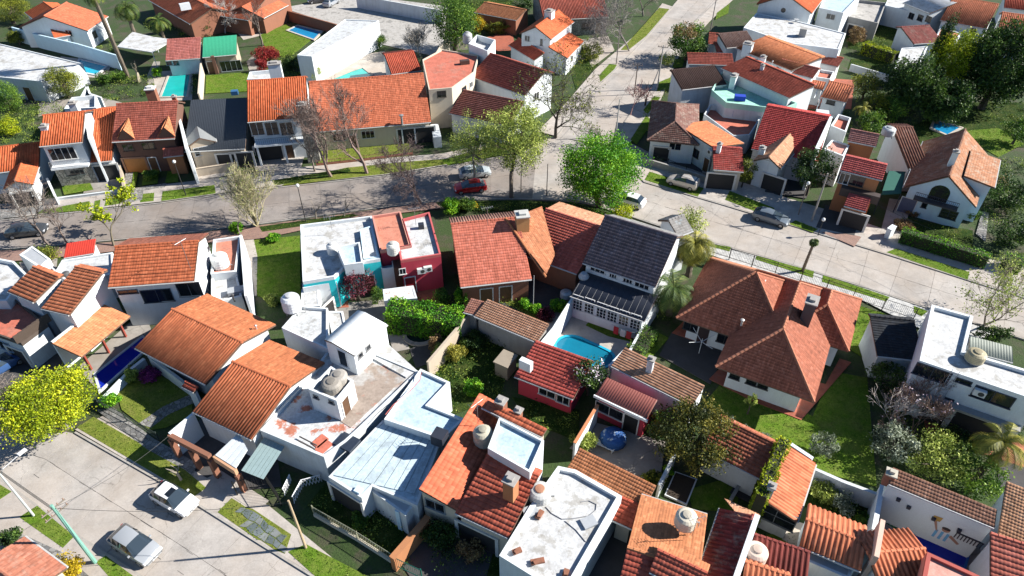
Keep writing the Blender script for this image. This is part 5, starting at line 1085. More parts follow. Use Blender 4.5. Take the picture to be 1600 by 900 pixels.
obj('worn_screed', MB().prism([P(*q, 3.2) for q in ((551, 592), (582, 566), (632, 590), (548, 668), (526, 654))], 3.1, 3.185), patchy((.36, .29, .24), (.50, .20, .14), .35, .9, (.46, .44, .42)), T); obj('white_roof_strip', MB().prism([P(*q, 3.4) for q in ((578, 556), (606, 536), (652, 578), (634, 588))], 3.1, 3.3), FWHITE, T)
obj('roof_ladder', MB().tube([P(465, 688, 3.4), P(492, 702, 3.4)], .06, 5).tube([P(468, 682, 3.4), P(495, 696, 3.4)], .06, 5), plain((.12, .1, .09), .7), T)
for px, py, w_ in ((500, 689, 1.1), (506, 698, 1.2)): obj('red_patch', MB().obox(P(px, py, 3.2), (.6, .8), w_, .8, 3.15, 3.22), FTERRA, T)
T = house('house with pale blue membrane roof, half in shadow, behind the lower street garden', 610, 740)
pl = [(513, 745), (598, 656), (690, 686), (652, 790), (582, 760), (565, 778)]; fc = flat(T, pl, 3.0, WH2, FMEMB, .06, .2)
for i in range(8):
    u0, u1 = (i + .04) / 8, (i + .96) / 8; A = lambda u: P(519 + (648 - 519) * u, 742 + (772 - 742) * u, 2.97); B = lambda u: P(601 + (684 - 601) * u, 659 + (687 - 659) * u, 2.97); o_ = .0 if i > 3 else 1
    a0, a1 = A(u0), A(u1)
    obj('membrane_strip', MB().slab([a0 + [0, 0, .04], a1 + [0, 0, .04], B(u1) + [0, 0, .04], B(u0) + [0, 0, .04]], .05), FMEMB, T)
flat(T, [(600, 655), (657, 576), (703, 597), (670, 632), (726, 654), (692, 686)], 3.7, WH, FBLUE, .25, .2); flat(T, [(578, 765), (592, 750), (648, 786), (634, 806)], 2.6, WH2, MGREY, .05); opening(T, fc[5], 540, 770, 3.0, 2.2, 'porch_opening'); q = P(652, 792, 3.0); obj('corner_pier', MB().obox(P(565, 785, 1.5), (1, -.5), .5, .5, 0, 3.2), LBLUE, T); obj('corner_pier', MB().obox(P(625, 812, 1.2), (1, -.5), .35, .35, 0, 2.5), LBLUE, T)
obj('roof_box', MB().obox(P(687, 682, 4.6), (.9, -.4), 1.0, 1.0, 4.0, 5.0), MDARK, T)
T = house('red tiled house with L-shaped roof around a white roof terrace', 745, 780)
R6 = tile((0.58, 0.15, 0.075), .2); g = gable(T, (717, 799), (803, 646), (650, 763), (754, 614), 3.7, 15, 'bold', R6, CREAM, .0, caps=False); g2 = gable(T, (717, 804), (794, 840), (757, 706), (842, 746), 3.7, 11, 'bold', tile((0.52, 0.12, 0.07), .2), CREAM, .12)
gable(T, (764, 642), (846, 682), (754, 615), (852, 676), 4.9, 6, 'french', R6, CREAM, 0, caps=False); flat(T, [(762, 700), (780, 652), (850, 688), (828, 738)], 5.5, WH, FBLUE, .3, .15); window(T, g.e0, 680, 790, 1.6, 1.1, (.3, .33, .35)); chimney(T, 783, 625, 5.6, 0, .7, BRICK); chimney(T, 810, 640, 5.2, 0, .5, BRICK); opening(T, g2.front, 745, 830, 3.0, 2.2)
chimney(T, 798, 748, 6.6, 4.5, .8, OCHRE)
T = house('flat white roofed building at the bottom centre strewn with pipes and bricks', 875, 840)
fc = flat(T, [(780, 868), (828, 790), (872, 728), (900, 734), (972, 775), (898, 905), (880, 930)], 3.9, WH, FWHITE, .28, .3); w4 = P(918, 815, 3.6)
for px, py, L_, a_ in ((840, 878, .9, .2), (808, 862, .6, .4), (884, 896, .5, 1.2), (843, 805, .7, 1.0)): tag(obj('brick_pile', MB().obox(P(px, py, 3.62), (math.cos(a_), math.sin(a_)), L_, .35, 3.62, 3.8).obox(P(px, py, 3.8), (math.cos(a_ + .3), math.sin(a_ + .3)), L_ * .6, .25, 3.8, 3.95), BRICK, at=P(px, py, 3.62)), {840: 'larger brick heap on white flat roof near the bottom edge', 808: 'small red brick piece left of the brick heap on the white roof', 884: 'brick piece at the bottom corner of the white flat roof', 843: 'red brick lying beside the concrete block below the round tank'}[px], 'bricks')
for px, py, L_, lab in ((920, 817, 1.0, 'blue-grey sheet lying by the right edge of the white flat roof'), (829, 800, 1.0, 'concrete block lying below the round tank on the white roof')): tag(obj('roof_board', MB().obox(P(px, py, 3.62), (.9, .4), L_, .8, 3.62, 3.8), MGREY, at=P(px, py, 3.62)), lab, 'board')
def hose(label, pts, z, c=(.35, .35, .36), r=.03): return tag(obj('hose', MB().tube([P(*q, z) for q in pts], r, 5), plain(c, .6), at=P(*pts[0], z)), label, 'hose')
hose('grey hose looping across the white flat roof at the bottom centre', [(853, 792), (862, 802), (878, 811), (895, 810), (920, 806), (931, 797), (932, 788), (920, 782), (908, 784)], 3.66); hose('cable running diagonally over the white flat roof', [(883, 814), (900, 828), (915, 846), (924, 846), (930, 832)], 3.66)
hose('red hose lying along the blue membrane roof', [(658, 582), (656, 594), (640, 612), (615, 632), (602, 648)], 4.1, (.5, .12, .1))
T = house('terracotta roofed patio cover in tree shade beside the white flat roof', 960, 750, 'veranda', 'veranda')
gable(T, (897, 738), (1006, 794), (893, 697), (1028, 757), 2.9, 7, 'fine', TAN, CREAM, 0, caps=False); gable(T, (956, 812), (985, 825), (972, 778), (1005, 794), 2.6, 12, 'bold', RED, CREAM, 0)
T = house('orange house with large cream tank and shadow of it on the roof', 1050, 850)
gable(T, (1008, 775), (1117, 808), (975, 848), (1080, 895), 3.2, 14, 'fine', TAN, CREAM, .6, backmat=tile((0.50, 0.11, 0.07), .3), backstyle='bold'); gable(T, (1014, 893), (1090, 930), (1028, 860), (1108, 898), 4.6, 16, 'bold', tile((0.54, 0.13, 0.08), .25), CREAM, .55, backmat=TAN, backstyle='fine')
T = house('house with weathered wine-red ridge roof and white side parapet at the bottom', 1140, 850)
g = gable(T, (1080, 930), (1129, 784), (1132, 935), (1178, 818), 3.2, 20, 'wide', WINE, WH, .12); tiles(T, [P(1131, 781, 3.3), P(1186, 806, 3.3), P(1174, 834, g.zr)], 'fine', TAN2, .1); obj('white_parapet', strip(MB(), [P(1184, 804, 4.9), P(1146, 915, 4.9)], .35, 0, 4.9), WH, T)  # light put into tile colour: WINE slope averted from sun, TAN2 hip end lit
gable(T, (1160, 925), (1260, 960), (1182, 838), (1262, 862), 2.6, 10, 'wide', tile((0.24, 0.05, 0.04), .4), CREAM, 0); gable(T, (1150, 930), (1225, 955), (1170, 882), (1238, 900), 3.3, 14, 'wide', STRP, WH, .1)
T = house('narrow outbuilding with finely striped orange roof and ivy along its edge', 1230, 790, 'outbuilding')
g = gable(T, (1244, 818), (1273, 728), (1192, 778), (1225, 690), 2.9, 16, 'barrel', STRP, WH2, 0); window(T, g.e0, 1212, 806, 2.8, 1.8, (.2, .22, .22), 1, 1); chimney(T, 1207, 758, 4.9, 3, .45, WH2); obj('white_screen', strip(MB(), [P(1228, 688, 3.2), P(1270, 716, 3.2)], .3, 0, 3.2), WH, T)
T = house('house with widely striped orange ridge roof and grey lower ledge', 1305, 860)
g = gable(T, (1246, 852), (1336, 889), (1262, 813), (1363, 854), 3.0, 13, 'wide', STRP, WH, .85); flat(T, [(1241, 868), (1250, 850), (1332, 888), (1328, 905)], 2.5, WH2, MGREY, .05)
T = house('house with two striped orange roof slopes meeting beside the small blue pool', 1400, 870)
gable(T, (1356, 910), (1446, 903), (1372, 868), (1460, 852), 3.2, 14, 'wide', STRP, WH, 1.0); obj('roof_upstand', strip(MB(), [P(1380, 812, 4.5), P(1370, 870, 4.5)], .3, 0, 4.5), plaster((.7, .5, .4), .4), T)
T = house('pink roof terrace with red edging at the bottom right', 1490, 890)
flat(T, [(1449, 862), (1545, 906), (1500, 960), (1436, 930)], 4.6, PINK, FPINK, .2, .25, coping=plaster((.42, .1, .08), .3))
T = house('white house wall painted with a football mural under a brown tiled roof', 1470, 800)
g = gable(T, (1381, 753), (1554, 825), (1402, 733), (1557, 797), 4.2, 7, 'fine', tile((0.34, 0.17, 0.11), .5), MURAL, 0, over=.06, verge=.05, caps=False); F = g.front
def mark(name, pts, c, out=.012):
    k = [F.at(t_ + a, z_ + b, out) for a, b in pts]; return obj(name, MB().add(k, [tuple(range(len(k)))]), plain(c, .8), mu)
t_, z_ = F.pick(1475, 830); mu = obj('mural', fbox(MB(), F, t_, z_, 3.4, 2.6, 0.0, .008), MURAL, T)
disc = lambda r, x, y, e=1: [(x + r * math.cos(q), y + r * e * math.sin(q)) for q in np.linspace(0, 2 * math.pi, 13)[:-1]]
mark('torso', [(-.55, -1.0), (.55, -1.0), (.5, -.1), (-.5, -.1)], (.75, .78, .8), .012)
for i in range(3): mark('shirt_stripe', [(-.48 + i * .36, -1.0), (-.3 + i * .36, -1.0), (-.3 + i * .36, -.1), (-.48 + i * .36, -.1)], (.16, .45, .72), .016)
mark('head', disc(.26, 0.05, .2), (.40, .24, .17), .016); mark('hair', disc(.28, 0.03, .33, .55), (.05, .04, .035), .02); mark('arm', [(-.5, -.15), (-.32, -.3), (-.72, .75), (-.9, .7)], (.40, .24, .17), .02); mark('cup', [(-1.0, .7), (-.55, .75), (-.5, 1.25), (-1.05, 1.2)], (.5, .33, .08), .024); mark('arm', [(.5, -.1), (.4, -.35), (1.1, -.8), (1.2, -.62)], (.40, .24, .17), .02)
gr = obj('wall_grille', fbox(MB(), F, F.pick(1516, 840)[0], F.pick(1516, 840)[1], 1.7, .08, .02, .1), MDARK, T); t_, z_ = F.pick(1516, 840)
for i in range(9): obj('grille_bar', fbox(MB(), F, t_ - .8 + 1.6 * i / 8, z_ - .3, .06, .6, .02, .07), MDARK, gr)
fbox_ = [obj('wall_lamp', fbox(MB(), F, F.pick(px, py)[0], F.pick(px, py)[1], .25, .25, .02, .2), MDARK, T) for px, py in ((1420, 791), (1459, 809), (1499, 827), (1404, 779))]
chimney(T, 1394, 738, 4.8, 3.5, .6, BRICK, cap=(.5, .46, .38))
T = house('roof slopes of rough tan tile and red tile at the right bottom edge', 1585, 830)
gable(T, (1562, 838), (1660, 880), (1570, 752), (1670, 790), 3.6, 9, 'fine', tile((0.60, 0.32, 0.18), .45), WH, 0, caps=False); gable(T, (1538, 925), (1640, 960), (1556, 832), (1650, 872), 3.2, 13, 'bold', tile((0.55, 0.16, 0.11), .2), WH, 0)
T = house('red-brown tiled roof half shaded between the olive tree and the ivy-edged outbuilding', 1165, 720, 'outbuilding')
gable(T, (1098, 702), (1188, 748), (1118, 654), (1218, 692), 2.9, 13, 'bold', tile((0.46, 0.15, 0.085), .3), WH2, .12)
T = house('weathered terracotta roof corner at the bottom left edge', 30, 890)
gable(T, (46, 845), (110, 892), (-30, 868), (40, 922), 3.2, 16, 'fine', tile((0.50, 0.19, 0.12), .5, moss=.3), CREAM, .9)
# --- middle, towards the right
T = house('white flat-roofed house with turquoise walls beside the shaded lawn', 530, 440)
fc = flat(T, [(469, 351), (581, 337), (594, 404), (544, 412), (522, 432), (473, 440)], 4.0, TEAL, FWHITE, .35, .2, coping=WH); flat(T, [(526, 385), (562, 378), (567, 410), (538, 414)], 4.9, WH, FBLUE, .35, .15, base=3.5); flat(T, [(562, 358), (582, 352), (592, 402), (568, 404)], 4.1, LBLUE, FGREY, .1)
flat(T, [(472, 443), (524, 434), (526, 440), (473, 450)], 3.3, WH, FWHITE, .03); opening(T, fc[3], 504, 458, 2.0, 1.8, 'dark_doorway'); door(T, fc[2], 578, 440); flat(T, [(471, 452), (498, 448), (500, 478), (470, 480)], 2.7, WH, FWHITE, .03)
T = house('crimson walled house with salmon and white flat roofs beside the turquoise house', 640, 435)
flat(T, [(581, 337), (626, 330), (642, 384), (594, 392)], 4.4, CRIM, FSALM, .3, .18, coping=plaster((.62, .28, .22), .3)); fc = flat(T, [(628, 342), (671, 331), (689, 397), (626, 407), (622, 385), (640, 382)], 4.4, CRIM, FWHITE, .3, .18, coping=plaster((.55, .12, .12), .3))
window(T, fc[2], 629, 424, .7, .8); aircon(T, fc[2], 658, 421); aircon(T, fc[2], 668, 418); flat(T, [(592, 402), (612, 398), (615, 418), (596, 421)], 2.9, WH, FBLUE, .5, .12); f2 = flat(T, [(612, 400), (624, 398), (628, 416), (616, 420)], 3.0, BROWN, BROWN, .05); door(T, fc[2], 640, 432, 1.0, 2.1, (.4, .02, .03)); obj('roof_vent', MB().obox(P(658, 353, 4.4), (1, .2), .6, .5, 4.1, 4.7), MDARK, T)
T = house('low shed with white rusty sheet roof in front of the crimson house', 622, 462, 'shed', 'shed')
flat(T, [(598, 452), (646, 446), (652, 466), (600, 470)], 2.5, WH2, patchy((.75, .74, .72), (.45, .2, .14), .5, .9), .03)
T = house('wide house with large red french-tile roof beside the round green tree', 800, 445)
g = gable(T, (720, 449), (852, 434), (704, 351), (790, 342), 2.9, 19, 'french', tile((0.58, 0.17, 0.11), .2), BRICK, .3, backmat=tile((0.45, 0.24, 0.18), .4), backstyle='barrel')  # BRICK on this house is the shade under the eaves painted into its walls
zr = g.zr; A = P(800, 336, zr); gw = gable(T, (812, 396), (912, 432), (846, 327), (938, 352), 3.0, 15, 'bold', tile((0.56, 0.13, 0.09), .2), BRICK, .5, backmat=TAN2, backstyle='fine')
h1, h2, h3 = P(790, 342, zr), P(846, 328, gw.zr), P(853, 434, 3.0); tiles(T, [h3, P(868, 395, 4.2), h2, h1], 'fine', tile((0.60, 0.24, 0.12), .3), .12); ridge(T, h1 + [0, 0, .1], h3 + [0, 0, .1], TAN); chimney(T, 816, 334, zr + 1.2, 4, 1.3, plaster((.55, .33, .14), .3), cap=(.5, .5, .47), ang=10)
for px in (760, 790): door(T, g.front, px, 455, 1.2, 2.1)
T = house('two-storey house with dark plum tiled roof and white gable wall', 970, 490)
g = gable(T, (911, 411), (1025, 449), (945, 336), (1057, 371), 4.6, 29, 'bold', PLUM, WH, .5, over=.35, backmat=GREYT, backstyle='shingle')
for px, py, w_ in ((934, 421, 1.6), (958, 430, .8), (981, 438, 1.0), (1003, 446, 1.5)): window(T, g.front, px, py, w_, .7, mull=2)
g2 = gable(T, (892, 463), (1008, 503), (914, 424), (1026, 462), 2.9, 7, 'sheet', MDARK, WH, 0, caps=False, over=.3)
for i in range(13): u = i / 12; a, b = P(893 + 114 * u, 463 + 40 * u, 2.93), P(915 + 110 * u, 425 + 37 * u, g2.zr + .03); obj('standing_seam', MB().tube([a, b], .018, 4), MDARK, T)
for px, py in ((903, 473), (921, 478), (940, 485), (957, 491), (975, 497), (993, 503)): window(T, g2.front, px, py, 1.05, 1.9, mull=2, bars=4)
gd = gable(T, (1069, 366), (1090, 358), (1040, 352), (1056, 335), 5.2, 30, 'shingle', GREYT, WH, .9); obj('side_wall', strip(MB(), [P(897, 461, 2.4), P(865, 512, 2.4), P(846, 535, 2.4)], .22, 0, 2.4), WH, T); obj('side_wall', strip(MB(), [P(1032, 462, 2.2), P(1010, 500, 1.6), P(982, 551, 1.6)], .2, 0, 1.6), WH, T)
tag(obj('satellite_dish', MB().lathe(P(912, 434, 3.2), [(.5, 0), (.55, .2), (.3, .6)], 12), MGREY, at=P(912, 434, 3.2)), 'white satellite dish on the dark lean-to roof', 'satellite dish')
T = house('tan tiled shed against a grey wall between the red roof and the pool', 795, 520, 'shed', 'shed')
gable(T, (746, 496), (834, 533), (757, 465), (862, 509), 2.9, 9, 'fine', TAN2, GREYW, 0, caps=False); gable(T, (728, 489), (748, 494), (731, 466), (755, 470), 2.7, 6, 'fine', tile((.45, .2, .14), .4), GREYW, 0, caps=False)
T = house('garden house with bright red ribbed roof in front of the curved pool', 855, 605, 'garden_house')
g = gable(T, (806, 589), (896, 624), (837, 529), (926, 566), 2.4, 9, 'bold', tile((0.52, 0.10, 0.075), .15), CRIM, .0, caps=False); window(T, g.front, 855, 612, 1.6, 1.2); window(T, g.front, 880, 622, 1.2, 1.4); obj('roof_heater', MB().obox(P(822, 566, 4.0), (.5, .8), .5, 1.1, 3.2, 4.2), WH, T)
T = house('long white-walled building with plain tan roof and one small chimney', 1030, 610, 'outbuilding')
g = gable(T, (953, 571), (1079, 634), (975, 548), (1106, 599), 3.2, 8, 'shingle', TAN2, WH, 0, caps=False, over=.06, verge=.05); chimney(T, 1018, 560, 4.9, 3, .5, WH2)
T = house('crimson outbuilding with brown metal roof and white trim', 975, 655, 'outbuilding')
g = gable(T, (930, 617), (1012, 655), (950, 588), (1024, 627), 2.9, 6, 'metal', plain((.30, .09, .07), .6), CRIM, 0, caps=False); window(T, g.front, 952, 642, 2.6, 1.2, (.6, .6, .6), 1); door(T, g.front, 985, 664, 1.2, 2.0, (.02, .02, .02)); obj('white_edge', strip(MB(), [P(928, 617, 3.0), P(1012, 657, 3.0)], .12, 2.75, 3.02), WH, T)
T = house('large brown hip-roofed house with white walls on a green lawn', 1210, 590)
BH = tile((0.37, 0.125, 0.075), .35); CAPM = tile((0.55, 0.22, 0.13), .2)
f1 = hip(T, [(1118, 573), (1262, 625), (1297, 538), (1242, 440)], -29, 3.0, 36, 'fine', BH, WH, 1.0, capmat=CAPM); f2 = hip(T, [(1058, 494), (1140, 525), (1168, 422), (1270, 460)], -29, 3.0, 36, 'fine', BH, WH, 1.0, capmat=CAPM); f3 = hip(T, [(1322, 548), (1344, 476), (1250, 440), (1235, 520)], -29, 3.0, 36, 'fine', BH, WH, .8, capmat=CAPM)
for px, py in ((1079, 510), (1132, 530)): window(T, f2.front, px, py, 1.4, 1.1, (.05, .05, .05))
door(T, f2.front, 1099, 522, 1.0, 2.1, (.05, .03, .03))
for px, py in ((1148, 588), (1174, 597), (1192, 603)): window(T, f1.front, px, py, .9, .7, (.05, .05, .05), 0)
chimney(T, 1270, 468, 7.3, 4, .9, plain((.06, .06, .07), .7), 1.3); vent(T, 1190, 450, 5.2, .9, .09, (.7, .65, .6)); vent(T, 1158, 508, 3.8, .6, .09, (.7, .65, .6))
T = house('small white outbuilding with dark navy roof left of the two-storey white block', 1395, 560, 'outbuilding')
g = gable(T, (1353, 554), (1432, 563), (1373, 487), (1443, 512), 3.0, 13, 'shingle', SLATE, WH2, .12)
T = house('two-storey white block with flat roof and blue-shaded rear windows at the right', 1520, 610)
fc = flat(T, [(1456, 476), (1521, 494), (1508, 549), (1640, 588), (1628, 628), (1437, 563)], 6.0, WH, FWHITE, .3, .25); F = fc[4]
window(T, F, 1456, 583, 2.6, 1.3, (.04, .05, .08)); window(T, F, 1505, 596, 1.2, .5, (.04, .05, .08), 0); window(T, F, 1551, 620, 2.8, 1.3, (.04, .05, .08)); aircon(T, F, 1531, 611); window(T, F, 1482, 626, .7, .6, (.04, .05, .08), 0); opening(T, F, 1462, 640, 1.8, 2.2, 'dark_doorway'); opening(T, F, 1525, 660, 3.2, 2.3, 'dark_doorway'); obj('ledge', fbox(MB(), F, F.L * .5, 2.95, F.L * .96, .18, .02, .7), GREYW, T)
lad = MB()
for s in (-.25, .25): lad.tube([F.at(F.pick(1481, 600)[0] + s, 3.1, .1), F.at(F.pick(1481, 600)[0] + s, 6.3, .1)], .03, 4)
for i in range(9): lad.tube([F.at(F.pick(1481, 600)[0] - .25, 3.3 + i * .33, .1), F.at(F.pick(1481, 600)[0] + .25, 3.3 + i * .33, .1)], .02, 4)
obj('wall_ladder', lad, MGREY, T)
T = house('grey-green corrugated lean-to roof behind the white block', 1545, 545, 'lean_to', 'shed')
gable(T, (1511, 548), (1580, 566), (1518, 524), (1584, 545), 3.0, 6, 'metal', plain((.30, .33, .28), .6), WH2, 0, caps=False)
# ---------------------------------------------------------------- trees and plants
BRIGHT = leafmat((0.085, 0.30, 0.012), c2=(.26, .48, .02)); YELG = leafmat((0.30, 0.40, 0.012), c2=(.58, .60, .02)); DARKG = leafmat((0.025, 0.065, 0.014), c2=(.085, .15, .022)); MIDG = leafmat((0.065, 0.16, 0.02), c2=(.19, .30, .03)); OLIVE = leafmat((0.10, 0.135, 0.02), c2=(.30, .32, .03)); SILV = leafmat((0.15, 0.19, 0.11), c2=(.42, .46, .34))
PALE = leafmat((0.26, 0.34, 0.06), c2=(.50, .56, .12)); MAROON = leafmat((0.10, 0.015, 0.025), c2=(.26, .06, .09)); REDL = leafmat((0.22, 0.015, 0.02), c2=(.42, .05, .04)); GOLD = leafmat((0.45, 0.32, 0.01), c2=(.7, .5, .02)); BLOSS = leafmat((0.38, 0.26, 0.34), c2=(.8, .7, .75)); MAG = leafmat((0.20, 0.02, 0.14), c2=(.4, .06, .3)); RUST = leafmat((0.24, 0.15, 0.07), c2=(.4, .28, .12)); PALMG = leafmat((0.06, 0.12, 0.02), c2=(.22, .26, .05)); PALMY = leafmat((0.20, 0.21, 0.03), c2=(.5, .44, .07))
tree('rounded vivid green street tree at the road corner', 942, 266, 5.0, 5.3, 4.2, BRIGHT, 26000, .23, 170, limbs=16, tight=.2)
tree('tall pale yellow-green tree with sparse leaves left of the vivid green tree', 806, 212, 7.5, 4.6, 4.6, PALE, 17000, .2, 190, limbs=26, tight=.16, shell=.2, tr=.22, barkc=(.2, .16, .12), base=(799, 310))
tree('thin budding tree left of the sparse yellow-green tree', 738, 222, 5.5, 3.6, 4.0, PALE, 7000, .18, 110, limbs=24, tight=.16, shell=.2, tr=.16, barkc=(.3, .27, .22), base=(742, 300))
baretree('large wide bare tree with a few yellow leaves at the side street corner', (868, 215), 12, (.10, .085, .07), 7, OLIVE, 1800, .26, .62, up=.35)
baretree('tall bare tree in front of the long red roof, left of two', (517, 276), 11, (.27, .19, .16), 7, sp=.45); baretree('tall bare tree in front of the long red roof, right of two', (573, 271), 11.5, (.27, .19, .16), 7, sp=.48)
baretree('low dark bare tree leaning over the upper street', (657, 318), 8, (.13, .09, .085), 7, sp=.6, up=.3); baretree('bare street tree left of the white balcony house drive', (492, 268), 7, (.22, .18, .15), 5, sp=.45)
baretree('pale straw-coloured budding tree on the near side of the upper street', (402, 354), 6.5, (.52, .46, .27), 5, PALE, 1500, .13, .3, stems=11, spread=.12, up=.7); baretree('grey bare tree by the dark parked car at the left', (76, 382), 7.5, (.2, .16, .14), 6, sp=.55); baretree('slender bare tree between grey bare tree and yellow-green sapling', (107, 382), 5.5, (.24, .18, .15), 5, sp=.5); baretree('faint bare tree on the paved strip at far left', (60, 340), 6, (.3, .25, .2), 5, sp=.5)
baretree('young yellow-green leaved tree on the upper street at the left', (178, 384), 6.5, (.2, .17, .12), 4, YELG, 1500, .3, .55)
baretree('pruned leafless trunk with knobby arms beside the lamp post', (376, 367), 3.2, (.25, .21, .17), 2, sp=.7, r=.12); baretree('pruned leafless trunk right of the globe lamp on the street', (494, 342), 3.0, (.28, .24, .2), 2, sp=.7, r=.12); baretree('thin pruned trunk before the turquoise house', (538, 338), 3.4, (.3, .26, .22), 2, sp=.4, r=.09)
tree('bright yellow-green round tree at the left edge of the lower street', 70, 628, 3.6, 3.9, 2.0, YELG, 21000, .18, 130, limbs=10, tight=.24)
baretree('grey leafless bush under the yellow-green tree at the left edge', (8, 680), 5.5, (.30, .25, .22), 6, stems=4, name='bare_shrub', cat='shrub', sp=.5)
baretree('knotted pruned stump on the verge above the white car', (283, 750), 2.4, (.42, .36, .3), 2, sp=.8, r=.14)
tree('olive and rust coloured dense tree over the terracotta patio', 1090, 680, 3.4, 3.4, 2.5, leafmat((0.055, 0.075, 0.014), c2=(.23, .20, .03)), 16000, .19, 110, tight=.2); bush('leafy green bush on the left of the olive patio tree', 1040, 660, 1.6, 2.6, MIDG, 1600, .2)
tree('dark glossy bush with pale blossoms over the red garden house', 922, 583, 2.8, 1.7, 1.3, DARKG, 2200, .2, 40); leafobj('blossoms', crown_pts(P(924, 581, 3.0), 1.6, 1.3, 260, 30)[0], .22, RNG.uniform(.5, 1, 260), BLOSS, [o for o in bpy.data.objects if o.get('label') == 'dark glossy bush with pale blossoms over the red garden house'][0])
baretree('pinkish blossoming bare tree beside the white two-storey block', (1425, 680), 4.6, (.30, .20, .15), 6, BLOSS, 420, .16, .55, stems=3); baretree('white-twigged bare bush on the lawn left of the blossom tree', (1388, 672), 4.5, (.6, .52, .46), 5, stems=2, name='bare_shrub', cat='shrub')
tree('dark evergreen bush below the navy roofed outbuilding', 1395, 590, 1.8, 2.2, 1.5, DARKG, 2400, .2, 40); tree('grey-green shrub at the left end above the mural house', 1400, 694, 1.8, 2.0, 1.5, SILV, 2600, .2, 40); tree('large feathery green shrub above the mural roof', 1470, 715, 2.2, 2.6, 1.8, PALE, 4500, .18, 60); tree('green shrub at the right end above the mural roof', 1532, 745, 2.0, 2.1, 1.6, MIDG, 3000, .2, 45)
palm('drooping palm with yellow tips at the right edge', 1568, 692, 4.2, 2.6, 26, PALMY, tr=.22); palm('shaggy yellow-green palm behind the white gable wall', 1086, 382, 4.2, 3.2, 46, PALMY, tr=.28, droop=1.4, skirt=14); palm('broad dark palm beside the white gable wall, nearer one', 1053, 452, 3.4, 3.3, 38, PALMG, tr=.26, droop=1.1)
palm('slender lone palm on the verge before the brick paved drive', 1273, 377, 4.6, .9, 22, PALMG, base=(1254, 424), tr=.14, droop=1.7)
palm('very tall palm with a long bare leaning trunk at the top left', 142, -14, 15, 2.6, 30, PALMG, base=(200, 121), tr=.3); palm('bushy dark palm behind the orange roof at top left', 196, 12, 6, 3.4, 34, PALMG, tr=.3, droop=1.3, skirt=8); palm('arching palm behind the white awning at top left', 247, 32, 3.6, 2.8, 24, PALMG, tr=.25)
baretree('dead palm stump wrapped in dry stalks beside the tall palm', (218, 128), 4.2, (.42, .36, .26), 2, sp=.35, r=.35)
tree('silvery shrub on the lawn below the hip-roofed house', 1288, 694, 1.2, 1.15, 1.1, SILV, 1700, .17, 28); tree('small young tree on the lawn before the white wall', 1174, 628, 1.6, .55, .9, PALE, 500, .16, 14, tr=.06); bush('flowering pale shrub in the walled garden by the striped roof', 1320, 788, 1.0, 1.6, SILV, 900, .17)
for k, (px, py, r) in enumerate(((1140, 655, .5), (1166, 672, .6), (1195, 682, .5))): bush(['pale grey flower clump nearest the olive tree', 'white flower clump in the middle of the lawn edge', 'white flower clump at the right along the roof edge'][k], px, py, r, .7, SILV, 300, .13, 'flower_clump', 'plant')
bush('yellow-green bush behind the dark plum roof, left of two', 973, 332, 1.6, 3.0, YELG, 1500, .2); bush('yellow-green bush behind the dark plum roof, right of two', 1083, 345, 1.8, 3.2, PALE, 1700, .2)
tree('round olive-topped tree at the side street kerb', 1075, 62, 3.6, 3.7, 3.4, MIDG, 6000, .3, 70, tight=.24); leafobj('dry_top', crown_pts(P(1072, 48, 5.6), 2.6, 1.2, 900, 30)[0], .26, RNG.uniform(.2, .9, 900), RUST, [o for o in bpy.data.objects if o.get('label') == 'round olive-topped tree at the side street kerb'][0])
bush('pale bush by the side street pole', 1043, 92, 1.5, 2.4, PALE, 900, .22)
baretree('big grey bare tree standing over the side street at the top', (983, 80), 11, (.30, .27, .25), 7, sp=.6, up=.35, stems=2); baretree('second grey bare tree beyond it near the top edge', (1005, 25), 9, (.32, .28, .24), 6, sp=.55)
baretree('pink leafless small tree on the side street verge', (985, 180), 4.2, (.40, .22, .2), 6, sp=.6); baretree('dark pruned tree on the verge of the side street', (1008, 165), 4.2, (.06, .045, .04), 3, sp=.75, r=.16)
tree('dark hedge-like shrubs beside the stepped orange roof', 925, 80, 1.4, 2.4, 1.6, OLIVE, 1800, .25, 40); tree('dark green tree in front of the raspberry-red roof', 1273, 262, 4.0, 2.7, 2.6, DARKG, 5200, .24, 60); tree('small yellow-leaved tree beside the cream garage', 1165, 266, 2.6, 1.4, 1.7, OLIVE, 1600, .2, 30)
for px, py, z, r, m, lab in ((1356, 132, 2.6, 2.6, OLIVE, 'rounded olive bush right of the striped outbuilding'), (1367, 160, 2.2, 2.2, OLIVE, 'olive bush just below the rounded one'), (1392, 168, 2.0, 2.3, MIDG, 'green bush above the pink-brown roofs, right'), (1365, 190, 1.6, 2.2, MIDG, 'low bush behind the pink-brown gable'), (1338, 55, 1.6, 1.8, RUST, 'brownish bush by the white flat house')): tree(lab, px, py, z, r, r * .85, m, 2200, .26, 40)
palm('small bright palm among the olive bushes', 1350, 168, 2.6, 1.8, 22, PALMY)
hedge('yellow-green clipped hedge in the shaded back garden at upper right', [(1352, 66), (1402, 82)], 1.6, 1.9, YELG, 200, .24)
tree('huge dark evergreen tree at the right top', 1566, 100, 7.0, 6.0, 6.4, DARKG, 28000, .36, 190, tight=.19); tree('dark broad tree behind the white shed', 1428, 130, 4.5, 4.6, 4.0, DARKG, 15000, .34, 110); tree('dark tree in the gap below the yellow-green tree', 1478, 158, 3.5, 3.6, 3.4, DARKG, 10000, .34, 90)
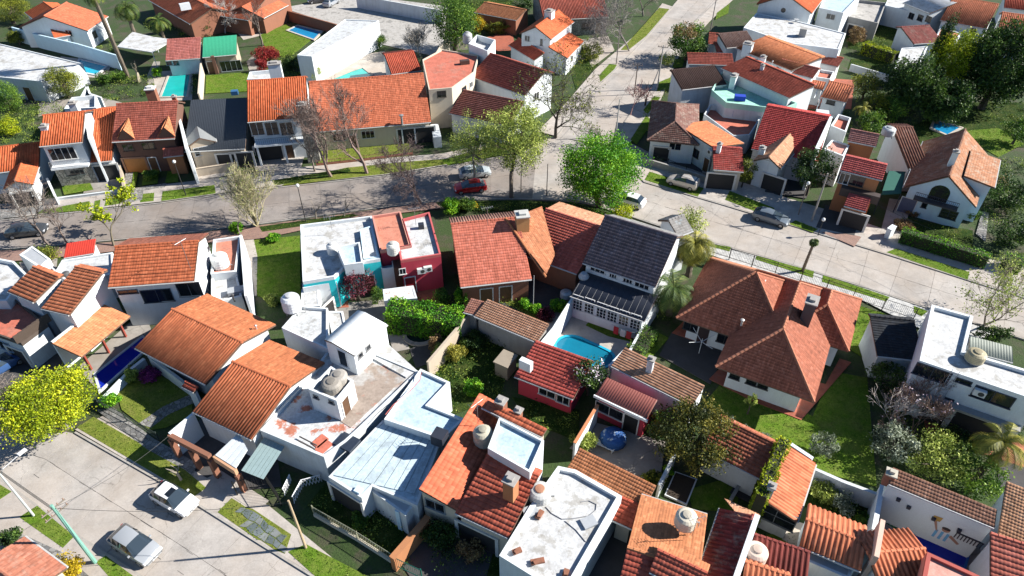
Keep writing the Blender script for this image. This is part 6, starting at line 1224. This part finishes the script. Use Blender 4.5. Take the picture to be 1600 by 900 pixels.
tree('luminous yellow-green tree beside the dark cypress', 1493, 86, 7.4, 3.5, 4.4, YELG, 10000, .26, 60, limbs=12); tree('dark round bush behind the terracotta shed at the top', 815, 8, 2.0, 2.4, 1.8, MIDG, 2600, .24, 40); tree('olive shrubs along the terracotta shed wall', 775, 44, 1.2, 2.6, 1.3, OLIVE, 2600, .22, 40, ry=1.0); tree('narrow dark cypress at the right top', 1468, 80, 7.6, 1.25, 5.8, DARKG, 5200, .24, 50)
tree('dark shrub mass at the right edge beside the chalet', 1575, 300, 2.0, 3.0, 2.0, DARKG, 3500, .26, 50); tree('dark bush right of the chalet lawn', 1585, 365, 1.6, 2.4, 1.6, DARKG, 2400, .24, 40); tree('bush beside the bright lawn at the right edge', 1592, 205, 2.0, 2.2, 1.8, MIDG, 2200, .26, 40); bush('pink-brown shrub by the chalet corner', 1568, 285, 1.0, 1.8, RUST, 600, .18)
baretree('pale yellow spreading tree on the street at the right edge', (1538, 508), 7.5, (.34, .28, .2), 5, PALE, 2600, .2, .6, stems=3, up=.4); tree('low dark shrubs along the fence by the white block', 1552, 522, .9, 2.2, .8, DARKG, 1800, .2, 40, ry=.9)
hedge('long clipped hedge along the street before the chalet', [(1412, 358), (1478, 378), (1548, 399)], 1.1, 1.7, BRIGHT, 300, .15); hedge('short clipped hedge at the right edge of the street', [(1572, 398), (1602, 410)], 1.4, 1.5, BRIGHT, 300, .15)
hedge('thick bright green hedge behind the tan shed', [(606, 478), (660, 484), (724, 494)], 2.4, 2.6, BRIGHT, 420, .2); hedge('green hedge along the white pool wall', [(1018, 512), (992, 545)], 1.4, 1.6, MIDG, 400, .16); hedge('ivy growing along the edge of the striped roof', [(1227, 684), (1208, 730), (1191, 774)], .8, 4.5, YELG, 260, .17, 'ivy', 'ivy')
tree('maroon leaved small tree before the turquoise house', 556, 440, 2.4, 1.9, 1.7, MAROON, 3600, .17, 45); bush('green bush right of the maroon tree', 588, 462, .9, 2.0, MIDG, 700, .17)
for k, (px, py, r, h, m, nm) in enumerate(((97, 128, 2.9, 4.6, OLIVE, 'rounded olive tree beside the long white roof'), (8, 150, 2.6, 4.5, MIDG, 'green tree cut by the left edge below the white roof'), (10, 198, 1.8, 2.6, YELG, 'yellow-green bush at the left edge above the orange roofs'), (26, 58, 1.8, 2.4, OLIVE, 'yellowish bush by the white wall at far left'), (10, 12, 4.5, 5.5, OLIVE, 'leafy tree in the top left corner'), (163, 120, 1.6, 2.0, MIDG, 'green shrub left of the tall palm foot'), (184, 118, 1.2, 1.8, MIDG, 'green shrub at the tall palm foot'), (245, 113, .9, 1.5, BRIGHT, 'clipped round bush by the teal pool'),
    (315, 38, 2.2, 3.2, DARKG, 'dark round bush above the green metal roof'), (408, 86, 1.7, 2.6, REDL, 'red shrub behind the white chimney, left'), (424, 82, 1.6, 2.4, REDL, 'red shrub by the lawn, middle'), (407, 102, 1.3, 2.2, REDL, 'red shrub against the white chimney'), (455, 98, 1.5, 2.4, DARKG, 'dark shrub under the white wedge wall'), (477, 96, 1.0, 2.2, REDL, 'red shrub at the corner of the white wedge wall'), (492, 113, 1.3, 2.6, YELG, 'golden conifer below the white wedge wall, left'), (507, 104, 1.3, 2.6, YELG, 'golden conifer below the white wedge wall, right'), (592, 63, 1.6, 2.4, MIDG, 'olive shrub at the car park corner'), (746, 38, 1.6, 3.2, GOLD, 'yellow flowering shrub beside the big dark tree'), (760, 30, 2.2, 2.6, OLIVE, 'olive shrub right of the yellow flowering shrub'),
    (703, 322, 1.3, 1.8, BRIGHT, 'bright green bush at the crimson house street corner'), (725, 318, 1.4, 1.8, MIDG, 'green bush behind the red french-tile roof'), (738, 321, .7, 1.1, GOLD, 'yellow flowering bush behind the red french-tile roof'), (105, 278, .7, 1.2, YELG, 'small yellow shrub by the stone-faced house'), (236, 272, 1.0, 1.3, MIDG, 'round shrub in the brick house front garden'), (303, 242, .8, 2.2, PALE, 'pale climbing bush between brick house and slate house'), (394, 245, .7, 1.8, MIDG, 'dark green bush by the balcony house drive'), (368, 355, .9, 1.3, BRIGHT, 'small green bush by the white gable wall'), (428, 370, .8, 1.0, BRIGHT, 'spiky bush at the street end of the shaded lawn'), (425, 468, 1.0, 1.0, PALE, 'pale low bush at the foot of the shaded lawn'),
    (66, 398, 1.6, 1.6, OLIVE, 'olive bush in front of the red sheet roof'), (235, 585, 1.1, 1.2, MAG, 'magenta flowering bush in the shaded small garden'), (205, 588, .7, 1.4, PALE, 'pale bush at the white garden wall'), (173, 625, .9, 1.2, BRIGHT, 'bright bush at the corner of the white garden wall'), (690, 548, 1.0, 1.6, PALE, 'pale shrub by the round dark pond'), (712, 552, 1.0, 1.8, PALMY, 'spiky yellow-green plant in the weedy garden'), (680, 535, .8, 1.5, RUST, 'pinkish dry shrub by the round dark pond'), (740, 605, .9, 1.2, BRIGHT, 'green weeds above the L-shaped red roof'), (740, 532, 1.4, 1.4, DARKG, 'dark fern-like clump under the grey wall'), (820, 475, .7, 1.0, BRIGHT, 'small green bush by the tan shed, left'), (838, 484, .7, 1.0, BRIGHT, 'small green bush by the tan shed, middle'), (872, 478, .9, 1.5, BRIGHT, 'green bush at the corner of the white pool wall'), (852, 490, .9, 1.2, MAROON, 'reddish twiggy bush between green bushes'), (722, 462, .8, 2.2, BRIGHT, 'bush at the hedge end by the red house'), (690, 462, .9, 1.8, MIDG, 'green bush behind the thick hedge'),
    (690, 835, 1.5, 2.0, DARKG, 'dark bush in the shaded drive below the red house'), (650, 805, .8, .9, MIDG, 'low leafy plants in the shaded front garden, right'), (560, 810, .8, .9, MIDG, 'low leafy plants in the shaded front garden, left'), (735, 860, 1.0, 1.6, RUST, 'brownish bush in the bottom shade'), (912, 690, 1.1, 1.4, PALE, 'pale bush at the end of the white orange-capped wall'), (1020, 745, 1.0, 1.2, OLIVE, 'olive bush by the terracotta patio edge'), (1045, 735, .5, .9, BRIGHT, 'green plants beside the planting bed'), (95, 890, 1.6, 1.8, GOLD, 'yellow flowering bush at the bottom left'), (15, 840, .9, 1.2, DARKG, 'dark shrub left of the tiled roof corner'), (1290, 770, 1.1, 1.3, PALE, 'pale shrub below the white garden wall'), (1355, 815, .8, 1.0, MIDG, 'small shrub beside the mural yard wall'), (1030, 250, .6, .7, SILV, 'white flower pots by the corner house porch'), (1428, 330, 1.0, .8, RUST, 'flower bed before the chalet wall'), (1522, 335, .8, 1.4, MIDG, 'banana-like plant at the chalet corner'), (1412, 352, 1.2, 1.2, RUST, 'dry shrub at the start of the clipped hedge'), (1550, 650, 2.4, 2.0, DARKG, 'shaded bush below the two-storey white block'), (1500, 700, 2.2, 1.6, DARKG, 'dark shrubs in the shade by the white block'), (600, 130, .9, 1.4, OLIVE, 'small shrub by the hexagon pool'))):
    (tree if r > 1.65 else bush)(nm, px, py, *((h * .55, r, h * .5) if r > 1.65 else (r, h)), m, int(1500 + 1000 * r * r), .165)
tree('big dark green tree beside the car park', 708, 30, 5.5, 4.6, 5.2, MIDG, 9000, .3, 90); baretree('pale leafless shrub beside the car park tree', (657, 88), 4.6, (.5, .45, .38), 6, stems=4, name='bare_shrub', cat='shrub', sp=.4); baretree('grey bare tree over the lawn at top left', (410, 70), 8, (.28, .22, .19), 5, sp=.5); baretree('white-grey bare shrub before the wide orange roof', (352, 52), 6, (.5, .46, .42), 6, sp=.55)
# ---------------------------------------------------------------- pools, walls, fences
W_TEAL = water((0.02, 0.50, 0.45), 'pool_water_teal'); W_BLUE = water((0.02, 0.28, 0.55), 'pool_water_blue'); W_DEEP = water((0.01, 0.03, 0.42), 'pool_water_deep'); W_DARK = water((0.01, 0.03, 0.03), 'pool_water_dark'); W_GRN = water((0.01, 0.20, 0.32), 'pool_water_green')
pool('teal rectangular pool beside the small pool house', [(252, 151), (265, 117), (297, 116), (291, 150)], W_TEAL, POOLDECK); pool('blue pool along the white garden wall at top left', [(118, 110), (125, 93), (166, 103), (150, 116)], water((.03, .5, .7), 'pool_water_light'), WH2); pool('small blue pool on the lawn by the white wedge building', [(450, 47), (465, 40), (502, 49), (490, 61)], W_BLUE, POOLDECK); pool('angular teal pool behind the long red roof', [(512, 127), (548, 112), (566, 106), (580, 117), (560, 128)], W_TEAL, POOLDECK)
pool('deep indigo pool below the tan veranda', [(150, 584), (222, 527), (236, 537), (157, 608)], W_DEEP, WH2, rim=.2)
pool('curved turquoise pool behind the red ribbed garden house', [(868, 541), (872, 532), (884, 526), (900, 526), (918, 534), (940, 544), (956, 552), (959, 562), (950, 572), (930, 572), (905, 562), (880, 552)], W_GRN, plain((.02, .42, .62), .4), rim=.25, curve=2, deck=POOLDECK)
pool('round dark pond with pale rim in the garden corner', [(655 + 20 * math.cos(q), 524 + 11 * math.sin(q)) for q in np.linspace(0, 2 * math.pi, 17)[:-1]], W_DARK, PATIO, rim=.4); pool('small blue pool in the mural courtyard', [(1426, 830), (1432, 826), (1508, 858), (1512, 866), (1506, 886), (1440, 858)], W_DEEP, plain((.02, .1, .35), .5), rim=.15); pool('blue pool behind the steep chalet roof', [(1457, 200), (1462, 187), (1500, 199), (1480, 210)], W_BLUE, POOLDECK)
garden_wall('long pale wall behind the blue pool at top left', [(18, 42), (60, 54), (120, 68), (182, 86)], 2.6, LBLUE); garden_wall('long white wall beyond the car park', [(556, -8), (690, 16)], 2.6, WH2); garden_wall('brown brick wall between lawn and car park', [(440, 14), (526, 38)], 2.0, BRICK); garden_wall('curving cream wall beside the big dark tree', [(676, 92), (692, 66), (704, 60), (730, 58)], 2.2, CREAM)
garden_wall('pale party wall between the teal pool and the green roof', [(314, 94), (310, 146)], 2.0, CREAM); garden_wall('white curved wall below the olive tree at left', [(126, 152), (136, 134), (140, 146), (158, 152)], 2.4, WH); garden_wall('low white garden wall along the deep indigo pool', [(156, 626), (207, 574), (225, 560)], .9, WH, .25); garden_wall('low white wall between the small lawn and the striped roof house', [(232, 556), (300, 606)], 1.6, WH2)
garden_wall('tan wall beside the round pond', [(668, 566), (704, 524), (736, 487)], 2.3, BEIGE); garden_wall('terracotta wall between the lower street gardens', [(612, 872), (640, 840), (669, 806)], 1.7, OCHRE, .4); garden_wall('white wall with orange coping by the crimson outbuilding', [(898, 692), (934, 632)], 2.3, WH, coping=TAN); garden_wall('peeling white wall beside the planting bed', [(1030, 758), (1056, 706)], 1.8, WH2); garden_wall('weathered white wall behind the striped roofs', [(1268, 730), (1318, 752), (1372, 772)], 1.9, WH2)
garden_wall('white side wall of the mural courtyard', [(1379, 758), (1366, 828)], 2.6, WH, .25); garden_wall('cream wall across the front of the slate house', [(300, 264), (366, 254)], 1.3, BEIGE); garden_wall('white front wall of the stone-faced house', [(86, 306), (73, 278)], 1.4, WH); garden_wall('white low front wall along the pavement by the stone-faced house', [(88, 309), (190, 296)], .5, WH2); garden_wall('cream side wall of the brick house garden', [(186, 255), (193, 293)], 1.4, BEIGE)
garden_wall('orange-capped low wall along the street by the hip-roofed house', [(1112, 402), (1208, 428), (1330, 470)], 1.0, plaster((.58, .26, .15), .3), .25); garden_wall('white wall between the long tan building and the curved pool', [(952, 572), (975, 548)], 2.0, WH); garden_wall('beige wall at the end of the terracotta patio', [(1142, 780), (1187, 704)], .6, GREYW); garden_wall('white wall by the white shed at the upper right', [(1330, 100), (1392, 118)], 1.2, WH2); garden_wall('dark front wall of the corner house', [(1005, 246), (1060, 262), (1105, 276)], 1.0, GREYW); garden_wall('white pillar wall before the dark green canopy', [(1390, 358), (1398, 352)], 1.4, WH, .5)
fence('black iron fence along the tiled pavement', [(1104, 396), (1210, 430), (1330, 470), (1425, 502)], 1.6); fence('pale iron fence before the shaded front garden on the lower street', [(492, 806), (560, 845), (618, 882)], 1.3, (.42, .42, .30), wallmat=CREAM); fence('dark iron gate fence before the translucent carport', [(372, 775), (420, 760), (440, 790)], 1.8, (.03, .03, .03)); fence('low fence of the long red-roofed house front garden', [(495, 260), (570, 252), (645, 242)], .9, (.25, .12, .09), .3, wallmat=BRICK); fence('wire fence along the front of the small shaded lawn', [(158, 638), (200, 660), (250, 690)], 1.2, (.06, .08, .07)); fence('green iron gate at the end of the terracotta wall', [(618, 888), (660, 908)], 1.6, (.02, .16, .12)); fence('dark railing before the corner house at the side street', [(985, 235), (1015, 250), (1100, 284)], 1.2)
LT = thing('lattice_screen', 'white zigzag lattice screen in the garden beside the blue membrane roof', 'screen', P(480, 770, 0))
for a, b in (((441, 764), (452, 741)), ((456, 776), (470, 750)), ((470, 750), (500, 742))):
    A_, B_ = P(*a, 1.0), P(*b, 1.0); mb = MB()
    for i in range(7): u = i / 6; q = A_ * (1 - u) + B_ * u; q2 = A_ * (1 - min(1, u + .17)) + B_ * min(1, u + .17); mb.tube([q * [1, 1, 0] + [0, 0, .1], q2 * [1, 1, 0] + [0, 0, 1.0]], .03, 4); mb.tube([q2 * [1, 1, 0] + [0, 0, .1], q * [1, 1, 0] + [0, 0, 1.0]], .03, 4)
    mb.tube([A_, B_], .045, 4); obj('lattice_panel', mb, plain((.75, .76, .78), .6), LT, kind='stuff')
PB = thing('planting_bed', 'rectangular planting bed with white edging beside the olive tree', 'planter', P(1065, 760, 0)); bp = [P(*q, .2)[:2] for q in ((1041, 772), (1056, 738), (1087, 749), (1072, 786))]; obj('edging', MB().prism(inset(bp, -.1), 0, .18), WH, PB); obj('bed_soil', MB().prism(bp, .1, .2), plain((.05, .035, .025), .95, 0, None, .6, 5), PB)
# ---------------------------------------------------------------- water tanks and rooftop things
for a in ((346, 415, 3.2, .85, 1.5, (.78, .78, .76), 'white round tank on the salmon flat roof', 0), (459, 488, 3.6, .85, 1.6, (.75, .77, .79), 'big white tank at the peak of the orange roofs', .5), (520, 607, 5.2, .8, .9, (.32, .29, .25), 'nearer of two dull grey tanks on the stair block', 0), (530, 596, 5.2, .75, .9, (.38, .35, .31), 'farther of two dull grey tanks on the stair block', 0), (755, 690, 3.9, .75, 1.5, (.50, .47, .36), 'cream tank standing between red roof and white terrace', 0), (843, 776, 3.6, .8, 1.0, (.55, .55, .53), 'grey open-topped tank with rusty lid on the white flat roof', 0), (1068, 824, 4.1, .72, 1.1, (.66, .60, .48), 'large cream tank on the orange roof near the bottom', .5), (1178, 872, 3.0, .75, 1.2, (.72, .56, .46), 'pinkish tank beside the white parapet at the bottom', 0), (1520, 564, 5.7, .72, .9, (.42, .36, .22), 'ochre domed tank on the two-storey white block', .2), (521, 395, 3.65, .6, 1.2, (.8, .8, .78), 'white tank on the turquoise house roof', 0), (615, 395, 4.1, .65, 1.3, (.72, .70, .64), 'cream tank on the crimson house roof', 0), (731, 72, 5.9, .75, 1.6, (.5, .5, .5), 'grey tank at the rear of the terracotta terrace', .6), (1144, 182, 2.2, .5, 1.2, (.12, .25, .5), 'blue tank in the shaded yard of the corner house', .2), (1385, 214, 4.6, .8, 1.0, (.55, .58, .58), 'grey tank between the brick-red house and the chalet', .4), (104, 430, 2.9, .35, .4, (.12, .12, .12), 'small black tank on the grey roof by the striped roofs', 0), (884, 463, 0.05, .6, .7, (.8, .8, .8), 'white garden bin between tan shed and dark house', 0), (764, 458, .05, .55, .7, (.78, .78, .78), 'white round tub at the shed corner', 0)):
    tank(*a[:5], a[5], a[6], a[7], lid=(.42, .2, .12) if 'rusty' in a[6] else None)
antenna(650, 352, 4.2, 'antenna on the crimson house roof'); antenna(298, 420, 6.2, 'antenna at the right edge of the big orange roof', 3.2, 1.0); antenna(747, 662, 4.6, 'antenna by the cream tank on the red roof', 2.4, .8); antenna(762, 352, 6.0, 'antenna on the ridge of the red french-tile roof'); antenna(1081, 838, 4.4, 'antenna below the large cream tank'); antenna(519, 360, 4.2, 'antenna on the turquoise house white roof', 1.8)
q = P(1092, 552, .08); T = thing('rotary_clothesline', 'white rotary clothesline on the dark patio', 'clothesline', q); obj('pole', MB().tube([q, q + [0, 0, 1.9]], .035, 6), MWHITE, T)
for i in range(4): a = i * math.pi / 2 + .4; obj('arm', MB().tube([q + [0, 0, 1.5], q + [1.5 * math.cos(a), 1.5 * math.sin(a), 2.0]], .025, 5), MWHITE, T)
q = P(957, 690, .06); T = thing('covered_table', 'garden table under a bright blue tarpaulin on the patio', 'table', q)
C_ = crown_pts(q + [0, 0, .8], .9, .45, 10, 5)[0]; mb = MB().lathe(q, [(1.15, .25), (1.05, .7), (.8, .95), (.3, 1.02)], 14); obj('tarpaulin', mb, patchy((.02, .10, .33), (.45, .55, .62), .45, 1.6), T, smooth=True)
for i in range(4): obj('leg', MB().tube([q + [.7 * math.cos(i * 1.57), .7 * math.sin(i * 1.57), 0], q + [.7 * math.cos(i * 1.57), .7 * math.sin(i * 1.57), .6]], .04, 5), MGREY, T)
q = P(945, 700, .06); T = thing('garden_bench', 'white slatted bench leaning beside the blue tarpaulin', 'bench', q); d_ = np.array([.87, -.5, 0]); n_ = np.array([.5, .87, 0])
for i in range(4): obj('slat', MB().obox(q + n_ * (.14 * i - .2), d_, 1.7, .1, .42, .46), MWHITE, T)
for s in (-.7, .7): obj('leg', MB().obox(q + d_ * s, d_, .08, .5, 0, .42), MWHITE, T)
q = P(972, 528, .1); T = thing('drying_rack', 'towels hung on a rack by the pool, one red', 'laundry', q)
for k, (o_, c_) in enumerate(((-.7, (.5, .03, .04)), (0, (.7, .7, .68)), (.6, (.55, .05, .05)))): obj('towel', MB().obox(q + d_ * o_, d_, .5, .06, .3, 1.2), plain(c_, .9), T)
obj('rail', MB().tube([q - d_ * 1.2 + [0, 0, 1.2], q + d_ * 1.2 + [0, 0, 1.2]], .025, 5), MGREY, T)
tag(obj('garden_shed', MB().obox(P(790, 560, 1.8), (.5, .85), 1.6, 1.3, 0, 1.75).obox(P(790, 560, 1.85), (.5, .85), 1.85, 1.5, 1.752, 1.86), plaster((.32, .27, .21), .5)), 'tiny weathered shed in the overgrown garden', 'shed')
q = P(1288, 181, .1); obj_ = tag(obj('skylight_box', MB().obox(P(1286, 176, 3.0), (1, -.3), 1.7, 2.0, 0, 3.0), plaster((.6, .62, .64), .3)), 'small white box roof behind the raspberry-red ridge', 'outbuilding')
PG = thing('pergola', 'brown timber pergola beside the orange striped outbuilding', 'pergola', P(1270, 150, 0))
for i in range(4): obj('rafter', MB().tube([P(1256 + i * 8, 150 + i * 1.5, 2.6), P(1262 + i * 8, 136 + i * 1.5, 2.6)], .07, 4), WH, PG)
for px, py in ((1256, 150), (1281, 155), (1262, 136), (1287, 141)): q = P(px, py, 2.6); obj('post', MB().tube([q * [1, 1, 0], q], .07, 5), WH, PG)
# ---------------------------------------------------------------- cars, poles, cables
car(276, 786, -27, (.82, .82, .82), 'white hatchback with black roof glass parked on the lower street', sunroof=True, L=3.75, W=1.64); car(215, 858, -28, (.42, .44, .46), 'silver-grey car parked at the near kerb of the lower street', L=4.0, W=1.68)
car(1066, 290, 149, (.55, .50, .44), 'beige estate car parked half on the verge', L=4.0, Hh=1.55, van=1.0, roofrack=True, z=.15); car(1203, 346, -31, (.15, .18, .21), 'blue-grey car parked in the shade on the right street', L=4.2); car(981, 318, 150, (.80, .81, .82), 'white car half hidden under the vivid green tree', L=4.2); car(735, 298, 192, (.55, .012, .02), 'red car parked under the bare trees', L=4.1); car(742, 275, 12, (.50, .55, .56), 'pale silver car behind the red car', L=4.2); car(45, 366, 12, (.06, .065, .07), 'dark car under the grey bare tree at the left', L=4.3)
car(497, 4, 200, (.08, .08, .085), 'black car in the car park at the top, left', L=4.2, z=.06); car(518, 8, 70, (.35, .37, .4), 'grey car in the car park at the top, right', L=4.2, z=.06); car(4, 578, 60, (.05, .12, .3), 'blue car by the left edge under the terrace house', L=4.0)
p1 = pole('green painted utility pole by the silver-grey car', (149, 879), 7.2, (.20, .42, .34), .15, 2, 60); p2 = pole('white street lamp pole with long arm at the bottom left', (53, 806), 5.4, (.55, .58, .56), .09, 0, 62, 'street_lamp', 'arm', 1.8); p3 = pole('pale wooden pole on the lower street verge', (478, 856), 6.0, (.50, .38, .24), .11, 0)
pole('globe lamp post on the near kerb of the upper street', (478, 347), 4.8, (.03, .03, .03), .06, 0, 0, 'street_lamp', 'globe'); pole('globe lamp post before the brick house garden', (291, 306), 4.6, (.03, .03, .03), .06, 0, 0, 'street_lamp', 'globe'); pole('globe lamp post beside the slender palm', (1278, 368), 2.0, (.03, .03, .03), .05, 0, 0, 'street_lamp', 'globe'); pole('globe lamp post near the parked blue-grey car', (1247, 336), 4.2, (.25, .2, .17), .07, 0, 0, 'street_lamp', 'globe'); pole('short lamp post by the yellow-green sapling street', (388, 345), 2.6, (.03, .03, .03), .05, 0, 0, 'street_lamp', 'globe')
pole('concrete utility pole on the side street verge', (1027, 138), 7.0, (.45, .43, .4), .12, 1, -20); pole('concrete pole with sign plate at the street corner', (962, 213), 5.6, (.55, .54, .5), .1, 0); pole('wooden pole on the side street, middle', (991, 147), 5.0, (.16, .12, .1), .1, 1, -20); pole('pole on the far side of the side street', (963, 100), 6.5, (.3, .26, .24), .1, 1, -20); pole('concrete utility pole before the brick-red house', (1268, 346), 6.5, (.36, .33, .3), .12, 1, -30); pole('pole by the upper lawn strip of the side street', (1110, 48), 6.5, (.3, .26, .24), .1, 1, -20); pole('slim dark post below the budding trees, left of two', (814, 300), 4.5, (.04, .04, .04), .06, 0); pole('slim dark post below the budding trees, right of two', (854, 306), 4.5, (.04, .04, .04), .06, 0); pole('thin clothes pole in the dark house garden', (833, 485), 4.5, (.5, .5, .5), .04, 0)
def top(px, py, h): q = P(px, py, .1); return np.array([q[0], q[1], h])
A_, B_, C_ = top(149, 879, 7.0), top(478, 856, 5.9), top(53, 806, 5.3); far = A_ + (C_ - A_) * 6; near = np.array([A_[0] + 14, A_[1] - 8.2, 7])
cable('thin cable from the green pole across the lower street to the wooden pole', A_, B_, .7); cable('cable from the green pole to the house above the street', A_, P(265, 680, 2.8), .5)
for k in range(3): cable(['uppermost cable running along the lower street', 'middle cable running along the lower street', 'lowest cable running along the lower street'][k], A_ + [0, 0, -.3 * k], A_ + np.array([-26, 15, -.3 * k]), .6)
s1, s2, s3 = top(1027, 138, 6.8), top(991, 147, 4.9), top(1268, 346, 6.3); cable('cable between the two verge poles of the side street', s1, s2, .4); cable('cable from the verge pole up the side street', s1, top(1110, 48, 6.3), .6); cable('cable from the corner pole to the side street', s2, top(962, 213, 5.4), .4); cable('long cable sagging over the right street', s3, top(1560, 470, 5.5), 1.0); cable('cable from the brick-red house pole to the left', s3, top(962, 213, 5.4), 1.0)
# ---------------------------------------------------------------- low planting and weeds in the garden beds
UC = []; UR_ = []
for q, dens in (([(665, 565), (760, 508), (800, 560), (785, 620), (690, 655)], 16), ([(800, 620), (905, 645), (905, 690), (830, 665)], 14), ([(770, 462), (860, 492), (850, 505), (760, 470)], 22), ([(130, 128), (240, 118), (245, 150), (150, 160)], 22), ([(0, 165), (60, 150), (120, 178), (75, 222), (0, 225)], 22), ([(300, 100), (318, 98), (312, 150), (298, 150)], 20), ([(395, 88), (470, 80), (482, 118), (440, 125), (400, 100)], 16), ([(1250, 180), (1330, 175), (1330, 205), (1300, 215)], 14), ([(1530, 120), (1620, 130), (1620, 200), (1540, 190)], 10), ([(590, 470), (735, 462), (735, 480), (600, 476)], 18), ([(600, 505), (700, 512), (660, 560), (640, 545)], 14), ([(60, 20), (180, 60), (180, 85), (60, 52)], 12), ([(440, 88), (520, 118), (500, 130), (440, 118)], 14), ([(220, 30), (330, 52), (330, 64), (230, 50)], 10), ([(880, 62), (935, 55), (935, 105), (890, 120)], 18), ([(1320, 50), (1400, 65), (1400, 95), (1330, 88)], 14), ([(1330, 120), (1440, 130), (1430, 205), (1340, 195)], 14), ([(1540, 250), (1620, 250), (1620, 400), (1530, 400), (1535, 330)], 16), ([(1380, 640), (1440, 600), (1480, 640), (1560, 690), (1540, 770), (1400, 710)], 14), ([(1260, 752), (1365, 778), (1355, 835), (1270, 800)], 18), ([(480, 795), (520, 745), (640, 805), (615, 875)], 14), ([(660, 830), (760, 850), (770, 905), (680, 905)], 12), ([(1010, 480), (1050, 470), (1050, 510), (1010, 520)], 16), ([(700, 322), (900, 322), (960, 345), (880, 335), (720, 332)], 20), ([(1330, 470), (1420, 505), (1440, 520), (1360, 490)], 8), ([(1020, 150), (1045, 130), (1050, 170), (1000, 225), (990, 215)], 10), ([(610, 885), (690, 800), (700, 815), (630, 900)], 8), ([(690, 0), (800, 0), (790, 50), (720, 60)], 12), ([(45, 385), (95, 382), (90, 405), (50, 412)], 16), ([(1395, 345), (1520, 372), (1500, 385), (1400, 362)], 14), ([(205, 560), (300, 606), (295, 616), (200, 575)], 12)):
    pts = [P(*a_, 0)[:2] for a_ in q]; p = np.array(pts); lo, hi = p.min(0), p.max(0); n = int(min(16000, (hi - lo)[0] * (hi - lo)[1] * dens * 1.9)); k = max(6, n // 55); ctr = RNG.uniform(lo, hi, (k, 2)); hs = RNG.uniform(.15, .95, k) ** 1.3; tone = RNG.uniform(.05, .95, k); idx = RNG.integers(0, k, n)
    xy = ctr[idx] + RNG.normal(0, 1, (n, 2)) * (.25 + .35 * hs[idx])[:, None]; keep = np.array([inside(x, pts) for x in xy]); xy, idx = xy[keep], idx[keep]
    UC.append(np.column_stack([xy, .08 + RNG.uniform(0, 1, len(xy)) * hs[idx]])); UR_.append(np.clip(tone[idx] + RNG.normal(0, .15, len(xy)), 0, 1))
UC = np.concatenate(UC); UR_ = np.concatenate(UR_); tag(leafobj('undergrowth', UC, .17, UR_, leafmat((0.055, 0.12, 0.02), 'undergrowth_leaves', (.26, .33, .05)), None, kind='stuff'), 'low weeds and bedding plants in the garden beds', 'undergrowth')
# ---------------------------------------------------------------- grass blades over the lawns
GV = []; GR = []
for pts, z, dens in LAWNS:
    p = np.array(pts); lo, hi = p.min(0), p.max(0); area = (hi - lo)[0] * (hi - lo)[1]; n = int(min(26000, area * dens * 1.6)); q = RNG.uniform(lo, hi, (n, 2))
    keep = [inside(x, pts) for x in q]; q = q[keep]; GV.append(np.column_stack([q, np.full(len(q), z + .02)]))
G = np.concatenate(GV); n = len(G); a = RNG.uniform(0, 2 * math.pi, n); w = RNG.uniform(.03, .06, n); hh = RNG.uniform(.04, .11, n)
dx = np.stack([np.cos(a) * w, np.sin(a) * w, np.zeros(n)], 1); tp = G + np.stack([RNG.normal(0, .05, n), RNG.normal(0, .05, n), hh], 1)
V = np.stack([G - dx, G + dx, tp], 1).reshape(-1, 3); go = obj('grass', (V, np.arange(3 * n).reshape(n, 3)), leafmat((0.12, 0.20, 0.02), 'grass_blades', (.22, .29, .04), .3), at=(0, 0, 0), kind='stuff')
at = go.data.attributes.new('rnd', 'FLOAT', 'POINT'); at.data.foreach_set('value', np.repeat(np.clip(RNG.normal(.5, .22, n), 0, 1), 3).astype(np.float32)); tag(go, 'short green grass growing on lawns and verges', 'grass')
